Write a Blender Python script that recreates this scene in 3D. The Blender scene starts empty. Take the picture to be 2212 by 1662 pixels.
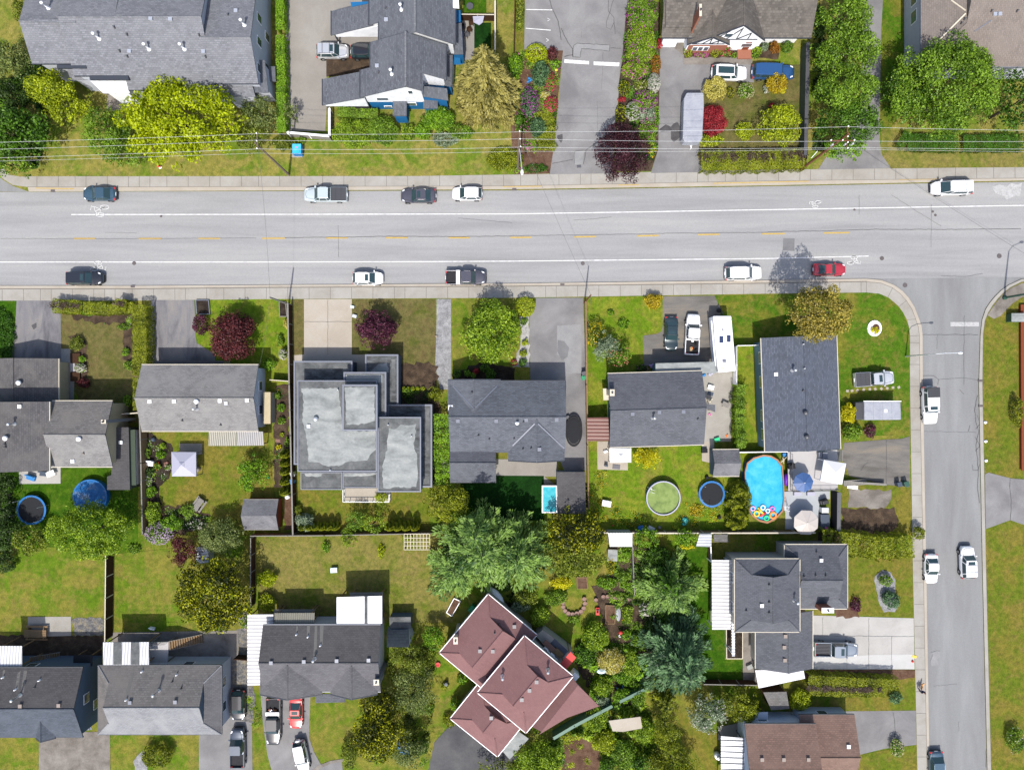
import bpy,math,random
import numpy as np
from mathutils import Vector
R=math.radians;PI=math.pi
random.seed(7);RNG=np.random.default_rng(11)
SC=bpy.context.scene;COL=SC.collection
S=15.14;H=97.5
# ---------------------------------------------------------------- camera, sky, sun, exposure
cd=bpy.data.cameras.new('camera');cam=bpy.data.objects.new('camera',cd);COL.objects.link(cam)
cam.location=(0,0,H);cam.rotation_euler=(0,0,0)
cd.sensor_width=36;cd.lens=36*H*S/2211.0;cd.clip_end=2000;cd.clip_start=1
SC.camera=cam
SUN_EL=57.0;SDX,SDY=-0.115,-0.993
world=bpy.data.worlds.new('World');SC.world=world;world.use_nodes=True
wn=world.node_tree;wn.nodes.clear()
sky=wn.nodes.new('ShaderNodeTexSky');sky.sky_type='NISHITA';sky.sun_disc=False
sky.sun_elevation=R(SUN_EL);sky.sun_rotation=math.atan2(SDX,SDY)
sky.air_density=1.0;sky.dust_density=2.5
bg=wn.nodes.new('ShaderNodeBackground');bg.inputs[1].default_value=0.15
wo=wn.nodes.new('ShaderNodeOutputWorld')
wn.links.new(sky.outputs[0],bg.inputs[0]);wn.links.new(bg.outputs[0],wo.inputs[0])
ld=bpy.data.lights.new('sun','SUN');ld.energy=3.9;ld.angle=R(0.6);ld.color=(1.0,0.955,0.88)
lo=bpy.data.objects.new('sun',ld);COL.objects.link(lo)
_d=Vector((SDX*math.cos(R(SUN_EL)),SDY*math.cos(R(SUN_EL)),math.sin(R(SUN_EL))))
lo.rotation_euler=_d.to_track_quat('Z','Y').to_euler();lo.location=_d*150
SC.view_settings.view_transform='Standard';SC.view_settings.look='None'
SC.view_settings.exposure=0.6;SC.view_settings.gamma=1
# ---------------------------------------------------------------- coordinates
def P(u,v,z=0.0):
 k=(H-z)/H/S
 return Vector(((u-1105.5)*k,(831-v)*k,z))
def T(ij,x,y):
 return 552.75*int(ij[0])+x/4.0,415.5*int(ij[1])+y/4.0
def TT(ij,pts):
 return[T(ij,x,y)for x,y in pts]
class Plane:
 def __init__(s,a,b,c):
  a,b,c=Vector(a),Vector(b),Vector(c)
  s.p=a;s.n=(b-a).cross(c-a).normalized()
 def hit(s,u,v):
  o=Vector((0,0,H));d=P(u,v,0)-o
  t=(s.p-o).dot(s.n)/d.dot(s.n)
  return o+d*t
 def z(s,x,y):
  return s.p.z-(s.n.x*(x-s.p.x)+s.n.y*(y-s.p.y))/s.n.z
def inside(x,y,poly):
 c=False;n=len(poly);j=n-1
 for i in range(n):
  xi,yi=poly[i][0],poly[i][1];xj,yj=poly[j][0],poly[j][1]
  if(yi>y)!=(yj>y)and x<(xj-xi)*(y-yi)/(yj-yi)+xi:c=not c
  j=i
 return c
# ---------------------------------------------------------------- materials
MATS={}
def lin(c):
 return tuple(((x/255.0)/12.92 if x<=10 else((x/255.0+0.055)/1.055)**2.4)for x in c)
def _n(nt,t,**k):
 n=nt.nodes.new(t)
 for a,b in k.items():setattr(n,a,b)
 return n
def _base(name):
 m=bpy.data.materials.new(name);m.use_nodes=True
 nt=m.node_tree;b=nt.nodes['Principled BSDF']
 return m,nt,b
def ramp(nt,fac,stops):
 r=_n(nt,'ShaderNodeValToRGB')
 while len(r.color_ramp.elements)<len(stops):r.color_ramp.elements.new(0.5)
 for e,(p,c)in zip(r.color_ramp.elements,stops):
  e.position=p;e.color=(*c,1)
 nt.links.new(fac,r.inputs[0]);return r.outputs[0]
def noise(nt,scale,detail=3,rough=0.6,stretch=None,seed=0.0,dist=0.0):
 g=_n(nt,'ShaderNodeNewGeometry');mp=_n(nt,'ShaderNodeMapping')
 nt.links.new(g.outputs['Position'],mp.inputs[0])
 if stretch:mp.inputs['Scale'].default_value=stretch
 mp.inputs['Location'].default_value=(seed*17.3,seed*9.1,seed*3.7)
 t=_n(nt,'ShaderNodeTexNoise');t.inputs['Scale'].default_value=scale
 t.inputs['Detail'].default_value=detail;t.inputs['Roughness'].default_value=rough
 t.inputs['Distortion'].default_value=dist
 nt.links.new(mp.outputs[0],t.inputs['Vector']);return t.outputs['Fac']
def mixc(nt,fac,a,b,mode='MIX'):
 m=_n(nt,'ShaderNodeMix',data_type='RGBA',blend_type=mode)
 if isinstance(fac,float):m.inputs[0].default_value=fac
 else:nt.links.new(fac,m.inputs[0])
 for i,x in((6,a),(7,b)):
  if isinstance(x,tuple):m.inputs[i].default_value=(*x,1)
  else:nt.links.new(x,m.inputs[i])
 return m.outputs[2]
def bump(nt,b,h,strength,dist=0.05):
 n=_n(nt,'ShaderNodeBump');n.inputs['Strength'].default_value=strength;n.inputs['Distance'].default_value=dist
 nt.links.new(h,n.inputs['Height']);nt.links.new(n.outputs[0],b.inputs['Normal'])
def solid(name,c,rough=0.6,metal=0.0,coat=0.0,var=0.0,vscale=1.5):
 if name in MATS:return MATS[name]
 m,nt,b=_base(name)
 b.inputs['Roughness'].default_value=rough;b.inputs['Metallic'].default_value=metal
 b.inputs['Coat Weight'].default_value=coat;b.inputs['Coat Roughness'].default_value=0.08
 b.inputs['Base Color'].default_value=(*c,1)
 if rough>=0.75:b.inputs['Specular IOR Level'].default_value=0.12
 if var:
  f=noise(nt,vscale,5,0.65)
  o=ramp(nt,f,[(0.25,tuple(x*(1-var)for x in c)),(0.75,tuple(min(1,x*(1+var))for x in c))])
  nt.links.new(o,b.inputs['Base Color'])
 MATS[name]=m;return m
def ground_mat(name,cols,scale=0.25,fine=9.0,fineamt=0.35,rough=0.95,stretch=None,seed=0.0,bmp=0.3,pos=(0.33,0.5,0.66),dist=0.4):
 """three colours in patches (cols = patch colours), broken up by fine grain"""
 if name in MATS:return MATS[name]
 m,nt,b=_base(name);b.inputs['Roughness'].default_value=rough
 b.inputs['Specular IOR Level'].default_value=0.15
 f=noise(nt,scale,6,0.62,stretch,seed,dist)
 c=ramp(nt,f,list(zip(pos,cols)))
 g=noise(nt,fine,4,0.7,None,seed+3)
 k=ramp(nt,g,[(0.3,(1-fineamt,)*3),(0.7,(1+fineamt,)*3)])
 c=mixc(nt,1.0,c,k,'MULTIPLY')
 nt.links.new(c,b.inputs['Base Color'])
 if bmp:bump(nt,b,g,bmp,0.06)
 MATS[name]=m;return m
def lawn_mat(name,green,dry,bare,seed,amt=0.5):
 if name in MATS:return MATS[name]
 m,nt,b=_base(name);b.inputs['Roughness'].default_value=1.0;b.inputs['Specular IOR Level'].default_value=0.1
 f=noise(nt,0.22,7,0.66,None,seed,0.8)
 c1=ramp(nt,f,[(amt-0.07,green),(amt+0.08,dry)])
 f2=noise(nt,0.7,8,0.75,None,seed+5,0.6)
 c=mixc(nt,ramp(nt,f2,[(0.5,(0,0,0)),(0.66,(0.8,0.8,0.8))]),c1,bare)
 g=noise(nt,7.0,5,0.8,None,seed+2)
 c=mixc(nt,1.0,c,ramp(nt,g,[(0.32,(0.62,0.66,0.6)),(0.68,(1.38,1.34,1.3))]),'MULTIPLY')
 g3=noise(nt,1.6,3,0.6,None,seed+9)
 c=mixc(nt,1.0,c,ramp(nt,g3,[(0.34,(0.74,0.8,0.7)),(0.66,(1.22,1.16,1.16))]),'MULTIPLY')
 nt.links.new(c,b.inputs['Base Color']);bump(nt,b,g,0.6,0.08)
 MATS[name]=m;return m
def shingle(name,c,c2=None,axis='x',ang=0.0,row=0.19,var=0.28,patch=0.25,rough=0.9,mortar=0.72):
 """asphalt shingles: courses parallel to the ridge, tab-to-tab tone, weathering"""
 if name in MATS:return MATS[name]
 m,nt,b=_base(name);b.inputs['Roughness'].default_value=rough;b.inputs['Specular IOR Level'].default_value=0.25
 g=_n(nt,'ShaderNodeNewGeometry');mp=_n(nt,'ShaderNodeMapping')
 nt.links.new(g.outputs['Position'],mp.inputs[0])
 mp.inputs['Rotation'].default_value=(0,0,R(ang+(90 if axis=='y' else 0)))
 bt=_n(nt,'ShaderNodeTexBrick');nt.links.new(mp.outputs[0],bt.inputs[0])
 bt.inputs['Scale'].default_value=1.0;bt.inputs['Brick Width'].default_value=0.45;bt.inputs['Row Height'].default_value=row
 bt.inputs['Mortar Size'].default_value=0.028;bt.inputs['Mortar Smooth'].default_value=0.3
 lo_,hi=tuple(x*(1-var)for x in c),tuple(x*(1+var)for x in c)
 bt.inputs['Color1'].default_value=(*lo_,1);bt.inputs['Color2'].default_value=(*hi,1)
 bt.inputs['Mortar'].default_value=(*[x*mortar for x in c],1)
 col=bt.outputs[0]
 f=noise(nt,0.35,6,0.65,None,len(name)*1.3,0.5)
 c2=c2 or tuple(x*1.25 for x in c)
 col=mixc(nt,ramp(nt,f,[(0.4,(0,0,0)),(0.68,(patch*2.4,)*3)]),col,c2)
 gr=noise(nt,14.0,3,0.8,None,2)
 col=mixc(nt,1.0,col,ramp(nt,gr,[(0.3,(0.75,)*3),(0.7,(1.25,)*3)]),'MULTIPLY')
 nt.links.new(col,b.inputs['Base Color']);bump(nt,b,gr,0.35,0.03)
 MATS[name]=m;return m
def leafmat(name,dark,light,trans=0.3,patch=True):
 """leaves: colour differs leaf by leaf and clump by clump, darker towards the inside (stored per face)"""
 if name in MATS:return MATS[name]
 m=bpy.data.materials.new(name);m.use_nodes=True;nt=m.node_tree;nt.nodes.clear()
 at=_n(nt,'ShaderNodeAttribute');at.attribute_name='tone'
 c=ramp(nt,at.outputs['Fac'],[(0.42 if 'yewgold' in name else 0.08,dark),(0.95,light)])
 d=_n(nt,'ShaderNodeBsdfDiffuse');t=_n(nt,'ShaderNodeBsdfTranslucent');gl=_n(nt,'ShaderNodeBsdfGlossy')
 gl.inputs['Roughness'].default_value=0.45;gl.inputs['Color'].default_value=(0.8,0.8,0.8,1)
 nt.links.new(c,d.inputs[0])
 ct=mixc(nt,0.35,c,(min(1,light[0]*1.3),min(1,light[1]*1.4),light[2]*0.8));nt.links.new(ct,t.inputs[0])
 mx=_n(nt,'ShaderNodeMixShader');mx.inputs[0].default_value=trans
 nt.links.new(d.outputs[0],mx.inputs[1]);nt.links.new(t.outputs[0],mx.inputs[2])
 m2=_n(nt,'ShaderNodeMixShader');m2.inputs[0].default_value=0.015
 nt.links.new(mx.outputs[0],m2.inputs[1]);nt.links.new(gl.outputs[0],m2.inputs[2])
 o=_n(nt,'ShaderNodeOutputMaterial');nt.links.new(m2.outputs[0],o.inputs[0])
 MATS[name]=m;return m
def mat(name):
 return MATS[name]
def paint(name,c,metal=0.0,rough=0.35):return solid(name,c,rough,metal,0.8)
# ---------------------------------------------------------------- objects
ORG={}
def tag(o,label=None,cat=None,group=None,kind=None):
 if label:o['label']=label
 if cat:o['category']=cat
 if group:o['group']=group
 if kind:o['kind']=kind
 return o
def thing(name,label,cat,loc=(0,0,0),group=None,local=False):
 o=bpy.data.objects.new(name,None);COL.objects.link(o);o.location=loc;o.empty_display_size=0.5
 ORG[o.name]=Vector((0,0,0))if local else Vector(loc)
 return tag(o,label,cat,group)
class MB:
 def __init__(s):s.v=[];s.f=[];s.mi=[];s.cur=0
 def add(s,vs,fs):
  b=len(s.v);s.v+=[tuple(x)for x in vs]
  for f in fs:s.f.append([b+i for i in f]);s.mi.append(s.cur)
  return s
 def box(s,x0,y0,z0,x1,y1,z1):
  if x0>x1:x0,x1=x1,x0
  if y0>y1:y0,y1=y1,y0
  return s.prism([(x0,y0),(x1,y0),(x1,y1),(x0,y1)],z0,z1)
 def obox(s,cx,cy,z0,z1,lx,ly,a=0.0):
  c,n=math.cos(a),math.sin(a)
  return s.prism([(cx+px*c-py*n,cy+px*n+py*c)for px,py in((-lx/2,-ly/2),(lx/2,-ly/2),(lx/2,ly/2),(-lx/2,ly/2))],z0,z1)
 def prism(s,pts,z0,z1):
  pts=[(p[0],p[1])for p in pts]
  a=sum(pts[i][0]*pts[(i+1)%len(pts)][1]-pts[(i+1)%len(pts)][0]*pts[i][1]for i in range(len(pts)))
  if a<0:pts=pts[::-1]
  n=len(pts)
  za=z0 if callable(z0)else(lambda x,y:z0);zb=z1 if callable(z1)else(lambda x,y:z1)
  vs=[(x,y,za(x,y))for x,y in pts]+[(x,y,zb(x,y))for x,y in pts]
  fs=[list(range(n-1,-1,-1)),list(range(n,2*n))]+[[i,(i+1)%n,n+(i+1)%n,n+i]for i in range(n)]
  return s.add(vs,fs)
 def poly(s,pts):return s.add(pts,[list(range(len(pts)))])
 def slab(s,pts,t):
  n=len(pts)
  a=sum(pts[i][0]*pts[(i+1)%n][1]-pts[(i+1)%n][0]*pts[i][1]for i in range(n))
  if a<0:pts=pts[::-1]
  vs=[(p[0],p[1],p[2]-t)for p in pts]+[tuple(p)for p in pts]
  fs=[list(range(n-1,-1,-1)),list(range(n,2*n))]+[[i,(i+1)%n,n+(i+1)%n,n+i]for i in range(n)]
  return s.add(vs,fs)
 def tube(s,p0,p1,r,r1=None,n=8,caps=True):
  p0,p1=Vector(p0),Vector(p1);r1=r if r1 is None else r1
  d=(p1-p0).normalized();a=d.orthogonal().normalized();b=d.cross(a)
  vs=[p0+(a*math.cos(2*PI*i/n)+b*math.sin(2*PI*i/n))*r for i in range(n)]+[p1+(a*math.cos(2*PI*i/n)+b*math.sin(2*PI*i/n))*r1 for i in range(n)]
  fs=[[i,(i+1)%n,n+(i+1)%n,n+i]for i in range(n)]
  if caps:fs+=[list(range(n-1,-1,-1)),list(range(n,2*n))]
  return s.add(vs,fs)
 def path(s,pts,r,n=6):
  for a,b in zip(pts,pts[1:]):s.tube(a,b,r,r,n)
  return s
 def lathe(s,cx,cy,prof,n=24,sx=1.0,sy=1.0,rot=0.0,cap=True):
  vs=[];m=len(prof);cr,sr=math.cos(rot),math.sin(rot)
  for r,z in prof:
   for i in range(n):
    t=2*PI*i/n;x,y=r*sx*math.cos(t),r*sy*math.sin(t)
    vs.append((cx+x*cr-y*sr,cy+x*sr+y*cr,z))
  fs=[[k*n+i,k*n+(i+1)%n,(k+1)*n+(i+1)%n,(k+1)*n+i]for k in range(m-1)for i in range(n)]
  if cap and prof[0][0]>1e-4:fs.append(list(range(n-1,-1,-1)))
  if cap and prof[-1][0]>1e-4:fs.append([(m-1)*n+i for i in range(n)])
  return s.add(vs,fs)
 def strip(s,pts,w,z):
  pts=[Vector((p[0],p[1]))for p in pts];L=[];Rr=[]
  for i,p in enumerate(pts):
   d=(pts[min(i+1,len(pts)-1)]-pts[max(i-1,0)]).normalized();nn=Vector((-d.y,d.x))*w/2
   L.append((p.x+nn.x,p.y+nn.y,z));Rr.append((p.x-nn.x,p.y-nn.y,z))
  n=len(pts)
  return s.add(Rr+L,[[i,i+1,n+i+1,n+i]for i in range(n-1)])
 def wallstrip(s,pts,w,z0,z1):
  for a,b in zip(pts,pts[1:]):
   a,b=Vector(a[:2]),Vector(b[:2]);d=(b-a).normalized();nn=Vector((-d.y,d.x))*w/2
   s.prism([a+nn,b+nn,b-nn,a-nn],z0,z1)
  return s
def mk(name,mb,mats,parent=None,label=None,cat=None,group=None,kind=None,smooth=False,bevel=0,org=None):
 if not isinstance(mats,(list,tuple)):mats=[mats]
 me=bpy.data.meshes.new(name)
 if parent is not None:o0=ORG[parent.name]
 elif org is not None:o0=Vector(org)
 else:
  a=np.array(mb.v);o0=Vector(((a[:,0].min()+a[:,0].max())/2,(a[:,1].min()+a[:,1].max())/2,a[:,2].min()))
 me.from_pydata([(x-o0.x,y-o0.y,z-o0.z)for x,y,z in mb.v],[],mb.f)
 for m in mats:me.materials.append(m)
 if len(mats)>1:me.polygons.foreach_set('material_index',mb.mi)
 if smooth:me.polygons.foreach_set('use_smooth',[True]*len(me.polygons))
 me.update()
 o=bpy.data.objects.new(name,me);COL.objects.link(o)
 if parent is not None:o.parent=parent
 else:o.location=o0
 ORG[o.name]=o0
 if bevel:
  b=o.modifiers.new('bevel','BEVEL');b.width=bevel;b.segments=2;b.limit_method='ANGLE'
 return tag(o,label,cat,group,kind)
def G(uv,z=0):return[tuple(P(u,v,z))for u,v in uv]
SHEETS=[0]
def sheet(name,uv,m,lvl,zbase=0.0):
 SHEETS[0]+=1;mb=MB();z=zbase+0.012*lvl+0.0001*(SHEETS[0]%110)
 a=sum(uv[i][0]*uv[(i+1)%len(uv)][1]-uv[(i+1)%len(uv)][0]*uv[i][1]for i in range(len(uv)))
 if a>0:uv=uv[::-1]
 mb.poly([tuple(P(u,v,0))[:2]+(z,)for u,v in uv])
 return mk(name,mb,m,kind='structure',org=(0,0,0))
def wob(uv,amp=3.0,step=14.0,seed=1,closed=True):
 """turn a straight traced outline into an irregular natural edge"""
 rr=random.Random(seed);out=[];n=len(uv)
 for i in range(n if closed else n-1):
  a,b=uv[i],uv[(i+1)%n];L=math.hypot(b[0]-a[0],b[1]-a[1]);k=max(1,int(L/step))
  for j in range(k):
   t=j/k;out.append((a[0]+(b[0]-a[0])*t+rr.uniform(-amp,amp),a[1]+(b[1]-a[1])*t+rr.uniform(-amp,amp)))
 if not closed:out.append(uv[-1])
 return out
# ---------------------------------------------------------------- ground, road, pavements
FL=2.45
def A(r,g,b):
 return tuple(min(0.85,x/FL)for x in lin((r,g,b)))
def V(r,g,b,k=0.62):
 return tuple(x*k for x in lin((r,g,b)))
lawn_mat('lawn_north',A(126,154,48),A(172,166,86),A(178,164,104),1,0.47)
lawn_mat('lawn_bright',A(126,160,38),A(162,170,62),A(160,146,78),2,0.53)
lawn_mat('lawn_dry',A(126,142,50),A(160,154,84),A(160,142,94),3,0.45)
lawn_mat('lawn_corner',A(96,138,32),A(146,148,58),A(158,142,78),4,0.52)
lawn_mat('lawn_olive',A(124,142,44),A(152,144,64),A(156,138,78),5,0.5)
lawn_mat('lawn_lush',A(70,116,18),A(96,134,30),A(120,140,50),6,0.55)
lawn_mat('turf_dark',A(26,66,22),A(34,80,26),A(40,88,34),7,0.5)
lawn_mat('lawn_brown',A(112,122,54),A(134,128,80),A(130,110,80),8,0.42)
lawn_mat('lawn_back',A(116,150,38),A(158,156,70),A(164,150,86),9,0.48)
ground_mat('road',[A(186,186,187),A(200,200,201),A(210,209,208)],0.16,7,0.1,0.9,(0.22,3.2,1),1,0.15)
ground_mat('line_old',[A(210,210,210),A(240,240,240),A(250,250,250)],4.0,9,0.15,0.8)
ground_mat('side_road',[A(166,166,167),A(176,177,178),A(186,187,188)],0.14,7,0.09,0.9,(2.4,0.4,1),2,0.15)
ground_mat('asphalt_grey',[A(152,150,152),A(170,168,169),A(184,183,183)],0.22,7,0.08,0.9,None,3,0.15)
ground_mat('asphalt_stained',[A(122,120,126),A(160,158,162),A(182,176,170)],0.3,6,0.08,0.9,(1.6,0.5,1),4,0.15)
ground_mat('asphalt_dark',[A(98,98,102),A(112,112,115),A(126,125,126)],0.25,7,0.12,0.9,None,5,0.15)
ground_mat('asphalt_worn',[A(128,124,118),A(150,146,141),A(170,160,146)],0.35,6,0.1,0.9,(0.5,1.8,1),6,0.15)
ground_mat('paving_beige',[A(178,172,164),A(190,184,176),A(200,196,188)],0.2,8,0.08,0.9,None,7,0.15)
ground_mat('concrete_walk',[A(196,190,180),A(208,203,194),A(216,212,204)],0.35,6,0.06,0.9,None,8,0.1)
ground_mat('concrete_tan',[A(218,206,190),A(226,215,199),A(231,222,208)],0.3,5,0.05,0.9,None,9,0.1)
ground_mat('concrete_white',[A(214,211,206),A(228,225,220),A(236,233,228)],0.25,5,0.04,0.9,None,10,0.1)
ground_mat('concrete_old',[A(140,132,124),A(166,158,150),A(184,176,168)],0.5,5,0.12,0.9,None,11,0.2)
ground_mat('patio_grey',[A(176,174,172),A(196,194,190),A(206,204,200)],0.5,5,0.08,0.9,None,12,0.15)
ground_mat('gravel',[A(158,158,160),A(186,186,188),A(206,206,208)],1.5,11,0.45,0.95,None,13,0.8)
ground_mat('gravel_white',[A(188,186,182),A(214,212,208),A(228,226,224)],1.5,9,0.4,0.95,None,14,0.8)
ground_mat('soil',[A(74,62,52),A(96,80,66),A(120,102,84)],0.9,8,0.4,1,None,15,0.8)
ground_mat('soil_red',[A(104,78,62),A(128,98,80),A(146,118,98)],0.9,8,0.3,1,None,16,0.8)
ground_mat('mulch',[A(52,44,38),A(70,60,52),A(88,78,68)],1.2,9,0.45,1,None,17,0.8)
ground_mat('rubble',[A(112,112,116),A(150,148,146),A(180,168,142)],1.6,5,0.5,1,None,18,1.0)
ground_mat('crack_shadow_line',[A(96,96,98),A(112,112,114),A(130,130,132)],1,8,0.3,0.7)
ground_mat('patch_mat',[A(176,176,178),A(186,186,187),A(192,192,193)],0.6,8,0.1,0.9)
ground_mat('patch_dark',[A(150,150,153),A(158,158,160),A(164,164,166)],0.6,8,0.1,0.9)
ground_mat('oil',[A(96,94,96),A(112,110,112),A(126,124,126)],0.8,8,0.15,0.6)
ground_mat('line_white',[(.44,.44,.44),(.55,.55,.55),(.64,.64,.64)],2.0,9,0.06,0.7)
ground_mat('line_yellow',[A(240,200,104),A(247,210,118),A(250,218,134)],2.0,9,0.08,0.7)
ground_mat('concrete_bright',[A(238,237,234),A(245,244,241),A(250,249,247)],.4,5,.04)
ground_mat('line_worn',[A(206,206,206),A(228,228,228),A(244,244,244)],3.0,9,0.1,0.8)
solid('joint',A(150,144,136),0.9);solid('iron',(0.10,0.085,0.085),0.6,0.3,var=0.3,vscale=8)
WX=2400
mb=MB();mb.poly([(-900,-900,-0.16),(900,-900,-0.16),(900,900,-0.16),(-900,900,-0.16)])
mk('ground',mb,mat('lawn_dry'),kind='structure',org=(0,0,0))
RZ=-0.13
def road(name,uv,m,lvl=0):return sheet(name,uv,m,lvl,RZ)
road('road',[(-3000,412),(-3000,618),(300,617.5),(1105,612),(1658,605),(2400,596),(4500,580),(4500,355),(2211,392),(1658,402),(1105,411),(60,414)],mat('road'))
k_out=TT('31',[(850,745),(980,757),(1090,800),(1160,850),(1215,910),(1265,990),(1300,1080),(1325,1150),(1335,1230),(1337,1662)])+TT('33',[(1368,0),(1395,1662)])
k_out+=[(k_out[-1][0]+12,2100)]
e_in=TT('31',[(2400,730),(2190,750),(2080,800),(2010,850),(1960,900),(1915,955),(1880,1010),(1850,1100),(1835,1230),(1822,1662)])+TT('33',[(1855,0),(1895,1662)])
e_in+=[(e_in[-1][0]+12,2100)]
road('side_road',k_out+e_in[::-1],mat('side_road'),1)
road('side_road',[(-60,412),(62,414),(28,402),(5,388),(-8,370),(-20,200),(-120,200),(-120,412)],mat('side_road'),1)
# raised lots
def lot(name,uv,m):
 mb=MB();mb.prism([P(u,v)[:2]for u,v in uv],-0.155,0.0)
 return mk(name,mb,m,kind='structure',org=(0,0,0))
n_edge=[(62,414),(300,413),(1105,409),(1658,400.5),(2211,390),(3300,372)]
n_walk=[(60,404),(300,404),(1105,402),(1658,391),(2211,385),(3300,366)]
n_in=[(66,381),(300,381),(900,380.5),(1118,377),(1658,367),(2211,361),(3300,342)]
cornerL=[(62,414),(28,402),(5,388),(-8,370),(-20,200),(-60,-1200)]
lot('lawn',[(-60,-1200)]+cornerL[::-1][1:]+n_edge[1:]+[(3300,-1200)],mat('lawn_north'))
s_edge=[(-1500,617.5),(300,617),(1105,612),(1658,605),TT('31',[(850,745)])[0]]
lot('lawn',s_edge+k_out[1:]+[(2020,3200),(-1500,3200)],mat('lawn_back'))
lot('lawn',e_in+[(2150,3200),(3800,3200),(3800,590),(2300,596)],mat('lawn_olive'))
# pavements and kerbs
def band(name,outer,inner,m,lvl):return sheet(name,outer+inner[::-1],m,lvl)
band('kerb',n_edge,n_walk,mat('concrete_tan'),1)
band('sidewalk',n_walk[0:1]+n_walk[1:],n_in,mat('concrete_walk'),2)
sheet('sidewalk',[(60,404),(66,381),(45,382),(20,378),(8,362),(-6,366),(6,386),(28,400)],mat('concrete_walk'),2)
s_walk=[(-1500,625),(300,624),(552,621.5),(1105,618.5),(1658,612),(1871,608.5)]
s_in=[(-1500,650),(300,649),(552,646),(1105,643),(1658,634),(1871,631.5)]
band('kerb',s_edge,s_walk,mat('concrete_tan'),1);band('sidewalk',s_walk,s_in,mat('concrete_walk'),2)
kw=TT('31',[(850,772),(975,785),(1075,825),(1140,875),(1195,935),(1243,1010),(1275,1095),(1298,1165),(1307,1235),(1310,1662)])+TT('33',[(1342,0),(1372,1662)])
kw+=[(kw[-1][0]+12,2100)]
ki=TT('31',[(850,864),(960,874),(1035,905),(1085,945),(1130,985),(1165,1035),(1200,1100),(1218,1165),(1226,1240),(1226,1662)])+TT('33',[(1252,0),(1290,1662)])
ki+=[(ki[-1][0]+12,2100)]
band('kerb',k_out,kw,mat('concrete_tan'),1);band('sidewalk',kw,ki,mat('concrete_walk'),2)
eo=TT('31',[(2400,750),(2190,772),(2090,822),(2030,870),(1982,920),(1940,975),(1903,1035),(1872,1110),(1857,1235),(1852,1662)])+TT('33',[(1885,0),(1927,1662)])
eo+=[(eo[-1][0]+12,2100)]
band('kerb',e_in,eo,mat('concrete_walk'),1)
sheet('sidewalk',TT('31',[(2400,765),(2190,785),(2090,830),(2035,875),(1990,925),(1945,985),(1895,1060),(1950,1092),(2010,1065),(2060,1010),(2110,960),(2190,905),(2400,860)]),mat('concrete_old'),2)
# joints in the pavement
jm=MB()
def joints(a,b,u0,u1,step,z=0.037):
 def at(line,u):
  for p,q in zip(line,line[1:]):
   if p[0]<=u<=q[0]:return p[1]+(q[1]-p[1])*(u-p[0])/(q[0]-p[0])
 u=u0;rr=random.Random(5)
 while u<u1:
  jm.strip([P(u,at(a,u)),P(u+rr.uniform(-.4,.4),at(b,u))],0.055,z);u+=step*rr.choice([1,1,1,0.5,0.8])
joints(n_walk,n_in,80,2200,46);joints(s_walk,s_in,5,1860,46)
for i,(p,q)in enumerate(zip(kw[:9],ki[:9])):
 if i%2==0:jm.strip([P(*p),P(*q)],0.05,0.037)
for v in range(740,1700,47):
 f=(v-831)/831;x0,x1=(1965+0.019*(v-831)),(1986+0.019*(v-831));jm.strip([P(x0,v),P(x1,v)],0.05,0.037)
jm.strip([P(u,v)for u,v in n_walk],0.05,0.039);jm.strip([P(u,v)for u,v in s_walk],0.06,0.039);jm.strip([P(u,v)for u,v in kw],0.05,0.039)
jm.strip([P(u,v-1.2)for u,v in s_walk],0.03,0.0395)
jm.strip([P(u,v)for u,v in eo],0.04,0.026)
for x,y,a in((30,0,0),):pass
mk('pavement_joints',jm,mat('joint'),kind='structure',org=(0,0,0))
# painted yellow kerbs
mb=MB()
for a,b in((TT('00',[(310,1626),(640,1632)])),(TT('10',[(2130,1612),(2211,1612)])),(TT('20',[(0,1612),(250,1610)])),(TT('20',[(920,1600),(1095,1598)])),(TT('20',[(1738,1585),(2211,1575)])),(TT('30',[(0,1575),(350,1567)])),(TT('30',[(1130,1553),(1480,1548)]))):
 mb.strip([P(*a),P(*b)],0.12,0.028)
mk('kerb_paint',mb,mat('line_yellow'),kind='structure',org=(0,0,0))
# road markings
LZ=RZ+0.038
mb=MB()
mb.strip([P(u,v)for u,v in((153,463),(552,462.7),(1105,461.7),(1400,457),(1658,452.5),(2211,443.3),(3300,424))],0.125,LZ)
mb.strip([P(u,v)for u,v in((-1500,565.6),(0,565.6),(552,565.5),(900,564.8),(1105,563.7),(1400,560.6),(1658,558),(1876,552.6))],0.125,LZ)
mk('road_marking',mb,mat('line_white'),kind='structure',org=(0,0,0))
mb=MB()
for ij,x0,x1,y0,y1 in(('01',635,822,398,398),('01',1195,1390,398,398),('01',1712,1900,397,397),('11',50,248,396,395),('11',605,790,393,392),('11',1118,1307,391,391),('11',1663,1845,391,391),('11',2197,2381,389,387),('21',538,727,384,380),('21',1080,1268,375,371),('21',1608,1793,364,361),('21',2160,2358,357,355),('31',482,705,350,346)):
 mb.strip([P(*T(ij,x0,y0)),P(*T(ij,x1,y1))],0.2,LZ)
mk('lane_dashes',mb,mat('line_yellow'),kind='structure',org=(0,0,0))
mb=MB()
for ij,q in(('31',[(1578,1118),(1826,1118),(1826,1156),(1578,1156)]),):
 mb.poly([tuple(P(*T(ij,x,y)))[:2]+(LZ+0.004,)for x,y in q][::-1])
mk('stop_bar',mb,mat('line_worn'),kind='structure',org=(0,0,0))
for q in([(452,516),(665,532),(665,560),(452,546)],[(705,535),(928,544),(925,576),(705,566)]):
 mb=MB();mb.poly([tuple(P(*T('20',x,y)))[:2]+(0.052,)for x,y in q][::-1]);mk('painted_bar',mb,mat('line_white'),kind='structure',org=(0,0,0))
mb=MB()
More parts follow.
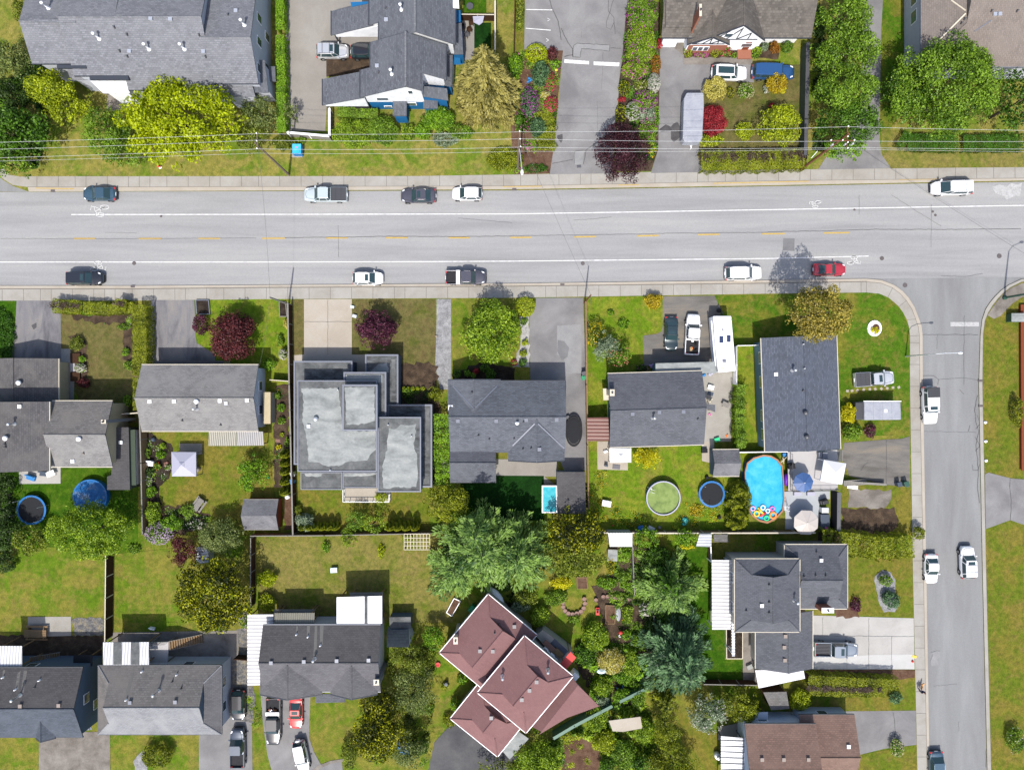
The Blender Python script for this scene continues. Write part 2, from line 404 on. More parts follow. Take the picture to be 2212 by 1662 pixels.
for a,b in(((118,86),(348,90)),((118,248),(335,265))):mb.strip([P(*T('20',*a)),P(*T('20',*b))],0.11,0.052)
for x,y in((315,173),(305,350)):
 mb.strip([P(*T('20',x-9,y-12)),P(*T('20',x+13,y)),P(*T('20',x-9,y+13))],0.07,0.052)
for x,y in((310,45),):mb.strip([P(*T('20',1180-x*0,y))]*1+[P(*T('20',1180,y+1))],0.01,0.052)
mk('parking_lines',mb,mat('line_white'),kind='structure',org=(0,0,0))
# bicycle symbols
def bike_mark(ij,x,y,flip,k=1.0):
 mb=MB();c=P(*T(ij,x,y));sx=-1 if flip else 1
 def q(a,b):return(c.x+a*sx*k,c.y+b*k*sx)
 for cx,cy,ra,rb in((0.55,0.28,0.42,0.20),(0.1,-0.42,0.42,0.19)):
  mb.strip([q(cx+ra*math.cos(t*PI/8),cy+rb*math.sin(t*PI/8))for t in range(17)],0.065,LZ)
 for pts in([(-0.45,0.35),(0.15,0.1),(0.55,0.28)],[(-0.45,0.35),(-0.35,-0.1),(0.1,-0.42)],[(0.15,0.1),(0.1,-0.42)],[(-0.75,0.3),(-0.45,0.35)],[(-0.78,0.0),(-0.7,0.42)],[(-0.35,-0.1),(0.55,0.28)]):
  mb.strip([q(*p)for p in pts],0.065,LZ)
 mk('bicycle_symbol',mb,mat('line_white'),kind='structure',org=(0,0,0))
bike_mark('01',850,152,False,1.5);bike_mark('01',852,640,True,1.3);bike_mark('31',405,98,False,0.95);bike_mark('31',752,590,True,1.1)
# cracks and sealed seams, plus a painted shadow line and a wire line
def wline(ij,pts,amp=2.5,seed=1,step=28):
 rr=random.Random(seed);out=[]
 for(x0,y0),(x1,y1)in zip(pts,pts[1:]):
  L=math.hypot(x1-x0,y1-y0);k=max(1,int(L/step))
  for j in range(k):
   t=j/k;out.append((x0+(x1-x0)*t+rr.uniform(-amp,amp),y0+(y1-y0)*t+rr.uniform(-amp,amp)))
 out.append(pts[-1]);return[P(*T(ij,x,y))for x,y in out]
mb=MB()
for ij,pts,w in(('01',[(0,398),(1100,400),(2211,393)],.03),('11',[(248,390),(900,384),(1010,381),(1200,378),(1700,382),(2211,376)],.06),('21',[(0,374),(700,366),(1300,354),(2211,344)],.045),('31',[(0,340),(480,332),(940,318),(1500,320),(2190,313)],.06),('31',[(1500,720),(1700,728),(1860,700)],.03),('31',[(1070,20),(1300,170),(1500,290)],.035),('11',[(708,280),(712,560)],.03),('11',[(1740,220),(2211,262)],.025),('21',[(535,238),(700,230),(860,210)],.025),('31',[(790,20),(790,190)],.03),('31',[(1415,100),(1412,470)],.025),('01',[(900,345),(1180,350)],.02),('31',[(840,1600),(960,1580)],.001)):  # slanting strip at the junction traces the overhead wire
 mb.strip(wline(ij,pts,2,len(pts)),w,LZ+0.004)
for ij,pts,w in(('31',[(1335,1228),(1820,1228)],.05),('31',[(1698,1060),(1695,1662)],.04),('31',[(1465,1228),(1462,1350)],.03),('31',[(1340,1585),(1430,1580),(1475,1615),(1470,1662)],.05),('31',[(1475,1615),(1700,1600),(1820,1620)],.03),('32',[(1815,90),(1790,200),(1800,320),(1825,400),(1800,520),(1815,640),(1820,780),(1815,900),(1830,1020)],.07),('32',[(1800,380),(1840,330),(1810,260)],.05),('32',[(1795,450),(1835,530),(1795,570)],.05),('32',[(1770,690),(1775,740),(1820,735),(1830,690)],.05),('32',[(1655,35),(1695,80)],.05),('32',[(1745,345),(1735,400)],.05),('32',[(1340,400),(1800,410)],.02),('33',[(1430,940),(1640,920)],.02),('33',[(1650,1240),(1652,1330)],.03),('33',[(1888,1480),(1885,1640)],.05)):  # long straight strip down the side road is a painted post shadow
 mb.strip(wline(ij,pts,3,len(pts)),w,LZ+0.004)
mk('tar_seams_wire_shadow',mb,mat('crack_shadow_line'),kind='structure',org=(0,0,0))
road('road_patch',TT('31',[(135,395),(232,397),(230,505),(130,500)]),mat('patch_dark'),2)
road('road_patch',wob(TT('31',[(1950,-60),(2190,-70),(2190,20),(2080,60),(1980,10)]),4,10),mat('line_worn'),2)
road('road_stain',wob(TT('33',[(1420,640),(1490,640),(1470,760),(1410,780)]),4,8),mat('patch_mat'),4)
# manholes and drain grates
MH=[('01',1388,205,10,'small round iron utility cover just below the upper white bike-lane line at the left'),('01',1155,610,17,'large round manhole cover on the lower white line near the black car at far left'),('21',612,612,17,'manhole cover at the tip of the short pole shadow mid-road'),('31',750,147,10,'small reddish round cover under the upper white line right of the bicycle mark'),('31',1427,165,10,'upper of two small round covers set close together below the white SUV'),('31',1450,195,11,'lower of two small round covers set close together below the white SUV'),('31',987,568,18,'round manhole cover just past the right end of the lower white line'),('31',2002,548,20,'round manhole cover at the right edge of the junction beside the tall pole shadow'),('31',1187,800,20,'round manhole cover close outside the curved corner kerb')]
for ij,x,y,r,lab in MH:
 c=P(*T(ij,x,y));rr=r/4/S
 mb=MB();mb.lathe(c.x,c.y,[(rr,RZ+0.03),(rr,RZ+0.045),(rr*0.8,RZ+0.045),(rr*0.78,RZ+0.040),(0.0001,RZ+0.041)],20)
 mk('manhole_cover',mb,mat('iron'),None,lab,'manhole cover','manhole covers in the road',org=(c.x,c.y,RZ))
for ij,x,y,lab in(('01',1147,812,'dark drain grate in the gutter below the large manhole at left'),('21',435,795,'purple-grey drain grate in the lower gutter left of the centre pole'),('33',1440,1625-1662+1662,None),('20',20,1635,'drain grate in the upper gutter below the left end of the garden drive'),('31',1835,1625,'dark drain grate in the right gutter of the side street'),('32',1838,180,'oval drain grate in the right gutter of the side street below the dark one'),('00',457,1648,'drain grate in the gutter left of the dark blue car')):
 if not lab:continue
 c=P(*T(ij,x,y));mb=MB();mb.box(c.x-0.3,c.y-0.16,-0.12,c.x+0.3,c.y+0.16,0.030)
 for k in range(5):mb.box(c.x-0.26+k*0.115,c.y-0.12,0.030,c.x-0.21+k*0.115,c.y+0.12,0.036)
 mk('drain_grate',mb,mat('iron'),None,lab,'drain grate','drain grates in the gutters',org=(c.x,c.y,0))
# lawns with a look of their own, lowest layer
sheet('lawn',TT('00',[(-60,1000),(560,1070),(2211,1300),(2211,1526),(250,1522),(0,1500)]),mat('lawn_north'),1)
sheet('lawn',TT('20',[(1640,700),(2230,560),(2500,560),(2500,1300),(1640,1300)]),mat('lawn_brown'),1)
sheet('lawn',TT('20',[(20,-60),(112,-60),(108,420),(20,440)]),mat('lawn_olive'),1)
sheet('lawn',TT('30',[(985,-60),(1200,-60),(1200,900),(965,1250)]),mat('lawn_corner'),1)
sheet('lawn',TT('30',[(975,1100),(1130,1150),(1250,1310),(2300,1300),(2300,1445),(1060,1455),(990,1380)]),mat('lawn_dry'),2)
sheet('lawn',TT('01',[(530,1040),(1150,1040),(1230,1990),(750,1990),(530,1350)]),mat('lawn_brown'),1)
sheet('lawn',TT('01',[(-100,935),(145,935),(120,1430),(-100,1430)]),mat('lawn_lush'),1)
sheet('lawn',TT('01',[(1690,925),(2520,920),(2540,1900),(2300,1900),(1690,1500)]),mat('lawn_bright'),1)
sheet('lawn',TT('11',[(300,925),(415,925),(415,1400),(320,1400)]),mat('lawn_brown'),1)
sheet('lawn',TT('11',[(830,920),(1550,920),(1560,1700),(1250,1700),(1240,1400),(830,1400)]),mat('lawn_brown'),1)
sheet('lawn',TT('11',[(1685,920),(2240,915),(2240,1640),(1685,1640)]),mat('lawn_back'),1)
sheet('lawn',TT('21',[(645,905),(1310,900),(1300,1200),(1130,1240),(1140,1460),(1060,2200),(650,2200)]),mat('lawn_bright'),1)
sheet('lawn',TT('31',[(-460,890),(850,864),(960,874),(1085,945),(1165,1035),(1218,1165),(1226,2100),(620,2100),(600,1250),(-200,1250),(-470,1290)]),mat('lawn_corner'),1)
sheet('lawn',TT('21',[(1940,1330),(2140,1330),(2140,2300),(1900,2300)]),mat('lawn_bright'),2)
sheet('lawn',TT('22',[(650,490),(1720,520),(1720,600),(2020,600),(2060,1250),(650,1250)]),mat('lawn_bright'),1)
sheet('lawn',TT('02',[(0,700),(1190,700),(1190,1460),(0,1460)]),mat('lawn_lush'),1)
sheet('lawn',TT('02',[(1230,400),(2300,400),(2430,1300),(1230,1300)]),mat('lawn_olive'),1)
sheet('lawn',TT('12',[(330,880),(1500,900),(1500,1280),(330,1280)]),mat('lawn_olive'),1)
sheet('lawn',TT('02',[(-60,1400),(910,1400),(910,2100),(-60,2200)]),mat('lawn_back'),2)
sheet('lawn',TT('02',[(970,1460),(2200,1340),(2200,2140),(970,2140)]),mat('lawn_back'),3)
sheet('lawn',TT('12',[(30,1300),(1700,1280),(1700,2050),(30,2050)]),mat('lawn_dry'),2)
sheet('lawn',TT('32',[(690,1400),(1245,1440),(1256,2020),(770,1980),(690,1900)]),mat('lawn_olive'),2)
sheet('lawn',TT('23',[(1450,-300),(1720,-300),(1720,380),(1840,380),(1840,710),(1995,710),(1995,915),(1640,915),(1500,600)]),mat('lawn_lush'),1)
sheet('lawn',TT('23',[(1400,1100),(1550,1250),(1780,1350),(1780,1750),(1600,1750),(1480,1500)]),mat('lawn_olive'),2)
sheet('lawn',TT('33',[(660,860),(1268,860),(1275,1145),(670,1152)]),mat('lawn_olive'),2)
sheet('lawn',TT('33',[(770,1530),(1280,1440),(1290,1750),(740,1750)]),mat('lawn_olive'),2)
sheet('lawn',TT('32',[(640,860),(1235,870),(1245,1300),(640,1270)]),mat('lawn_olive'),2)
# driveways, paths, patios, beds
def area(name,ij,pts,m,lvl=3,w=0,seed=1):
 uv=TT(ij,pts)
 if w:uv=wob(uv,w,9,seed)
 return sheet(name,uv,mat(m),lvl)
area('driveway','10',[(250,-160),(1060,-160),(1060,400),(610,500),(610,930),(600,1135),(270,1135)],'paving_beige')
area('paved_pad','10',[(608,505),(985,470),(985,600),(900,640),(608,665)],'soil',4)
area('driveway','20',[(115,-160),(1012,-160),(1000,150),(950,520),(895,1060),(868,1500),(325,1507),(372,1200),(440,440),(105,430)],'asphalt_grey')
area('driveway','20',[(1290,330),(1480,470),(1960,500),(2070,500),(2090,715),(1860,705),(1640,800),(1620,1290),(1600,1330),(1620,1420),(1680,1488),(1200,1497),(1262,1290),(1270,640),(1280,440)],'asphalt_grey')
area('path','20',[(1480,495),(1960,500),(1962,460),(2050,460),(2075,515),(2075,560),(1480,560)],'concrete_old',4)
area('path','20',[(1300,330),(1475,330),(1475,480)],'concrete_old',4)
area('driveway','30',[(830,-160),(1000,-160),(975,300),(962,1200),(975,1330),(1060,1455),(430,1467),(500,1360),(700,1250),(800,900)],'asphalt_grey')
area('driveway','01',[(145,935),(525,935),(530,1480),(85,1480),(130,1200)],'asphalt_stained')
area('path','01',[(530,1350),(610,1350),(610,1450),(645,1480),(640,1800),(530,1800)],'patio_grey')
area('driveway','01',[(1305,930),(1680,930),(1690,1240),(1700,1300),(1860,1400),(1850,1520),(1300,1520)],'asphalt_stained')
area('driveway','11',[(415,923),(828,922),(828,1400),(940,1400),(940,1600),(325,1600),(325,1405),(415,1400)],'concrete_tan')
area('gravel_path','11',[(1560,920),(1685,920),(1685,1700),(1590,1700),(1548,1500),(1560,1100)],'gravel')
area('driveway','21',[(205,912),(612,910),(640,1600),(640,2400),(450,2400),(160,1660),(150,1080),(205,980)],'asphalt_grey')
area('gravel_strip','21',[(70,1070),(145,1075),(155,1510),(0,1510),(60,1350),(80,1200)],'gravel_white',3,2)
area('driveway','21',[(1302,898),(1750,893),(1800,1010),(1790,1500),(1140,1500),(1130,1237),(1250,1222),(1292,1200),(1302,1150)],'asphalt_worn')
area('patio','21',[(1590,1460),(1760,1460),(1900,1500),(1905,1662),(1890,2150),(1660,2150),(1590,1662)],'concrete_walk',4)
area('driveway','32',[(650,500),(870,482),(1020,470),(1150,465),(1222,443),(1226,882),(1040,862),(700,785),(640,620)],'asphalt_worn')
area('driveway','32',[(1872,770),(1900,755),(2095,805),(2400,830),(2400,1240),(2190,1200),(2090,1165),(1880,1242)],'asphalt_grey')
area('gravel_patch','32',[(700,900),(1060,910),(1060,1010),(990,1060),(690,1060)],'concrete_old',3,3,3)
area('bare_soil','32',[(640,1070),(1080,1060),(1130,1180),(1050,1290),(640,1280)],'soil',4,3,4)
area('driveway','33',[(380,325),(1257,350),(1264,790),(380,790)],'concrete_white')
area('concrete_slab','33',[(385,690),(900,665),(1262,660),(1264,788),(385,788)],'concrete_bright',4)
area('flower_bed','33',[(320,794),(1265,794),(1266,862),(1130,880),(320,870)],'soil_red',3,1.5)
area('driveway','33',[(670,1152),(1275,1146),(1282,1440),(1000,1475),(770,1532),(700,1250)],'asphalt_grey')
area('driveway','03',[(340,1330),(950,1330),(955,1900),(335,1900)],'concrete_old')
area('driveway','03',[(1720,1330),(1960,1210),(2175,1200),(2185,1900),(1720,1900)],'asphalt_grey')
area('driveway','13',[(40,1000),(470,1000),(460,1380),(500,1500),(560,1610),(740,1575),(760,1750),(160,1750),(100,1530),(60,1250)],'asphalt_grey')
area('kerb','13',[(440,1690),(540,1618),(640,1580),(750,1562),(750,1586),(650,1602),(560,1640),(480,1700)],'concrete_old',4)
area('driveway','13',[(1740,1200),(1650,1300),(1540,1420),(1470,1750),(2400,1750),(2200,1450)],'asphalt_dark')
area('patio','03',[(242,338),(615,336),(618,500),(455,505),(240,505)],'concrete_walk',4)
area('rock_bed','03',[(630,350),(750,345),(895,355),(898,500),(640,505)],'rubble',4,3)
area('bare_soil','03',[(-40,500),(890,500),(880,780),(-40,780)],'soil',3,3)
area('patio','03',[(970,472),(2050,455),(2060,720),(1500,740),(970,740)],'concrete_old',4)
area('gravel_path','03',[(2050,440),(2140,440),(2200,1050),(2180,1250),(1980,1210),(1975,740)],'rubble',3,3)
area('patio','02',[(165,700),(525,700),(525,850),(168,853)],'concrete_white',4)
area('patio','22',[(735,487),(1000,487),(1000,735),(738,728)],'concrete_tan',4)
area('patio','12',[(1600,640),(2600,640),(2600,790),(2490,790),(2490,880),(2300,1150),(2480,1150),(2480,1700),(2500,640)][:4]+[(2598,870),(2485,870),(2485,785),(1600,780)],'paving_beige',3)
area('artificial_turf','12',[(1770,780),(2486,784),(2486,1165),(1750,1170)],'turf_dark',5)
area('patio','22',[(1640,480),(1745,480),(1745,680),(1640,655)],'concrete_tan',3)
area('patio','23',[(1715,115),(1900,115),(1900,380),(1715,380)],'paving_beige',4)
area('path','23',[(1990,470),(2110,470),(2110,915),(1995,915)],'concrete_old',4)
area('patio','23',[(1780,1290),(2020,1240),(2020,1400),(1780,1400)],'paving_beige',4)
area('patio','23',[(1990,915),(2200,915),(2200,800),(1990,780)],'soil',3)
area('patio','12',[(760,890),(1160,890),(1160,1000),(765,1000)],'concrete_tan',5)
area('path','00',[(850,800),(925,820),(925,960),(1110,960),(1110,780)],'concrete_old',4)
area('stone_path','12',[(250,960),(310,960),(310,1250),(250,1250)],'soil_red',3,2)
area('flower_bed','12',[(180,0),(285,0),(300,900),(160,880),(150,400)],'soil',4,4)
area('flower_bed','02',[(1235,420),(1300,420),(1500,545),(1490,780),(1360,920),(1380,1020),(1230,1300),(1230,900)],'mulch',4,5)
area('flower_bed','02',[(1400,1040),(1660,1060),(1830,1130),(1800,1230),(1500,1300),(1240,1290),(1260,1000)],'soil',3,5)
area('flower_bed','20',[(125,430),(440,440),(395,860),(370,1200),(340,1480),(20,1510),(-20,1000),(0,500)],'soil_red',2)
area('flower_bed','20',[(985,100),(1275,20),(1275,640),(1262,1290),(1200,1480),(890,1480),(925,700),(950,520)],'soil',4)
area('lawn_patch','20',[(60,1270),(360,1290),(325,1500),(20,1510)],'soil_red',3)
area('flower_bed','20',[(1480,400),(2300,390),(2300,515),(2070,500),(1480,500)],'soil',5,2)
area('flower_bed','01',[(600,1010),(1150,1020),(1140,1450),(1060,1450),(1070,1130),(860,1130),(620,1090)],'soil',3,5)
area('flower_bed','01',[(600,1230),(740,1280),(750,1550),(780,1662),(650,1662),(690,1400)],'soil',3,5)
area('flower_bed','11',[(1240,1480),(1560,1480),(1600,2080),(1240,2080)],'soil',4,5)
area('flower_bed','11',[(1700,1560),(1960,1470),(2240,1520),(2240,1640),(1700,1640)],'mulch',4,4)
area('gravel_bed','32',[(930,1640),(980,1600),(1060,1610),(1090,1680),(1100,1790),(1120,1900),(1100,1960),(1000,1960),(950,1850),(920,1740)],'gravel',4,3)
area('flower_bed','33',[(700,200),(790,230),(780,345),(600,340),(560,290)],'soil_red',5,3)
area('vegetable_beds','22',[(830,1400),(1240,1400),(1240,2400),(1090,2700),(930,2500),(700,1750),(830,1650)],'soil',3,4)
area('garden_soil','23',[(560,560),(1100,560),(1100,1100),(750,1100),(560,800)],'soil',3,5)
area('compost_yard','23',[(430,1360),(770,1360),(770,1750),(430,1750)],'soil_red',3,5)
area('gravel_bed','03',[(1250,1480),(1160,1560),(1160,1750),(1300,1750)],'gravel',3,3)
area('planting_soil','32',[(640,1270),(430,1270),(430,1370),(640,1370)],'soil',4)
# stains, oil spots and repairs
area('oil_stain','20',[(1280,1110),(1320,1085),(1370,1100),(1390,1062),(1440,1070),(1460,1130),(1458,1190),(1400,1225),(1360,1150),(1300,1140)],'oil',4,4)
area('oil_stain','20',[(398,1165),(430,1165),(438,1215),(420,1230),(398,1205)],'oil',4,3)
area('oil_stain','01',[(280,1140),(310,1130),(318,1165),(290,1178)],'oil',4,3)
area('driveway_patch','20',[(530,395),(560,378),(845,393),(840,445),(603,422),(586,498),(527,495)],'patch_mat',4)
area('driveway_patch','20',[(538,1310),(622,1302),(610,1420),(540,1425)],'patch_mat',4)
area('driveway_patch','21',[(390,1150),(600,1140),(600,1560),(460,1560),(450,1440),(388,1400)],'patch_mat',4)
area('driveway_patch','21',[(395,1275),(450,1285),(492,1340),(480,1420),(430,1450),(390,1370)],'patch_dark',5)
mb=MB()
for ij,pts,w in(('20',[(325,0),(350,90),(400,190),(425,350)],.09),('20',[(425,250),(480,370),(525,430),(525,495)],.09),('20',[(527,495),(530,400),(560,378),(845,393),(840,445),(603,422),(586,498),(527,495)],.07),('20',[(450,492),(527,478)],.1),('20',[(845,418),(940,422)],.06),('20',[(835,0),(830,100),(880,160),(890,300)],.06),('20',[(875,0),(845,110),(815,190),(815,240),(850,260),(880,200)],.05),('20',[(785,450),(785,520)],.04),('20',[(785,560),(770,780)],.02),('20',[(345,1415),(525,1382)],.07),('20',[(720,1240),(640,1300),(615,1420)],.08),('20',[(538,1310),(622,1302)],.05),('20',[(538,1310),(538,1420)],.04),('20',[(600,270),(600,330)],.02),('20',[(735,880),(740,1000),(735,1200)],.02),('32',[(800,740),(830,690),(860,670)],.05),('32',[(1020,475),(1020,860)],.04),('32',[(2090,810),(2085,900),(2100,1000),(2090,1165)],.05),('33',[(1080,1160),(1095,1260),(1090,1460)],.06),('33',[(868,345),(868,790)],.035),('33',[(385,500),(1262,506)],.03),('33',[(470,340),(470,500)],.03),('33',[(1065,505),(1065,790)],.03),('33',[(670,505),(680,790)],.03),('11',[(620,925),(622,1400)],.035),('11',[(415,1117),(828,1117)],.03)):
 mb.strip(wline(ij,pts,2.5,len(pts)),w,0.078)
mk('driveway_seams',mb,mat('crack_shadow_line'),kind='structure',org=(0,0,0))
# ---------------------------------------------------------------- buildings
shingle('roof_town',A(156,158,166),A(168,170,176),'x',row=0.22,var=0.22)
shingle('roof_town_side',A(128,132,142),A(140,144,152),'y',row=0.22,var=0.25)
shingle('roof_cedar',A(128,122,116),A(146,138,130),'x',row=0.3,var=0.3)
shingle('roof_beige',A(164,152,144),A(176,164,156),'y',row=0.25,var=0.12)
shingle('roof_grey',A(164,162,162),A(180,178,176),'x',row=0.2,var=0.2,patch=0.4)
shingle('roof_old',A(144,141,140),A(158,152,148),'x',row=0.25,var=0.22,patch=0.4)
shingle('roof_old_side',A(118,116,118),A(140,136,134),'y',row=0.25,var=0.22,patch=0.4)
shingle('roof_slate',A(122,127,138),A(140,145,155),'x',row=0.18,var=0.25)
shingle('roof_dark',A(120,123,132),A(134,137,145),'x',row=0.2,var=0.2)
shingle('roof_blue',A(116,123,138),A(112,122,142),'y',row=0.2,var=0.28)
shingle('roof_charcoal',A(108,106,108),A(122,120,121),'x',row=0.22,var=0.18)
shingle('roof_pink',A(168,124,124),A(178,134,132),'x',45,row=0.2,var=0.07,mortar=.9)
shingle('roof_brown',A(160,130,118),A(176,146,132),'x',row=0.24,var=0.16)
shingle('roof_silver',A(172,174,180),A(188,190,194),'x',row=0.2,var=0.15,patch=0.4)
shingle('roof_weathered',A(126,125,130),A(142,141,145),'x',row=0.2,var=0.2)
shingle('roof_bluegrey',A(104,112,126),A(120,128,142),'x',row=0.2,var=0.2)
shingle('roof_shed',A(138,138,144),A(164,164,168),'x',row=0.2,var=0.2,patch=0.4)
shingle('roof_blotch',A(110,120,136),A(126,134,150),'x',row=0.2,var=0.3)
ground_mat('membrane',[A(84,86,88),A(114,117,118),A(140,144,148)],0.8,3,0.2,0.8,(1,2,1),31,0.1)
ground_mat('membrane_light',[A(160,165,164),A(190,195,194),A(210,213,210)],0.35,3,0.12,0.7,(1,2.2,1),32,0.1)
ground_mat('membrane_mid',[A(104,107,108),A(130,133,134),A(152,154,154)],0.6,3,0.15,0.8,None,33,0.1)
WALLC={'wall_white':V(238,240,244,.8),'wall_grey':V(192,196,206,.7),'wall_blue':V(34,104,156,.7),'wall_paleblue':V(196,206,220,.75),'wall_tan':V(196,182,150,.7),'wall_teal':V(108,138,150,.7),'wall_slate':V(92,108,126,.7),'wall_red':V(140,74,48,.6),'wall_green':V(80,92,78,.6),'wall_beige':V(190,186,176,.7)}
for k_,c_ in WALLC.items():solid(k_,c_,0.75,var=0.08,vscale=2)
solid('trim_white',(0.82,0.82,0.84),0.5);solid('trim_dark',(0.03,0.034,0.045),0.5);solid('trim_grey',V(120,124,136,.75),0.45,0.2);solid('trim_cream',V(214,204,184,.7),0.6)
solid('glass',(0.05,0.075,0.095),0.08,0.0,1.0);solid('metal',(0.62,0.63,0.66),0.38,0.7);solid('metal_dark',(0.09,0.09,0.1),0.5,0.4)
solid('vent_white',(0.84,0.84,0.86),0.45);solid('vent_brown',(0.2,0.16,0.14),0.6);solid('brick',V(168,112,92,.6),0.9,var=0.25,vscale=14)
solid('wood',V(150,124,94,.6),0.85,var=0.25,vscale=6);solid('wood_grey',V(150,146,140,.6),0.85,var=0.22,vscale=6);solid('wood_dark',V(74,52,38,.6),0.85,var=0.25,vscale=6)
solid('black',(0.014,0.014,0.017),0.5);solid('black_matte',(0.02,0.02,0.022),0.85);solid('streak_wash',A(146,144,142),0.9,var=0.12,vscale=6)
def corrug(name,c,axis='x',w=0.3,amp=0.12,rough=0.45,metal=0.0):
 if name in MATS:return MATS[name]
 m,nt,b=_base(name);b.inputs['Roughness'].default_value=rough;b.inputs['Metallic'].default_value=metal
 g=_n(nt,'ShaderNodeNewGeometry');mp=_n(nt,'ShaderNodeMapping');nt.links.new(g.outputs['Position'],mp.inputs[0])
 wv=_n(nt,'ShaderNodeTexWave',bands_direction='X' if axis=='x' else 'Y');wv.inputs['Scale'].default_value=0.314/w
 nt.links.new(mp.outputs[0],wv.inputs[0])
 f=noise(nt,0.8,4,0.6)
 c1=ramp(nt,wv.outputs['Fac'],[(0.1,tuple(x*(1-amp)for x in c)),(0.6,c)])
 c2=mixc(nt,1.0,c1,ramp(nt,f,[(0.3,(0.86,)*3),(0.6,(1.0,)*3)]),'MULTIPLY')
 nt.links.new(c2,b.inputs['Base Color']);bump(nt,b,wv.outputs['Fac'],0.6,0.04)
 MATS[name]=m;return m
corrug('sheet_white',(0.56,0.56,0.58),'x',0.4,0.4);corrug('sheet_whiterow',(0.5,0.5,0.52),'y',0.5,0.45);corrug('sheet_grey',A(172,170,172),'x',0.3,0.2)
corrug('sheet_beige',A(176,172,154),'x',0.3,0.35);corrug('sheet_rust',A(160,104,92),'y',0.5,0.25);corrug('sheet_blue',A(112,124,146),'x',0.4,0.15);corrug('sheet_silver',(0.36,0.38,0.42),'y',0.4,0.4,0.4,0.2)
corrug('siding',V(238,240,244,.8),'x',0.2,0.06)
def rotp(p,c,a):
 x,y=p[0]-c[0],p[1]-c[1];return(c[0]+x*math.cos(a)-y*math.sin(a),c[1]+x*math.sin(a)+y*math.cos(a))
class House:
 def __init__(s,name,label,cat,u,v,group=None):
  c=P(u,v);s.root=thing(name,label,cat,(c.x,c.y,0),group);s.slopes=[];s.roof=None;s.rects={}
 def part(s,name,mb,m,parent=None,label=None,**k):return mk(name,mb,m,parent or s.root,label,**k)
 def roofmesh(s,polys,m,t=0.16,label=None,name='roof'):
  mb=MB();ms=m if isinstance(m,tuple)else(m,)
  for i_,p in enumerate(polys):
   mb.cur=min(i_,len(ms)-1)
   s.slopes.append(([(q[0],q[1])for q in p],Plane(p[0],p[1],p[2])));mb.slab(p,t)
  o=s.part(name,mb,[mat(x)for x in ms],label=label)
  if s.roof is None:s.roof=o
  s.last=o;return o
 def traced(s,m,ref,outline,t=0.16,label=None):
  pl=Plane(*[P(*r)for r in ref]);pts=[tuple(pl.hit(u,v))for u,v in outline]
  return pl,pts
 def rect(s,u0,v0,u1,v1,he,rot=0):
  a=P(u0,v0,he);b=P(u1,v1,he);c=((a.x+b.x)/2,(a.y+b.y)/2)
  return a.x,b.y,b.x,a.y,c,R(rot)
 def place(s,pts,c,a):return[(*rotp(p,c,a),p[2])for p in pts]
 def gable(s,u0,v0,u1,v1,he,hr,axis,m,wall='wall_white',oh=0.45,rot=0,rf=0.5,trim='trim_grey',z0=0.0,walls=True,oe=None,label=None,cap=True,rv=None):
  x0,y0,x1,y1,c,a=s.rect(u0,v0,u1,v1,he,rot);oe=oh if oe is None else oe
  if axis=='x':
   ym=y1+(y0-y1)*rf if rv is None else P(0,rv,hr).y
   ps=[[(x0,y0,he),(x1,y0,he),(x1,ym,hr),(x0,ym,hr)],[(x0,ym,hr),(x1,ym,hr),(x1,y1,he),(x0,y1,he)]]
   ridge=[(x0,ym,hr),(x1,ym,hr)];eaves=[[(x0,y0,he),(x1,y0,he)],[(x0,y1,he),(x1,y1,he)]]
  else:
   xm=x0+(x1-x0)*rf
   ps=[[(x0,y0,he),(xm,y0,hr),(xm,y1,hr),(x0,y1,he)],[(xm,y0,hr),(x1,y0,he),(x1,y1,he),(xm,y1,hr)]]
   ridge=[(xm,y0,hr),(xm,y1,hr)];eaves=[[(x0,y0,he),(x0,y1,he)],[(x1,y0,he),(x1,y1,he)]]
  s.roofmesh([s.place(p,c,a)for p in ps],m,label=label);ro=s.last
  r=s.place(ridge,c,a);mb=MB()
  if cap:mb.tube((r[0][0],r[0][1],hr+0.01),(r[1][0],r[1][1],hr+0.01),0.1,n=6);s.part('ridge_cap',mb,mat(m if isinstance(m,str)else m[0]),ro)
  for e in eaves:
   mb=MB();p,q=s.place(e,c,a);mb.wallstrip([p,q],0.12,he-0.2,he-0.02+0.03);s.part('gutter',mb,mat(trim),ro)
  if walls:
   t=0.17;X0,X1,Y0,Y1=(x0+oe,x1-oe,y0+oh,y1-oh)if axis=='x' else(x0+oh,x1-oh,y0+oe,y1-oe)
   if axis=='x':out=[(X0,Y0),(X1,Y0),(X1,ym),(X1,Y1),(X0,Y1),(X0,ym)];zf=lambda x,y:hr-t-(hr-he)*abs(y-ym)/(abs(y0-ym)if y<ym else abs(y1-ym))
   else:out=[(X0,Y0),(xm,Y0),(X1,Y0),(X1,Y1),(xm,Y1),(X0,Y1)];zf=lambda x,y:hr-t-(hr-he)*abs(x-xm)/(abs(x0-xm)if x<xm else abs(x1-xm))
   mb=MB();n=len(out);zs=[zf(x,y)for x,y in out];w=[rotp(p,c,a)for p in out]
   mb.add([(x,y,z0)for x,y in w]+[(x,y,z)for(x,y),z in zip(w,zs)],[[i,(i+1)%n,n+(i+1)%n,n+i]for i in range(n)]+[list(range(n-1,-1,-1))])
   s.part('wall',mb,mat(wall))
   s.W=(X0,Y0,X1,Y1,c,a,he)
  return s
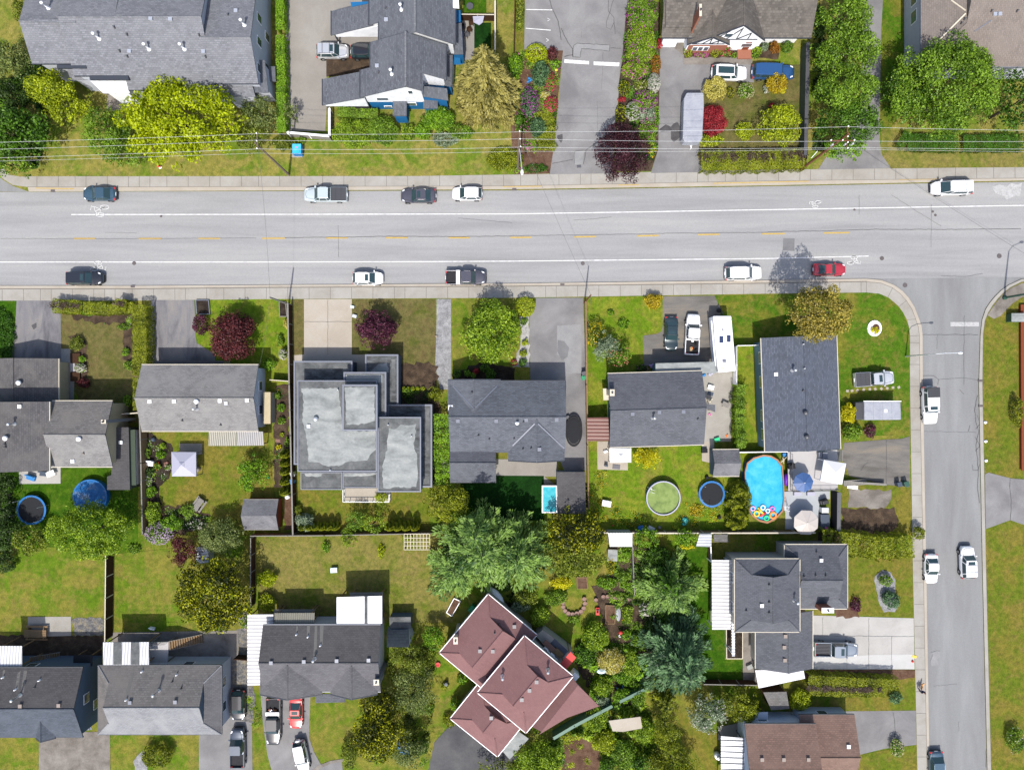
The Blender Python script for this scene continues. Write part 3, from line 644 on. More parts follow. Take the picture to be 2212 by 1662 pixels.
 def dutch(s,u0,v0,u1,v1,he,hr,axis,run,m,wall='wall_white',oh=0.45,rot=0,trim='trim_grey',z0=0,label=None,gab=None,walls=True):
  """gable roof whose ends finish in a short hipped skirt (run metres) below a small upright gable"""
  x0,y0,x1,y1,c,a=s.rect(u0,v0,u1,v1,he,rot)
  if axis=='y':
   x0,y0,x1,y1=y0,x0,y1,x1
  ym=(y0+y1)/2;k=(hr-he)/(y1-ym);r=min(run,(y1-y0)/2-0.01);zr=he+k*r
  ps=[[(x0,y0,he),(x1,y0,he),(x1-r,y0+r,zr),(x1-r,ym,hr),(x0+r,ym,hr),(x0+r,y0+r,zr)],[(x0,y1,he),(x0+r,y1-r,zr),(x0+r,ym,hr),(x1-r,ym,hr),(x1-r,y1-r,zr),(x1,y1,he)],[(x0,y1,he),(x0,y0,he),(x0+r,y0+r,zr),(x0+r,y1-r,zr)],[(x1,y0,he),(x1,y1,he),(x1-r,y1-r,zr),(x1-r,y0+r,zr)]]
  g=MB();gp=[]
  for xx,d in((x0+r,0.04),(x1-r,-0.04)):
   gp.append([(xx+d,y0+r+.1,zr),(xx+d,ym,hr-0.04),(xx+d,y1-r-.1,zr)])
  sw=(lambda p:[(q[1],q[0],q[2])for q in p])if axis=='y' else(lambda p:p)
  s.roofmesh([s.place(sw(p),c,a)for p in ps],m,label=label);ro=s.last
  if hr-zr>0.1:
   for p in gp:g.poly(s.place(sw(p),c,a))
   s.part('gablet',g,mat(gab or 'wall_slate'),ro)
  mb=MB();hips=[[(x0+r,ym,hr),(x1-r,ym,hr)]]+[[(x0 if i else x1,y0 if j else y1,he),(x0+r if i else x1-r,y0+r if j else y1-r,zr)]for i in(0,1)for j in(0,1)]
  for h_ in hips:
   p,q=s.place(sw(h_),c,a);mb.tube(p,q,0.09,n=6)
  s.part('ridge_cap',mb,mat(m if isinstance(m,str)else m[0]),ro)
  mb=MB();o=s.place(sw([(x0,y0,0),(x1,y0,0),(x1,y1,0),(x0,y1,0)]),c,a)
  mb.wallstrip([o[0],o[1]],0.14,he-0.2,he+0.01);mb.wallstrip([o[1],o[2]],0.13,he-0.21,he+0.005);mb.wallstrip([o[2],o[3]],0.14,he-0.2,he+0.01);mb.wallstrip([o[3],o[0]],0.13,he-0.21,he+0.005)
  s.part('gutter',mb,mat(trim),ro)
  if walls:
   w=s.place(sw([(x0+oh,y0+oh,0),(x1-oh,y0+oh,0),(x1-oh,y1-oh,0),(x0+oh,y1-oh,0)]),c,a)
   mb=MB();mb.prism(w,z0,he-0.02);s.part('wall',mb,mat(wall))
   X=[q[0]for q in sw([(x0+oh,y0+oh,0),(x1-oh,y1-oh,0)])];Y=[q[1]for q in sw([(x0+oh,y0+oh,0),(x1-oh,y1-oh,0)])]
   s.W=(min(X),min(Y),max(X),max(Y),c,a,he)
  return s
 def shed(s,ij,pts,zs,m,thick=0.12,walls=None,inset=0.3,name='roof',label=None,posts=None,postm='wood'):
  """single-slope roof: traced corners with their own heights (coplanar by the first three)"""
  uv=TT(ij,pts);pl=Plane(*[P(u,v,z)for(u,v),z in list(zip(uv,zs))[:3]])
  p=[tuple(pl.hit(u,v))for u,v in uv]
  o=s.roofmesh([p],m,thick,label,name)
  cx=sum(q[0]for q in p)/len(p);cy=sum(q[1]for q in p)/len(p)
  ins=[]
  for q in p:
   d=Vector((cx-q[0],cy-q[1]));d=d.normalized()*inset*1.4;ins.append((q[0]+d.x,q[1]+d.y))
  if walls:
   mb=MB();mb.prism(ins,0.0,lambda x,y:pl.z(x,y)-thick-0.02);s.part('wall',mb,mat(walls))
  if posts:
   for q in ins:
    mb=MB();mb.box(q[0]-.06,q[1]-.06,0,q[0]+.06,q[1]+.06,pl.z(*q)-thick);s.part('post',mb,mat(postm))
  return o
 def roofz(s,u,v):
  best=None
  for poly,pl in s.slopes:
   h_=pl.hit(u,v)
   if inside(h_.x,h_.y,poly)and(best is None or h_.z>best.z):best=h_
  return best
 def vents(s,kind,ij,pts,col=None):
  for x,y in pts:
   p=s.roofz(*T(ij,x,y))
   if p is None:p=P(*T(ij,x,y),4.0)
   mb=MB();X,Y,Z=p
   if kind=='box':
    mb.box(X-.2,Y-.2,Z-.15,X+.2,Y+.2,Z+.16);mb.box(X-.24,Y-.24,Z+.16,X+.24,Y+.24,Z+.21);m,n=col or 'vent_white','roof_vent'
   elif kind=='turbine':
    mb.lathe(X,Y,[(.16,Z-.15),(.16,Z+.15),(.3,Z+.22),(.34,Z+.38),(.24,Z+.54),(.001,Z+.6)],14);m,n=col or 'vent_white','turbine_vent'
   elif kind=='stub':
    mb.lathe(X,Y,[(.16,Z-.1),(.1,Z+.12),(.08,Z+.4),(.001,Z+.41)],8);m,n=col or 'metal_dark','vent_pipe'
   else:
    hh=kind if isinstance(kind,float)else 1.1
    mb.lathe(X,Y,[(.3,Z-.1),(.27,Z+.04),(.11,Z+.22),(.1,Z+hh),(.2,Z+hh+.02),(.2,Z+hh+.16),(.001,Z+hh+.24)],12);m,n=col or 'metal','flue'
   mk(n,mb,mat(m),s.roof,smooth=(kind!='box'))
  return s
 def line(s,ij,pts,w,m,name='flashing',dz=0.02,h=0.05):
  P3=[]
  for x,y in pts:
   q=s.roofz(*T(ij,x,y));P3.append(q if q else P(*T(ij,x,y),5))
  mb=MB()
  for a,b in zip(P3,P3[1:]):
   d=(b-a).normalized();nn=Vector((-d.y,d.x,0)).normalized()*w/2
   mb.slab([tuple(a+nn+Vector((0,0,dz+h))),tuple(b+nn+Vector((0,0,dz+h))),tuple(b-nn+Vector((0,0,dz+h))),tuple(a-nn+Vector((0,0,dz+h)))],h)
  mk(name,mb,mat(m),s.roof);return s
 def streak(s,ij,pts,m='streak_wash'):
  P3=[s.roofz(*T(ij,x,y))for x,y in pts]
  if any(q is None for q in P3):return s
  mb=MB();mb.slab([(q.x,q.y,q.z+0.012)for q in P3],0.004);mk('weathered_streak',mb,mat(m),s.roof);return s
 def chimney(s,ij,x0,y0,x1,y1,top,m='brick',z0=0.0,cap='trim_cream'):
  a=P(*T(ij,x0,y0),top);b=P(*T(ij,x1,y1),top)
  mb=MB();mb.box(a.x+.06,a.y-.06,z0,b.x-.06,b.y+.06,top-0.1);o=s.part('chimney',mb,mat(m))
  mb=MB();mb.box(a.x,a.y,top-0.1,b.x,b.y,top);mk('chimney_cap',mb,mat(cap),o)
  mb=MB();cx,cy=(a.x+b.x)/2,(a.y+b.y)/2;mb.lathe(cx,cy,[(.13,top),(.13,top+.25),(.09,top+.25),(.09,top+.05),(.001,top+.05)],10);mk('chimney_pot',mb,mat('metal_dark'),o)
  return s
 def win(s,side,f,zc,w=1.2,h=1.0,frame='trim_white'):
  X0,Y0,X1,Y1,c,a,he=s.W
  if side in 'NS':y=Y1 if side=='N' else Y0;sg=1 if side=='N' else-1;x=X0+(X1-X0)*f;q0,q1=(x-w/2,y),(x+w/2,y);off=(0,sg)
  else:x=X1 if side=='E' else X0;sg=1 if side=='E' else-1;y=Y0+(Y1-Y0)*f;q0,q1=(x,y-w/2),(x,y+w/2);off=(sg,0)
  def bx(g,d0,d1,za,zb,m,nm,par):
   pts=[(q0[0]-g*abs(off[1])+off[0]*d0,q0[1]-g*abs(off[0])+off[1]*d0),(q1[0]+g*abs(off[1])+off[0]*d0,q1[1]+g*abs(off[0])+off[1]*d0),(q1[0]+g*abs(off[1])+off[0]*d1,q1[1]+g*abs(off[0])+off[1]*d1),(q0[0]-g*abs(off[1])+off[0]*d1,q0[1]-g*abs(off[0])+off[1]*d1)]
   mb=MB();mb.prism([rotp(p,c,a)for p in pts],za,zb);return mk(nm,mb,mat(m),par)
  o=bx(0.09,-0.02,0.05,zc-h/2-.09,zc+h/2+.09,frame,'window',s.root)
  bx(0.0,0.052,0.075,zc-h/2,zc+h/2,'glass','pane',o);return s
 def door(s,side,f,w=0.95,h=2.05,m='wood_dark'):
  return s.win(side,f,h/2+0.1,w,h-0.1)
def facade(h):
 for sd in 'NS':
  for f in(0.22,0.7):h.win(sd,f,min(1.7,h.W[6]-0.9),1.4,1.0)
 h.door('S',0.47);return h
# --- far left neighbours
h=House('house','small grey gable-roofed garage wing at the left edge, south of the stained driveway','house',49,815)
h.gable(-34,774,127,872,2.9,4.5,'y','roof_old_side','wall_tan',trim='trim_cream');facade(h);h.vents('turbine','01',[(175,1643)])
h=House('house','two-storey house with weathered grey ridge roof at the left edge above the white patio','house',30,940)
h.gable(-75,867,107,1016,5.6,7.4,'y','roof_old_side','wall_green',trim='trim_cream');facade(h)
h.vents('turbine','02',[(60,458)]);h.vents('flue','02',[(125,335)]);h.vents('stub','02',[(50,535),(45,510)]);h.vents('box','02',[(175,186)])
h=House('house','grey cross-ridge house with dark northern slope between the two-storey house and the long side shed','house',175,940)
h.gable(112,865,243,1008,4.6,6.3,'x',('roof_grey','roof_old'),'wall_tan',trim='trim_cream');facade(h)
h.vents('turbine','02',[(693,464)]);h.vents('stub','02',[(725,590)],'vent_brown');h.vents('box','02',[(633,657)]);h.chimney('02',872,300,914,334,7.4,'trim_grey')
h=House('side_shed','long narrow dark-shingled side shed by the fence right of the cross-ridge house','shed',262,990)
h.shed('02',[(985,365),(1110,365),(1122,905),(925,905),(925,790),(960,780)],[3.0,2.7,2.7,3.1,3.1,3.0],'roof_charcoal',walls='wall_green',inset=0.1)
h.shed('02',[(1122,390),(1166,385),(1175,865),(1128,865)],[2.3,2.2,2.2,2.3],'wall_green',walls='wall_beige',inset=0.05);h.vents('box','02',[(1048,495)])
# --- grey bungalow
h=House('house','long pale-grey bungalow with five white ridge vents and a corrugated rear patio cover','house',432,860)
h.gable(306,787,558,931,3.9,5.7,'x','roof_grey','wall_paleblue',trim='trim_cream');facade(h);h.win('E',0.3,2);h.win('E',0.7,2)
h.shed('01',[(1335,1452),(1925,1452),(1925,1500),(1335,1500)],[2.8,2.8,3.0,3.0],'roof_charcoal',walls='wall_tan',inset=0.1)
h.shed('02',[(1802,402),(2040,402),(2040,525),(1802,525)],[2.9,2.9,2.5,2.5],'sheet_beige',0.05,name='patio_cover',posts=1)
h.shed('02',[(2044,402),(2272,402),(2280,521),(2044,525)],[2.9,2.9,2.5,2.5],'sheet_grey',0.05,name='patio_cover',posts=1)
h.shed('12',[(62,62),(125,62),(125,335),(66,335)],[2.2,2.1,2.1,2.2],'wall_tan',walls='wall_beige',inset=0.05)
h.vents('box','02',[(1298,143),(1508,141),(1903,137),(2137,133)]);h.vents('turbine','02',[(1705,142)]);h.vents('flue','02',[(1703,205)]);h.vents('stub','02',[(1577,306),(1908,344)]);h.vents('box','02',[(1956,158)],'metal')
h.vents('flue','01',[]);h.line('01',[(1300,1640),(2200,1640)][:0]or[(1400,1600),(1401,1601)],0.01,'trim_grey')
# --- flat-roofed house
h=House('flat_roof_house','large flat-roofed house with stepped stained membrane roofs behind the pale concrete drive','house',780,915)
def flat(u0,v0,u1,v1,z,m,rim='trim_grey',rw=0.22):
 a=P(u0,v0,z);b=P(u1,v1,z);x0,x1,y0,y1=a.x,b.x,b.y,a.y
 mb=MB();mb.box(x0+.12,y0+.12,0,x1-.12,y1-.12,z-0.35);h.part('wall',mb,mat('wall_slate'))
 mb=MB();mb.box(x0+rw,y0+rw,z-0.3,x1-rw,y1-rw,z-0.12);ro=h.part('roof',mb,mat(m))
 if h.roof is None:h.roof=ro
 h.slopes.append(([(x0,y0),(x1,y0),(x1,y1),(x0,y1)],Plane((x0,y0,z-.12),(x1,y0,z-.12),(x1,y1,z-.12))))
 mb=MB();mb.box(x0,y0,z-.4,x1,y0+rw,z);mb.box(x0,y1-rw,z-.4,x1,y1,z);mb.box(x0,y0+rw,z-.399,x0+rw,y1-rw,z-.001);mb.box(x1-rw,y0+rw,z-.399,x1,y1-rw,z-.001)
 mk('parapet',mb,mat(rim),ro);return ro
def coat(ro,ij,pts,z,m='membrane_light',w=1.6,seed=3):
 uv=wob(TT(ij,pts),w,6,seed);mb=MB();p=[P(u,v,z)for u,v in uv];mb.slab([tuple(q)for q in p],0.006);mk('roof_coating',mb,mat(m),ro)
r1=flat(634,779,761,1003,3.2,'membrane_mid');coat(r1,'11',[(420,1520),(750,1520),(750,1620),(420,1620)],3.1,'membrane',0.3)
r2=flat(788,765,860,880,3.0,'membrane');coat(r2,'11',[(1060,1480),(1130,1475),(1150,1520),(1120,1600),(1060,1640),(985,1560),(990,1540)],2.9,'membrane_light',1)
coat(r2,'11',[(1170,1440),(1205,1440),(1205,1700),(1170,1700)],2.9,'membrane_mid',0.5)
r3=flat(741.5,803,834,899,4.9,'membrane_mid');coat(r3,'11',[(775,1572),(1090,1572),(1090,1640),(775,1640)],4.8,'membrane_light',0.4)
r7=flat(836,873,933,1052,3.4,'membrane');coat(r7,'12',[(1430,780),(1500,790),(1500,850),(1440,860)],3.3,'membrane_mid',1);coat(r7,'12',[(1465,195),(1500,200),(1500,620),(1470,620)],3.3,'membrane_mid',0.8)
r5=flat(642,821,814,1018,5.6,'membrane_mid',rw=0.16)
coat(r5,'12',[(395,30),(710,30),(730,200),(760,395),(1030,400),(1035,560),(985,600),(960,650),(800,660),(720,700),(600,700),(550,670),(455,665),(440,480),(420,400),(400,300),(410,150)],5.49)
r6=flat(815,900,909,1062,5.9,'membrane_mid',rw=0.16)
coat(r6,'12',[(1150,370),(1200,385),(1250,345),(1340,350),(1385,330),(1370,380),(1385,400),(1360,500),(1390,620),(1395,780),(1380,880),(1100,890),(1090,700),(1130,560),(1140,430)],5.79)
coat(r6,'12',[(1395,350),(1414,345),(1414,590),(1395,590),(1365,550),(1375,430)],5.80,'membrane',0.6)
r4=flat(739,830,815,930,6.8,'membrane_mid');coat(r4,'12',[(768,20),(1020,20),(1025,310),(930,330),(880,340),(780,345)],6.69)
r8=flat(649,1019,739,1057,4.6,'membrane_mid',rw=0.12);r9=flat(740,1019,814,1053,4.7,'membrane_mid',rw=0.12)
coat(r8,'12',[(420,765),(570,765),(560,790),(430,790)],4.49,w=1);coat(r9,'12',[(760,765),(1035,765),(1035,775),(850,790),(760,790)],4.59,w=1)
h.vents('turbine','12',[(520,293)],'metal');h.vents('box','12',[(457,355)],'metal');h.vents('stub','12',[(1345,440),(1143,343),(645,733),(710,40)],'metal')
mb=MB()
for a,b in(((765,895),(765,1000)),((765,1000),(1160,1000)),((1160,1000),(1160,935))):
 p,q=P(*T('12',*a)),P(*T('12',*b));mb.wallstrip([p,q],0.07,0.92,1.0);mb.wallstrip([p,q],0.04,0.1,0.15)
 n_=int((q-p).length/0.9)+1
 for i in range(n_+1):t=p.lerp(q,i/n_);mb.box(t.x-.04,t.y-.04,0,t.x+.04,t.y+.04,0.92)
h.part('terrace_railing',mb,mat('trim_white'))
# --- slate L-shaped house in the middle
h=House('house','slate-blue shingled house with two valley gables between the thin hedge and the long grey drive','house',1096,905)
h.gable(971.5,822,1220,976,4.1,6.2,'x','roof_slate','wall_beige',trim='trim_dark');facade(h)
def cross(h,ucen,half,v_end,v_in,he,hr,m,wall,south=True,trim='trim_dark',oh=0.4):
 """wing roof running into the main slope; ridge along y"""
 e=P(ucen,v_end,he);xm=e.x;hw=half/S*(H-he)/H;yi=P(ucen,v_in,hr).y;x0,x1=xm-hw,xm+hw;y0=e.y
 ps=[[(x0,y0,he),(xm,y0,hr),(xm,yi,hr),(x0,yi,he)],[(xm,y0,hr),(x1,y0,he),(x1,yi,he),(xm,yi,hr)]]
 h.roofmesh(ps,m);mb=MB();mb.tube((xm,y0,hr),(xm,yi,hr),.09,n=6);h.part('ridge_cap',mb,mat(m),h.last)
 d=oh if south else-oh;mb=MB();o=[(x0+oh,y0+d),(xm,y0+d),(x1-oh,y0+d),(x1-oh,yi),(x0+oh,yi)]
 mb.prism(o,0,lambda x,y:hr-0.19-(hr-he)*abs(x-xm)/hw);h.part('wall',mb,mat(wall))
 mb=MB()
 for s_ in(-1,1):mb.slab([(xm,y0-(0.03 if south else-0.03),hr+.03),(xm,y0+(.1 if south else-.1),hr+.03),(xm+s_*hw,y0+(.1 if south else-.1),he+.03),(xm+s_*hw,y0-(0.03 if south else-0.03),he+.03)],0.22)
 h.part('bargeboard',mb,mat(trim),h.last)
cross(h,1024,57,819,890,4.1,6.0,'roof_slate','wall_beige',False);cross(h,1158,61,995,905,4.1,6.1,'roof_slate','wall_beige')
h.gable(972,953,1071,1041,3.5,4.8,'x','roof_dark','wall_beige',trim='trim_dark')
h.line('12',[(1700,10),(1875,195)],0.16,'trim_grey','valley_flashing');h.line('12',[(1895,195),(2080,10)],0.16,'trim_grey','valley_flashing')
h.line('22',[(5,525),(195,335)],0.17,'trim_grey','valley_flashing');h.line('22',[(225,335),(452,548)],0.17,'trim_grey','valley_flashing')
h.vents('box','12',[(1745,310),(2075,310)],'trim_grey');h.vents('box','22',[(122,303),(385,300),(236,555)],'trim_grey');h.vents('stub','12',[(1865,65),(1922,435),(2015,468)]);h.vents('stub','22',[(95,552),(166,545),(18,462),(100,320)]);h.vents(0.6,'22',[(45,328)],'vent_white')
h.chimney('12',1660,175,1700,215,5.6,'vent_white',cap='vent_white')
# --- dark roof house with caravan
h=House('house','charcoal-roofed house with pale green walls between the caravan patio and the yellow shrub','house',1415,883)
h.gable(1314,803,1518,963,4.0,5.8,'x','roof_dark','wall_teal',rot=1.7,trim='trim_cream');facade(h);h.win('W',0.6,2.4)
h.vents('box','22',[(1040,250),(1270,235),(1478,230)],'trim_grey');h.vents(1.2,'22',[(1215,283)],'metal');h.vents('stub','22',[(1605,292)]);h.chimney('22',846,38,886,95,6.0,'trim_cream')
h.shed('22',[(648,282),(832,280),(840,483),(652,485)],[2.5,2.8,2.8,2.5],'sheet_rust',0.06,name='side_cover',posts=1,label='rust-red slatted side roof')
h.shed('22',[(785,30),(845,30),(845,130),(790,132)],[2.0,2.0,2.0,2.0],'trim_cream',0.1,name='chimney_base')
h.shed('21',[(1240,1475),(1755,1462),(1765,1560),(1240,1560)],[3.4,3.4,3.4,3.4],'membrane_light',0.15,name='roof_deck',walls='wall_teal',inset=0.15)
h.shed('22',[(1670,165),(1755,170),(1755,235),(1672,200)],[2.9,2.9,2.6,2.6],'roof_dark',0.12,name='porch_roof',posts=1)
# --- corner house
h=House('house','blue-grey shingled corner house with its long ridge running towards the main road','house',1729,849)
h.gable(1647,727,1811,972,4.0,5.6,'y','roof_blue','wall_teal',rot=2.0,trim='trim_cream')
for f in(0.12,0.3,0.62,0.85):h.win('W',f,2.3,1.5,0.9)
for f in(0.2,0.5,0.8):h.win('E',f,2.3,1.5,0.9)
h.door('E',0.62);h.vents('stub','31',[(300,1310),(310,1520)],'metal');h.vents(1.0,'31',[(210,1535)],'metal');h.vents('box','31',[(65,1570)],'vent_white');h.vents('turbine','32',[(318,240),(328,447)],'metal_dark');h.vents('stub','32',[(300,48)])
# --- hip house on the side street
h=House('house','charcoal hip-roofed house of three stepped blocks beside the white concrete drive','house',1700,1310)
h.dutch(1586,1206,1727,1364,5.6,7.8,'y',1.9,'roof_dark','wall_beige',trim='trim_cream',gab='trim_dark')  # near-black gablets: the shade on them is put into the colour
for f in(.25,.7):h.win('W',f,3.6)
h.dutch(1694,1175,1830,1314,4.2,6.1,'x',1.5,'roof_dark','wall_beige',trim='trim_cream',gab='trim_dark');h.win('N',.5,2.2);h.win('E',.5,2.2,2.0)
h.gable(1631,1318,1755,1443,3.3,4.9,'y','roof_dark','wall_beige',trim='trim_cream');h.win('E',.5,1.3,4.6,2.0)
h.chimney('33',465,262,570,305,6.6,'brick',z0=0,cap='vent_white')
h.vents(1.3,'33',[(222,195)],'metal');h.vents('box','33',[(147,503),(137,598),(142,710)],'vent_brown');h.vents('box','32',[(456,1512)],'metal');h.vents('stub','32',[(418,1440),(410,1642),(310,1650),(497,1645)]);h.vents('box','23',[(2155,240)],'metal');h.vents('stub','23',[(2022,282)]);h.vents('stub','33',[(8,60),(8,210),(8,300)])
h.shed('22',[(1725,1510),(1890,1510),(1890,2110),(1728,2110)],[2.7,2.9,2.9,2.7],'sheet_whiterow',0.05,name='patio_cover',posts=1,postm='trim_white')
h.shed('22',[(1892,1510),(1925,1510),(1925,2340),(1900,2340)],[3.0,3.1,3.1,3.0],'sheet_silver',0.05,name='patio_cover',posts=1,postm='trim_white')
# --- brown house bottom right
h=House('house','brown-shingled house with a glass-roofed lean-to in the bottom right corner','house',1720,1640)
h.gable(1608,1562,1762,1732,4.4,6.3,'x','roof_brown','wall_paleblue',trim='trim_dark');h.win('W',.5,2.4);h.win('N',.3,2.4)
h.gable(1725,1542,1845,1700,3.2,4.9,'x','roof_brown','wall_paleblue',trim='trim_dark');h.win('N',.5,1.8)
h.vents('box','33',[(692,1455)],'vent_white');h.vents('box','33',[(133,1566),(346,1566)],'vent_brown');h.vents('box','23',[(2157,1566)],'vent_brown')
h.shed('23',[(1805,1368),(2005,1385),(2012,1800),(1805,1800)],[2.5,2.9,2.9,2.5],'sheet_silver',0.04,name='glazed_roof',posts=1,postm='metal_dark')
for k in range(8):
 a,b=P(*T('23',1806,1405+k*50),2.56),P(*T('23',2006,1408+k*50),2.96);mb=MB();mb.tube(a,b,.035,n=4);h.part('glazing_bar',mb,mat('trim_dark'))
h.shed('23',[(2100,1165),(2211,1160),(2211,1255),(2095,1260)],[2.4,2.4,2.4,2.4],'wall_paleblue',0.1,name='porch_roof',posts=1)
# --- bottom left row
h=House('house','two-storey charcoal house with blue-grey side wall and small front dormer, bottom left corner','house',80,1510)
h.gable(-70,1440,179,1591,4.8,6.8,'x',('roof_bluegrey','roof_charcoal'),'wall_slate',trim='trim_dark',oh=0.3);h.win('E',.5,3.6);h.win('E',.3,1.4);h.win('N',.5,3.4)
a=P(78,1593,4.9);cross(h,98,21,1594,1535,4.9,5.9,'roof_bluegrey','wall_slate')
h.vents(1.6,'03',[(175,1015)],'metal');h.vents('box','03',[(180,1105),(512,1100)],'vent_brown');h.vents('stub','03',[(138,963),(345,883),(30,858)],'vent_white');h.vents('stub','03',[(303,943)])
h.streak('03',[(150,830),(180,800),(160,960),(132,960)],'roof_old');h.streak('03',[(205,800),(235,800),(205,990),(180,990)],'roof_old');h.streak('03',[(25,800),(45,795),(38,850),(24,850)],'roof_old')
h.shed('03',[(-30,590),(190,590),(190,782),(-30,782)],[4.2,4.2,4.5,4.5],'sheet_white',0.06,name='patio_cover',posts=1)
h.shed('03',[(635,668),(795,668),(795,765),(632,765)],[2.6,2.6,2.6,2.6],'black_matte',0.1,name='porch_roof',posts=1)
h.shed('03',[(700,1300),(770,1250),(795,1310),(715,1325)],[2.4,2.4,2.4,2.4],'sheet_blue',0.06,name='porch_roof')
h=House('house','grey hipped-roof house with light roof streaks behind the small striped cover','house',350,1510)
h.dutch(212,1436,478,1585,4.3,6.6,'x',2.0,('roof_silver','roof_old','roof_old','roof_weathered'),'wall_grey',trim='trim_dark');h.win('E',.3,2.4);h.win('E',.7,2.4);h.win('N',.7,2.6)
h.vents('box','03',[(1127,1075),(1517,1070)],'trim_grey');h.vents(1.5,'03',[(1372,975)],'metal');h.vents('stub','03',[(1094,1052),(1230,808),(1530,835)],'vent_white');h.vents('stub','03',[(1490,896),(1567,955)])
h.streak('03',[(1150,760),(1163,762),(1140,900),(1110,1040),(1085,1050),(1090,960),(1125,870)]);h.streak('03',[(1222,765),(1245,765),(1242,800),(1222,800)]);h.streak('03',[(1400,760),(1430,760),(1395,960),(1360,960)]);h.streak('03',[(1525,765),(1552,765),(1545,830),(1522,830)])
h.shed('03',[(890,558),(1286,556),(1286,752),(890,754)],[4.0,4.0,4.4,4.4],'sheet_white',0.06,name='patio_cover',posts=1)
for x in(978,1130):
 h.shed('03',[(x,559),(x+72,559),(x+72,751),(x,751)],[4.05,4.05,4.45,4.45],'membrane_mid',0.03,name='cover_panel')
h.shed('03',[(845,1195),(890,1170),(895,1220),(850,1250)],[2.6,2.6,2.6,2.6],'roof_old',0.1,name='porch_roof')
h=House('house','dark grey house with two front dormer gables above the red car and the pickups','house',697,1422)
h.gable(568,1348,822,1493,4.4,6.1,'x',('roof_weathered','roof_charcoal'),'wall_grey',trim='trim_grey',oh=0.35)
cross(h,628.5,67,1500,1436,4.45,6.0,'roof_weathered','wall_grey');cross(h,764.5,51,1499,1437,4.45,6.0,'roof_weathered','wall_grey')
h.vents('box','13',[(133,733),(416,722),(699,715),(974,710)],'trim_grey');h.vents(0.8,'13',[(508,700)],'metal');h.vents('stub','13',[(558,583),(450,508),(352,488)],'vent_white')
h.streak('13',[(508,415),(530,415),(522,700),(495,700)]);h.streak('13',[(552,412),(585,412),(575,575),(552,575)]);h.streak('13',[(440,415),(467,415),(462,500),(440,500)]);h.streak('13',[(348,418),(362,418),(360,490),(348,490)])
h.shed('13',[(515,1005),(768,1002),(768,1075),(515,1082)],[3.1,3.1,2.8,2.8],'roof_dark',0.1,name='porch_roof',posts=1);h.chimney('13',1015,880,1062,930,6.2,'trim_grey')
h.shed('13',[(-75,318),(150,316),(150,410),(78,412),(48,745),(62,928),(-75,930)],[3.3,3.3,3.3,3.3,3.3,3.3,3.3],'sheet_whiterow',0.07,name='carport_roof',posts=1,label='bright white corrugated carport roof')
h.shed('13',[(160,306),(505,304),(503,400),(160,403)],[3.6,3.6,3.9,3.9],'sheet_beige',0.05,name='patio_cover',posts=1)
h.shed('13',[(697,170),(1088,158),(1088,396),(697,400)],[4.0,4.0,4.3,4.3],'vent_white',0.08,name='deck_cover',posts=1,label='bright white deck cover with a grey stripe')
h.shed('13',[(936,164),(964,163),(964,397),(936,397)],[4.05,4.05,4.35,4.35],'membrane_mid',0.03,name='cover_panel')
h.shed('13',[(810,130),(1095,128),(1095,400),(810,400)],[2.5,2.5,2.5,2.5],'wood_grey',0.12,name='deck',posts=1)
h.shed('13',[(152,276),(505,276),(505,400),(152,400)],[2.4,2.4,2.4,2.4],'wood_grey',0.12,name='deck',posts=1)
# --- pink roofed house, turned to the street corner
h=House('pink_roof_house','large dusky-pink hipped house turned diagonally, white gutters, beside the dark asphalt drive','house',1115,1440)
def rot_block(pts,he,hr,run,longest,wall='wall_beige',trim='trim_white',tw=0.24,gab='roof_pink'):
 """dutch-hip block from its 4 traced eave corners (apparent positions), ridge parallel to side 0-1"""
 q=[P(u,v,he)for u,v in pts];c=sum(q,Vector())/4;ux=(q[1]-q[0]).normalized();L=((q[1]-q[0]).length+(q[2]-q[3]).length)/2;Wd=((q[3]-q[0]).length+(q[2]-q[1]).length)/2
 a=math.atan2(ux.y,ux.x);cu=1105.5+c.x*S*H/(H-he);cv=831-c.y*S*H/(H-he);k=S*H/(H-he)
 h.dutch(cu-L*k/2,cv-Wd*k/2,cu+L*k/2,cv+Wd*k/2,he,hr,'x',run,'roof_pink',wall,rot=math.degrees(a),trim=trim,gab=gab)
Q=lambda x,y:(915.5+x*0.2512,1243.7+y*0.2512)
MATS['roof_pink2']=MATS['roof_pink']
rot_block([Q(130,660),Q(530,180),Q(985,470),Q(560,1010)],4.2,6.2,2.0,0)
rot_block([Q(230,1215),Q(500,880),Q(900,1210),Q(628,1560)],3.3,5.4,2.2,0)
rot_block([Q(460,995),Q(863,510),Q(1280,858),Q(875,1352)],6.2,8.3,2.4,0)
pa=[P(*Q(925,1290),3.5),P(*Q(1265,862),3.5),P(*Q(1325,935),4.3)];A1=Plane(*pa);A2=Plane(P(*Q(1325,935),4.3),P(*Q(1010,1335),4.3),P(*Q(1505,1115),2.9))
h.roofmesh([[tuple(A1.hit(*Q(x,y)))for x,y in((925,1290),(1265,862),(1325,935),(1010,1335))],[tuple(A2.hit(*Q(x,y)))for x,y in((1010,1335),(1325,935),(1505,1115),(1230,1215),(985,1362))]],'roof_pink')
w_=[P(*Q(x,y),3.0)for x,y in((960,1270),(1250,900),(1440,1110),(1200,1200),(1010,1300))];mb=MB();mb.prism(w_,0,2.75);h.part('wall',mb,mat('wall_beige'))
pc=[Q(590,930),Q(1000,430)]
h.vents('box','13',[(1935,630),(2045,632),(2032,1207)],'metal_dark');h.vents('box','23',[(20,420),(212,897),(150,970),(84,1050)],'metal_dark');h.vents(0.9,'13',[(2130,850)],'metal');h.vents(0.9,'23',[(308,795)],'metal');h.vents('stub','13',[(2062,475),(2102,400)])
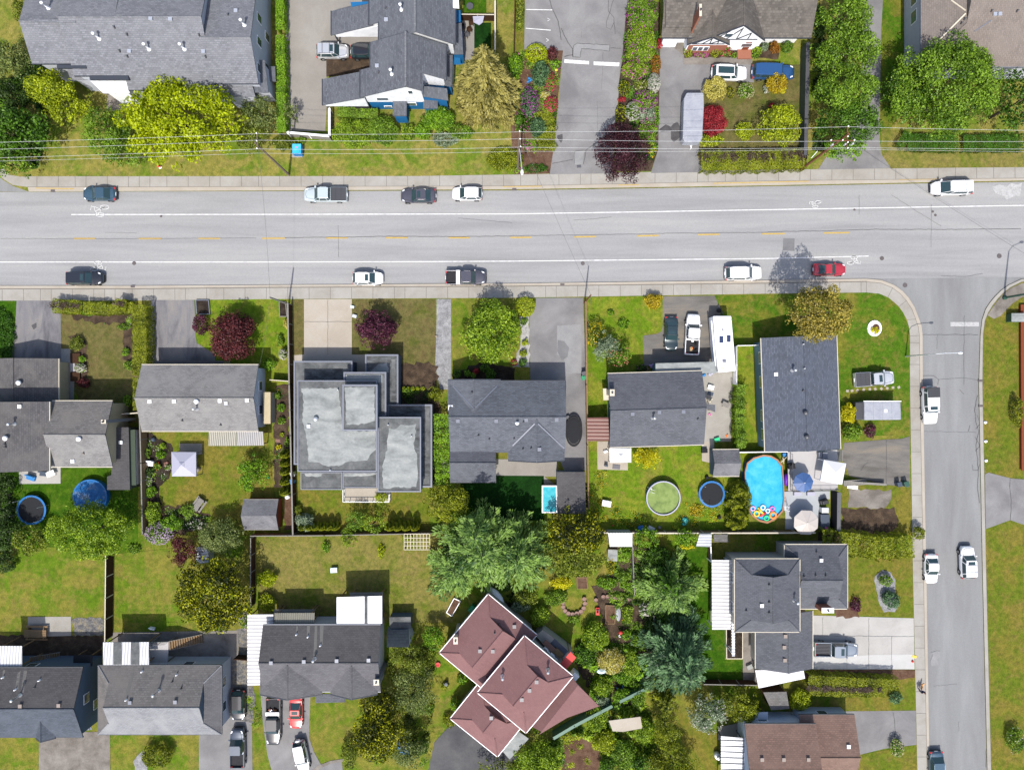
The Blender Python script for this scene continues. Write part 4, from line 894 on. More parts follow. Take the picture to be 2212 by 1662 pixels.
h.chimney('13',1705,515,1742,575,5.6,'trim_cream')
h.shed('23',[(205,500),(265,450),(530,650),(415,745)],[2.8]*4,'concrete_walk',0.3,name='raised_terrace',walls='wall_beige',inset=.1)
h.shed('23',[(415,742),(505,640),(555,690),(465,795)],[4.6]*4,'wall_red',0.06,name='awning',label='faded red awning at the terrace end',posts=1)
MATS['awning_red']=solid('awning_red',V(226,92,88,.6),0.8);h.last.data.materials[0]=mat('awning_red')
h.shed('23',[(-60,1395),(60,1330),(145,1390),(-20,1570),(-80,1500)],[2.3]*5,'membrane_light',0.05,name='carport_canopy',label='pale greenish translucent canopy by the garage')
# --- big building top right
h=House('apartment_building','large building with beige-pink hipped roof and grey left wall in the top right corner','building',2150,40)
h.dutch(1989,-150,2420,145,5.4,8.6,'x',5.0,'roof_beige','wall_grey',trim='trim_grey',gab='roof_beige',oh=0.8)
for f in(.45,.6,.8):h.win('W',f,2.4,1.6,1.2)
h.line('30',[(1480,345),(1705,120)],0.18,'trim_cream');h.line('30',[(1705,95),(1580,5)],0.18,'trim_cream');h.line('30',[(1780,275),(1925,180)],0.12,'trim_grey');h.vents('box','30',[(1955,128),(1997,126)],'metal');h.vents('stub','30',[(1695,170),(1668,205),(1605,290),(1928,100),(2148,100)])
# --- half-timbered house
h=House('timbered_house','cedar-shingled house with white half-timbered gables above the white and blue parked cars','house',1590,40)
h.gable(1428,-110,1752,82,3.4,7.0,'x','roof_cedar','wall_white',trim='trim_dark',rf=0.42,oh=1.0)
def timber(h,ucen,half,v_end,v_in,he,hr,m,oh=0.2):
 cross(h,ucen,half,v_end,v_in,he,hr,m,'wall_white',True,'trim_dark',oh)
 e=P(ucen,v_end,he);hw=half/S*(H-he)/H;y=e.y+oh-0.05;k=(hr-he)/hw;mb=MB()
 for a,b in(((-.72,0),(-.3,.62)),((-.3,.05),(.05,.82)),((.05,.05),(.05,.85)),((.05,.05),(.42,.5)),((.42,.05),(.42,.5)),((-.75,.05),(.75,.05))):
  p=(e.x+a[0]*hw,y,he-.2+a[1]*(hr-he)*.95);q=(e.x+b[0]*hw,y,he-.2+b[1]*(hr-he)*.95);mb.tube(p,q,.07,n=4)
 h.part('timber_frame',mb,mat('trim_dark'))
timber(h,1586,66,88,-60,3.2,7.2,'roof_cedar');timber(h,1530,46,97,20,2.9,4.9,'roof_cedar')
h.shed('20',[(1335,-60),(1600,-60),(1590,235),(1325,235)],[6.3,6.3,4.4,4.4],'roof_cedar')
h.shed('20',[(1310,240),(1490,240),(1480,318),(1295,318)],[4.2,4.2,3.2,3.2],'roof_cedar',walls='wall_white')
h.chimney('20',1618,35,1640,140,8.2,'brick',0)
e=P(1510,98);y_=P(1510,97,2.9).y+0.15
for u0,u1,z0_,z1_ in((1478,1560,0,1.5),):
 a,b=P(u0,100,0),P(u1,100,0);mb=MB();mb.box(a.x,y_,0.0,b.x,y_+.3,2.4);h.part('brick_facing',mb,mat('brick'))
for uu in(1500,1512,1524):mb=MB();c=P(uu,103,1.5);mb.box(c.x-.38,y_-.06,1.0,c.x+.38,y_-.001,2.1);o=h.part('window',mb,mat('trim_white'));mb=MB();mb.box(c.x-.3,y_-.08,1.08,c.x+.3,y_-.061,2.02);mk('pane',mb,mat('glass'),o)
y2=P(1586,88,3.2).y+0.2
for uu,zz,ww in((1573,4.3,1.2),(1612,1.6,1.6)):mb=MB();c=P(uu,70,zz);mb.box(c.x-ww/2,y2-.06,zz-.5,c.x+ww/2,y2-.001,zz+.5);o=h.part('window',mb,mat('trim_white'));mb=MB();mb.box(c.x-ww/2+.1,y2-.08,zz-.4,c.x+ww/2-.1,y2-.061,zz+.4);mk('pane',mb,mat('glass'),o)
mb=MB();c=P(1606,100);mb.box(c.x-1.0,y2-1.3,0,c.x+1.0,y2,0.3);h.part('porch_step',mb,mat('brick'))
mb=MB();mb.box(c.x-.45,y2-.05,.3,c.x+.45,y2+.01,2.3);h.part('door',mb,mat('wall_red'))
# --- grey townhouse row top left
h=House('townhouse_row','long grey-shingled townhouse row above the yellow-green trees, top left','building',330,70)
h.win0=None
h.gable(69,-60,166,138,6.3,8.7,'x','roof_town','wall_grey',rv=46,trim='trim_dark');h.W0=h.W
h.gable(160,-120,278,164,6.0,9.3,'x','roof_town','wall_grey',rv=37,trim='trim_dark',oh=.3);h.gable(277,-120,464,195,5.2,9.31,'x','roof_town','wall_grey',rv=36.5,trim='trim_dark',oh=.3)
h.gable(452,-60,558,181,5.5,8.3,'x','roof_town','wall_grey',rv=81,trim='trim_dark',oh=0.25)
for f,z in((.15,4.6),(.4,4.6),(.62,4.6),(.25,1.6),(.55,1.6)):h.win('E',f,z,1.0,1.4)
h.shed('00',[(770,655),(1105,655),(1112,690),(775,690)],[6.2,6.2,6.2,6.2],'trim_dark',0.3,name='eave_fascia')
h.shed('00',[(780,700),(1118,700),(1118,805),(890,805)],[4.3,4.3,4.0,4.0],'siding',0.15,name='balcony_roof',label='white balcony canopy under the eave',walls='wall_white')
h.shed('00',[(490,560),(745,560),(745,590),(490,590)],[6.6,6.6,6.6,6.6],'trim_dark',0.3,name='eave_fascia')
h.shed('00',[(575,595),(750,595),(755,690),(610,690)],[4.6,4.6,4.2,4.2],'roof_town',0.15,name='lower_roof',walls='wall_grey')
h.shed('00',[(1920,745),(2180,745),(2205,835),(1925,835)],[4.4,4.4,4.0,4.0],'roof_town',0.15,name='lower_roof',walls='wall_grey')
h.shed('10',[(-30,520),(75,520),(108,800),(-30,800)],[4.5,4.5,3.9,3.9],'roof_town_side',0.15,name='lower_roof',walls='wall_grey')
h.shed('10',[(108,575),(165,575),(170,705),(112,700)],[2.6,2.6,2.4,2.4],'roof_town_side',0.15,name='porch_roof',posts=1)
h.vents(1.3,'00',[(420,75),(857,335),(1288,425),(1594,425),(2112,220)],'vent_white');h.vents('stub','00',[(990,240),(1100,303),(1037,445),(1103,492),(1722,307),(1778,495),(1970,130)]);h.vents('box','00',[(1122,447),(1305,165),(1475,170),(1760,450),(2040,98)],'metal')
h.line('00',[(270,182),(655,186)],0.4,'roof_town','ridge_vent');h.line('00',[(1010,140),(1770,148)],0.4,'roof_town','ridge_vent')
# --- blue and white townhouse
h=House('townhouse','grey-roofed townhouse with white gables and blue lower walls above the round hedge','building',870,100)
rp=lambda x,y,z,ij='10':tuple(P(*T(ij,x,y),z))
X=lambda u,z:P(u,0,z).x
xr,xl1,xl2,xc,xe=X(876,8.8),X(800,6.1),X(778,5.5),X(697,2.9),X(963,5.5)
kW=(8.8-5.5)/(xr-X(778,5.5));kE=(8.8-5.5)/(xe-xr);ztw=lambda x:8.8-(kW*(xr-x)if x<xr else kE*(x-xr))
Ys=P(0,210,5.5).y;Ym=P(0,149,5.8).y;Yn=P(0,93,6.0).y;Ye=P(0,172,5.5).y;xs=X(911,7.6);Yc0=P(0,227,2.9).y;Yc1=P(0,171,2.9).y
w3=lambda pts,z=None:[(x,y,ztw(x))for x,y in pts]
h.roofmesh([w3([(xl1,Ym),(xr,Ym),(xr,Yn),(xl1,Yn)]),w3([(xl2,Ys),(xr,Ys),(xr,Ym),(xl2,Ym)]),w3([(xr,Ys),(xs,Ys),(xs,Ye),(xe,Ye),(xe,Yn),(xr,Yn)])],'roof_town_side',.2)
mb=MB()
for pts in([(xl1+.4,Yn),(xr,Yn),(xe-.4,Yn),(xe-.4,Ye+.4),(xs-.3,Ye+.4),(xs-.3,Ys+.5),(xr,Ys+.5),(xl2+.4,Ys+.5),(xl2+.4,Ym),(xl1+.4,Ym)],):
 mb.prism(pts[::-1],2.7,lambda x,y:ztw(x)-0.22)
h.part('wall',mb,mat('siding'))
mb=MB();mb.prism([(xl1+.5,Yn-.1),(xe-.5,Yn-.1),(xe-.5,Ys+.6),(xl2+.5,Ys+.6),(xl2+.5,Ym+.1),(xl1+.5,Ym+.1)],0,2.69);h.part('lower_wall',mb,mat('wall_blue'))
mb=MB();mb.tube((xr,Ys,8.83),(xr,Yn,8.83),.16,n=6);h.part('ridge_cap',mb,mat('roof_town'),h.roof)
for g_ in((xl2-.12,Ys,5.28,xl2+.02,Ym,5.56),(xl1-.12,Ym,ztw(xl1)-.2,xl1+.02,Yn,ztw(xl1)+.06),(xe,Ye,ztw(xe)-.2,xe+.12,Yn,ztw(xe)+.06)):mb=MB();mb.box(*g_);h.part('gutter',mb,mat('trim_dark'),h.roof)
Yca=Yc0;mb=MB()
h.roofmesh([[(xc,Yc0,2.9),(xl2+.4,Yc0,5.3),(xl2+.4,Yc1,5.3),(xc,Yc1,2.9)]],'roof_town_side',.18,name='carport_roof')
mb.box(xc-.14,Yc0,2.65,xc,Yc1,2.95);h.part('gutter',mb,mat('trim_dark'),h.last)
mb=MB();mb.prism([(xc+.3,Yc0+.1),(xl2+.4,Yc0+.1),(xl2+.4,Yc0+.3),(xc+.3,Yc0+.3)],lambda x,y:2.2,lambda x,y:2.68+(x-xc)*2.4/(xl2+.4-xc)-.1);h.part('gable_wall',mb,mat('siding'))
for yy in(Yc0+.3,Yc1-.3):mb=MB();mb.box(xc+.25,yy-.1,0,xc+.45,yy+.1,2.7);h.part('post',mb,mat('trim_dark'))
mb=MB();mb.box(xl2-1.6,Yc0+.12,0,xl2+.5,Yc0+.28,2.2);h.part('lower_wall',mb,mat('black_matte'))
yS=Ys+.5
def sw(u,z,w,hh,y=None,par=None):
 y=yS if y is None else y;x=X(u,z);mb=MB();mb.box(x-w/2,y-.06,z-hh/2,x+w/2,y-.002,z+hh/2);o=h.part('window',mb,mat('trim_white'));mb=MB();mb.box(x-w/2+.08,y-.08,z-hh/2+.08,x+w/2-.08,y-.061,z+hh/2-.08);mk('pane',mb,mat('glass'),o)
sw(826,3.8,1.7,.8);sw(886,6.0,.7,1.0);sw(887,1.9,1.6,.9,Ys+.58);sw(838,1.0,1.1,.5,Ys+.58)
a=P(*T('10',1182,890),3.0);b=P(*T('10',1300,1000),3.0);mb=MB();mb.box(a.x,b.y,2.75,b.x,Ys+.5,3.0);h.part('bay_roof',mb,mat('roof_town_side'));mb=MB();mb.box(a.x+.15,b.y+.15,0,b.x-.15,Ys+.45,2.74);h.part('bay',mb,mat('wall_blue'))
a=P(*T('10',1445,870),2.9);b=P(*T('10',1570,935),2.9);mb=MB();mb.box(a.x,b.y,2.65,b.x,a.y+.3,2.9);h.part('bay_roof',mb,mat('roof_town_side'));mb=MB();mb.box(a.x+.15,b.y+.15,0,b.x-.15,a.y+.3,2.64);h.part('bay',mb,mat('wall_blue'))
h.shed('10',[(1425,742),(1650,765),(1660,868),(1420,830)],[4.6,4.0,3.6,4.4],'roof_town_side',.15,name='lower_roof',walls='wall_blue',inset=.2)
h.shed('10',[(1620,690),(1690,690),(1690,750),(1625,740)],[3.0]*4,'roof_town_side',.15,name='lower_roof',walls='wall_blue',inset=.1)
h.shed('10',[(1650,470),(1700,480),(1690,700),(1645,690)],[3.2]*4,'roof_dark',.15,name='lower_roof',walls='siding',inset=.1)
h.shed('10',[(1700,475),(1765,490),(1768,558),(1712,558)],[1.9]*4,'wall_blue',.1,name='porch_screen')
# upper unit
xr2,xa,xb,xe2=X(896,8.8),X(797,5.5),X(818,6.2),X(983,5.4)
z2=lambda x:8.8-(3.3/(xr2-xa)*(xr2-x)if x<xr2 else 3.4/(xe2-xr2)*(x-xr2));q3=lambda pts:[(x,y,z2(x))for x,y in pts]
Yt=P(0,-80,6).y;Y1=P(0,54,5.5).y;Y2=P(0,95,5.6).y
h.roofmesh([q3([(xa,Y1),(xr2,Y1),(xr2,Yt),(xa,Yt)]),q3([(xb,Yn+.02),(xr2,Yn+.02),(xr2,Y1),(xb,Y1)]),q3([(xr2,Y2),(xe2,Y2),(xe2,Yt),(xr2,Yt)])],'roof_town_side',.2)
mb=MB();mb.tube((xr2,Y2,8.83),(xr2,Yt,8.83),.16,n=6);h.part('ridge_cap',mb,mat('roof_town'),h.last)
ro_=h.last
for g_ in((xa-.12,Y1,5.28,xa+.02,Yt,5.58),(xb-.12,Yn+.02,z2(xb)-.2,xb+.02,Y1,z2(xb)+.06),(xe2,Y2,z2(xe2)-.2,xe2+.12,Yt,z2(xe2)+.06)):mb=MB();mb.box(*g_);h.part('gutter',mb,mat('trim_dark'),ro_)
mb=MB();mb.prism([(xa+.4,Yt+.5),(xr2,Yt+.5),(xe2-.4,Yt+.5),(xe2-.4,Y2+.4),(xr2,Y2+.4),(xb+.4,Y2+.4),(xb+.4,Y1+.4),(xa+.4,Y1+.4)][::1],0,lambda x,y:z2(x)-.22);h.part('wall',mb,mat('siding'))
xc2=X(716,2.9);Yd0=P(0,76,2.9).y;Yd1=P(0,24,2.9).y
h.roofmesh([[(xc2,Yd0,2.9),(xa+.4,Yd0,5.4),(xa+.4,Yd1,5.4),(xc2,Yd1,2.9)]],'roof_town_side',.18,name='carport_roof')
mb=MB();mb.box(xc2-.14,Yd0,2.65,xc2,Yd1,2.95);h.part('gutter',mb,mat('trim_dark'),h.last)
mb=MB();mb.prism([(xc2+.5,Yd0+.1),(xb+.4,Yd0+.1),(xb+.4,Yd0+.3),(xc2+.5,Yd0+.3)],2.2,lambda x,y:2.7+(x-xc2)*2.5/(xa+.4-xc2)-.12 if x<xa+.4 else 5.3);h.part('gable_wall',mb,mat('siding'))
for yy in(Yd0+.3,Yd1-.3):mb=MB();mb.box(xc2+.25,yy-.1,0,xc2+.45,yy+.1,2.7);h.part('post',mb,mat('trim_dark'))
h.shed('10',[(1550,0),(1750,0),(1755,75),(1540,50)],[5.6]*4,'siding',.1,name='dormer_wall')
h.shed('10',[(1730,90),(1765,90),(1770,185),(1730,200)],[3.0]*4,'wall_blue',.1,name='lower_roof',walls='wall_blue',inset=.1)
h.shed('10',[(1725,205),(1775,200),(1790,470),(1710,470)],[3.2]*4,'roof_town_side',.12,name='lower_roof',walls='wall_blue',inset=.1)
h.shed('10',[(815,20),(970,15),(970,30),(825,60)],[5.2]*4,'wall_blue',.1,name='porch_screen')
h.vents(1.2,'10',[(1175,640)],'vent_white');h.vents(1.2,'10',[(1258,85)],'vent_white');h.vents('stub','10',[(1060,630),(1120,72)]);h.vents('box','10',[(1046,573),(1125,175)],'metal')
# ---------------------------------------------------------------- plants
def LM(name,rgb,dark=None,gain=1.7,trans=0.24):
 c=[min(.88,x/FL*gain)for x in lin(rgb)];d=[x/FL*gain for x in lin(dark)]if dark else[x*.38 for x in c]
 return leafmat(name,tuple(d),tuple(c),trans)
for k_,a_,b_ in(('yellow',(196,210,26),(124,142,10)),('lime',(196,210,44),(98,116,18)),('green',(146,182,56),(46,80,16)),('deep',(106,150,42),(28,56,12)),('dark',(82,112,44),(22,38,14)),('olive',(156,170,58),(60,76,20)),('golden',(206,188,88),(80,74,26)),('conifer',(182,172,96),(84,82,36)),('cedar',(150,184,88),(42,80,34)),('bluegreen',(118,156,104),(28,58,38)),('purple',(124,64,66),(48,20,24)),('plum',(118,62,84),(44,18,32)),('smoke',(92,52,62),(36,18,26)),('red',(200,66,74),(110,24,34)),('gold',(240,236,44),(176,162,12)),('pale',(226,216,116),(160,148,52)),('hedge',(166,176,44),(70,84,10)),('thuja',(164,172,42),(38,58,10)),('bright',(152,196,48),(48,92,16)),('silver',(176,192,160),(74,96,66)),('greyolive',(158,172,98),(58,76,30)),('orange',(218,196,50),(138,112,16)),('yewgold',(190,192,34),(24,40,8)),('fresh',(170,198,54),(62,98,16)),('rust',(176,122,42),(120,78,20)),('turf',(84,132,34),(34,66,12)),('brown',(104,86,72),(26,20,16))):LM('lf_'+k_,a_,b_)
for k_,c_ in(('pink',(236,120,190)),('magenta',(210,84,200)),('white',(240,236,224)),('rose',(226,62,100)),('lilac',(222,194,230)),('yellow',(240,210,24)),('red',(214,66,50)),('cream',(236,228,178)),('salmon',(228,156,120))):LM('bl_'+k_,c_,tuple(int(x*.8)for x in c_),gain=1.4,trans=.4)
solid('bark',(0.09,0.07,0.055),0.95,var=0.3,vscale=5)
class Lv:
 def __init__(s):s.C=[];s.N=[];s.D=[];s.L=[];s.W=[];s.T=[]
 def add(s,C,N,L,W,T,D=None):
  n=len(C);s.C.append(C);s.N.append(N);q_=RNG.uniform(.5,1.6,n);s.L.append(np.broadcast_to(L,n)*q_);s.W.append(np.broadcast_to(W,n)*q_*RNG.uniform(.7,1.2,n));s.T.append(T)
  s.D.append(RNG.normal(size=(n,3))if D is None else D)
 def build(s,name,m,parent=None,org=None,**k):
  C=np.concatenate(s.C);N=np.concatenate(s.N);D=np.concatenate(s.D);L=np.concatenate(s.L)[:,None];W=np.concatenate(s.W)[:,None];T=np.clip(np.concatenate(s.T),0,1)
  N=N/(np.linalg.norm(N,axis=1,keepdims=True)+1e-9);D=D-N*(D*N).sum(1,keepdims=True);D/=(np.linalg.norm(D,axis=1,keepdims=True)+1e-9);B=np.cross(N,D)
  o0=np.array(ORG[parent.name]if parent is not None else org)
  V4=np.stack([C-D*L*.5,C-B*W*.5+D*L*.05,C+D*L*.5,C+B*W*.5+D*L*.05],1).reshape(-1,3)-o0
  n=len(C);me=bpy.data.meshes.new(name);me.vertices.add(4*n);me.vertices.foreach_set('co',V4.astype(np.float32).ravel())
  me.loops.add(4*n);me.loops.foreach_set('vertex_index',np.arange(4*n,dtype=np.int32));me.polygons.add(n);me.polygons.foreach_set('loop_start',np.arange(0,4*n,4,dtype=np.int32));me.polygons.foreach_set('loop_total',np.full(n,4,dtype=np.int32))
  at=me.attributes.new('tone','FLOAT','FACE');at.data.foreach_set('value',T.astype(np.float32));me.materials.append(mat(m));me.update(calc_edges=True)
  o=bpy.data.objects.new(name,me);COL.objects.link(o)
  if parent is not None:o.parent=parent
  else:o.location=tuple(o0)
  ORG[o.name]=Vector(o0);return tag(o,**k)
def usph(n,zmin=-1.0):
 z=RNG.uniform(zmin,1,n);t=RNG.uniform(0,2*PI,n);r=np.sqrt(1-z*z);return np.stack([r*np.cos(t),r*np.sin(t),z],1)
LEAFN=[0]
def blob(lv,c,r,leaf,dens,tone,sq=1.0,zmin=-0.3,up=0.16,depth=0.4):
 """leaves through the outer shell of one ellipsoid clump; r = (rx, ry, rz)"""
 a=2*PI*(r[0]*r[1]+r[0]*r[2]+r[1]*r[2])/3*(1-zmin)/1.0;n=max(12,int(a*dens/(leaf*leaf*0.55)));LEAFN[0]+=n
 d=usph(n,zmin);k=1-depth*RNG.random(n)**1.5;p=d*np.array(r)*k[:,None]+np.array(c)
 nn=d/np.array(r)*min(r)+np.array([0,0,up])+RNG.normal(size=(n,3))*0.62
 lv.add(p,nn,leaf,leaf*.62,tone+RNG.normal(size=n)*.26+(k-.88)*.9)  # tone drops inward, painting inner shade; on yews also real golden tips
def trunk(root,x,y,h,r,cx,cy,cz,rx,n=5):
 mb=MB();mb.tube((x,y,-.1),(x+(cx-x)*.5,y+(cy-y)*.5,h*.4),r,r*.72,8);top=Vector((x+(cx-x)*.5,y+(cy-y)*.5,h*.4));mb.tube(top,(cx,cy,h*.8),r*.7,r*.15,6)
 for i in range(n):
  t=2*PI*i/n+RNG.uniform(0,1);mb.tube(top-Vector((0,0,.1)),(cx+rx*.7*math.cos(t),cy+rx*.7*math.sin(t),cz+RNG.uniform(-.2,.5)*rx*.4),r*.42,r*.08,5)
 mk('trunk',mb,mat('bark'),root,smooth=True)
def blossoms(root,c,r,m,n,size=0.13,zmin=0.1):
 lv=Lv();d=usph(n,zmin);k=RNG.uniform(.93,1.06,n);q=RNG.normal(size=(max(2,n//6),3));cl=q[RNG.integers(0,len(q),n)];d=d+cl*0.22;d[:,2]=np.abs(d[:,2]);d/=np.linalg.norm(d,axis=1,keepdims=True)
 lv.add(d*np.array(r)*k[:,None]+np.array(c),d+np.array([0,0,1.0]),size,size,RNG.random(n));lv.build('blossom',m,root)
def wpx(px,z):return px/S*(H-z)/H
def broad(u,v,rx,ry,h,m,label,name='broadleaf_tree',cat='tree',leaf=0.3,dens=1.0,n=None,k=0.3,group=None,gap=0.0,bl=None,flat=1.0,seed=0):
 cz=h*.6;c=P(u,v,cz);X,Y,Z=wpx(rx,cz),wpx(ry,cz),h*.4*flat
 root=thing(name,label,cat,(c.x,c.y,0),group);trunk(root,c.x,c.y,h,max(.1,h*.028),c.x,c.y,cz,min(X,Y))
 lv=Lv();rm=min(X,Y);n=n or int(26+min(60,X*Y*.9));cr=k*rm
 d=usph(n,-.25);t=RNG.random(n)
 for i in range(n):
  kr=(0.55+0.45*RNG.random()**.6);a=np.array([d[i,0]*(X-cr*.75)*kr,d[i,1]*(Y-cr*.75)*kr,d[i,2]*(Z-cr*.5)*(.6+.4*kr)])
  if RNG.random()<gap:continue
  q=cr*RNG.uniform(.7,1.25);blob(lv,(c.x+a[0],c.y+a[1],cz+a[2]+RNG.normal()*.12*Z),(q,q,q*.7),leaf*.92,dens*.72,.25+.55*t[i])
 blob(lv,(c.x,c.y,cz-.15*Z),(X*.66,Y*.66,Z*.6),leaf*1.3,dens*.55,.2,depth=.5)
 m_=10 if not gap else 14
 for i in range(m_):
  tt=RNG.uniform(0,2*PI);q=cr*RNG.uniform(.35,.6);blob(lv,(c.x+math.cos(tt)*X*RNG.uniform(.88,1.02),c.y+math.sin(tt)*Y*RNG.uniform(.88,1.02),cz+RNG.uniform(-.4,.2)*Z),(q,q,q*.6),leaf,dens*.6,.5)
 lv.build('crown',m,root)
 if bl:blossoms(root,(c.x,c.y,cz+.05),(X,Y,Z*1.02),bl[0],bl[1],bl[2]if len(bl)>2 else.2)
 return root
def bush(u,v,rx,ry,h,m,label,cat='bush',name='shrub',leaf=0.17,group=None,bl=None,lump=0.5,ball=False,rot=0):
 cz=h*.45;c=P(u,v,cz);X,Y,Z=wpx(rx,cz),wpx(ry,cz),h*.55;lv=Lv();parent=None
 if bl:parent=thing(name,label,cat,(c.x,c.y,0),group)
 blob(lv,(c.x,c.y,cz),(X*(1 if ball else.85),Y*(1 if ball else.85),Z*(1 if ball else.9)),leaf,1.25,.5,zmin=-.5,up=.5,depth=.18 if ball else.4)
 if not ball:
  for i in range(int(10+X*Y*7)):
   d=usph(1,-.1)[0];q=min(X,Y)*RNG.uniform(.22,.38)*(1 if lump>.3 else.7);blob(lv,(c.x+d[0]*(X-q*.7),c.y+d[1]*(Y-q*.7),cz+d[2]*(Z-q*.5)),(q,q,q*.75),leaf,.8,RNG.uniform(.15,.85))
 if parent is None:return lv.build(name,m,None,(c.x,c.y,0),label=label,cat=cat,group=group)
 lv.build('foliage',m,parent);blossoms(parent,(c.x,c.y,cz),(X*1.02,Y*1.02,Z*1.05),bl[0],bl[1],bl[2]if len(bl)>2 else.15);return parent
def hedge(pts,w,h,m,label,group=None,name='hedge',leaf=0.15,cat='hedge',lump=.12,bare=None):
 """clipped hedge along a traced centre line; w in metres"""
 q=[P(u,v,h)for u,v in pts];lv=Lv();c0=sum(q,Vector())/len(q)
 par=thing(name,label,cat,(c0.x,c0.y,0),group)if bare else None
 mb=MB()
 for a,b in zip(q,q[1:]):
  L=(b-a).length;d=(b-a).normalized();nn=Vector((-d.y,d.x,0));area_=L*(w+1.4*h);n=int(area_*2.6/(leaf*leaf*.5));LEAFN[0]+=n
  t=RNG.random(n)*L;s=RNG.random(n)*(w+1.4*h);top=s<w;side=np.where(s<w+.7*h,1,-1)
  lump_=lump*(np.sin(t*2.1+s)+np.sin(t*5.3+1.3)+RNG.normal(size=n)*.35)*.5
  off=np.where(top,s-w/2,side*(w/2+lump_));z=np.where(top,h+lump_*(1-.3*np.abs(s/w-.5)),h*(1-((s-w)/(.7*h))%1.0))
  p=np.array([[a.x,a.y,0]])+np.outer(t,[d.x,d.y,0])+np.outer(off,[nn.x,nn.y,0]);p[:,2]=z-RNG.random(n)*.08
  nm=np.where(top[:,None],np.array([[0,0,1.0]]),side[:,None]*np.array([[nn.x,nn.y,.5]]))+RNG.normal(size=(n,3))*.45
  lv.add(p,nm,leaf,leaf*.6,.58+.2*np.sin(t*1.7+1)*np.sin(t*.6)+RNG.normal(size=n)*.26)
 o=lv.build('foliage' if par else name,m,par,None if par else(c0.x,c0.y,0),**({}if par else dict(label=label,cat=cat,group=group)))
 if bare:
  lb=Lv()
  for a,b in zip(q,q[1:]):
   L=(b-a).length;d=(b-a).normalized();nn=Vector((-d.y,d.x,0));k=int(L*2.2)
   for i in range(k):
    t0=RNG.random()*L;m_=int(60*RNG.uniform(.4,1.6));t=t0+RNG.normal(size=m_)*.28;off=bare+RNG.normal(size=m_)*w*.13
    p=np.array([[a.x,a.y,h+.1]])+np.outer(t,[d.x,d.y,0])+np.outer(off,[nn.x,nn.y,0]);lb.add(p,np.array([[0,0,1.0]])+RNG.normal(size=(m_,3))*.3,.2,.1,RNG.random(m_))
  lb.build('bare_twigs','lf_brown',par)
 return o
def conifer(u,v,r,h,m,label,name='conifer',cat='tree',levels=16,nb=11,droop=.18,leaf=.3,power=.8,dens=1.0,group=None,jag=.25,z0=.08,ell=1.0):
 """u, v = foot of the trunk on the ground; whorls of drooping fronds up to a pointed top"""
 c=P(u,v);R0=r/S;root=thing(name,label,cat,(c.x,c.y,0),group)
 mb=MB();mb.tube((c.x,c.y,-.1),(c.x,c.y,h*.97),max(.12,h*.022),.03,8);mk('trunk',mb,mat('bark'),root,smooth=True)
 lv=Lv()
 for i in range(levels):
  f=i/(levels-1);z=h*(z0+(1-z0)*f);Rz=R0*(1-f)**power+.12;k=max(4,int(nb*(.45+.55*(1-f))));ph=RNG.uniform(0,6)
  for j in range(k):
   t=ph+2*PI*j/k+RNG.normal()*.15;L=Rz*RNG.uniform(1-jag,1+jag*.3);tone=RNG.uniform(.1,.9);n=int(dens*L*(7+16*L/R0)*1.5/(leaf/.3));LEAFN[0]+=n
   s=RNG.random(n)**.7*L;wd=(.12+.2*(s/L)*(1.15-s/L)*4)*L*.42;lat=RNG.uniform(-1,1,n)*wd
   x=np.cos(t)*s-np.sin(t)*lat;y=(np.sin(t)*s+np.cos(t)*lat)*ell;zz=z-droop*s*1.0-np.abs(lat)*.35+RNG.normal(size=n)*.06
   p=np.stack([c.x+x,c.y+y,np.maximum(zz,.12)],1);D=np.stack([np.cos(t)-np.sin(t)*lat/(wd+.01)*.8,np.sin(t)+np.cos(t)*lat/(wd+.01)*.8,np.full(n,-.2)],1)
   lv.add(p,np.array([[0,0,1.0]])+RNG.normal(size=(n,3))*.4,leaf*1.3,leaf*.42,tone+RNG.normal(size=n)*.18+.25*(s/L-.5),D)
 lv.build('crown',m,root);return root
def thuja(u,v,r,h,m,label,group=None,name='columnar_conifer',cat='tree',leaf=.15):
 """narrow upright conifer; u, v = its foot"""
 c=P(u,v);R0=r/S;lv=Lv();n=int(PI*R0*h*2*1.6/(leaf*leaf*.5));LEAFN[0]+=n
 f=RNG.random(n);t=RNG.uniform(0,2*PI,n);rr=R0*np.sin(np.clip(.35+f*.65,0,1)*PI)**.7*(1+.12*np.sin(5*t+9*f))*RNG.uniform(.85,1.05,n)+.04
 p=np.stack([c.x+np.cos(t)*rr,c.y+np.sin(t)*rr,f*h+.05],1);nn=np.stack([np.cos(t),np.sin(t),.5+0*t],1)+RNG.normal(size=(n,3))*.35
 lv.add(p,nn,leaf*1.5,leaf*.55,.5+.35*np.sin(5*t+9*f)+RNG.normal(size=n)*.2,np.tile([[0,0,1.0]],(n,1))+RNG.normal(size=(n,3))*.3)
 return lv.build(name,m,None,(c.x,c.y,0),label=label,cat=cat,group=group)
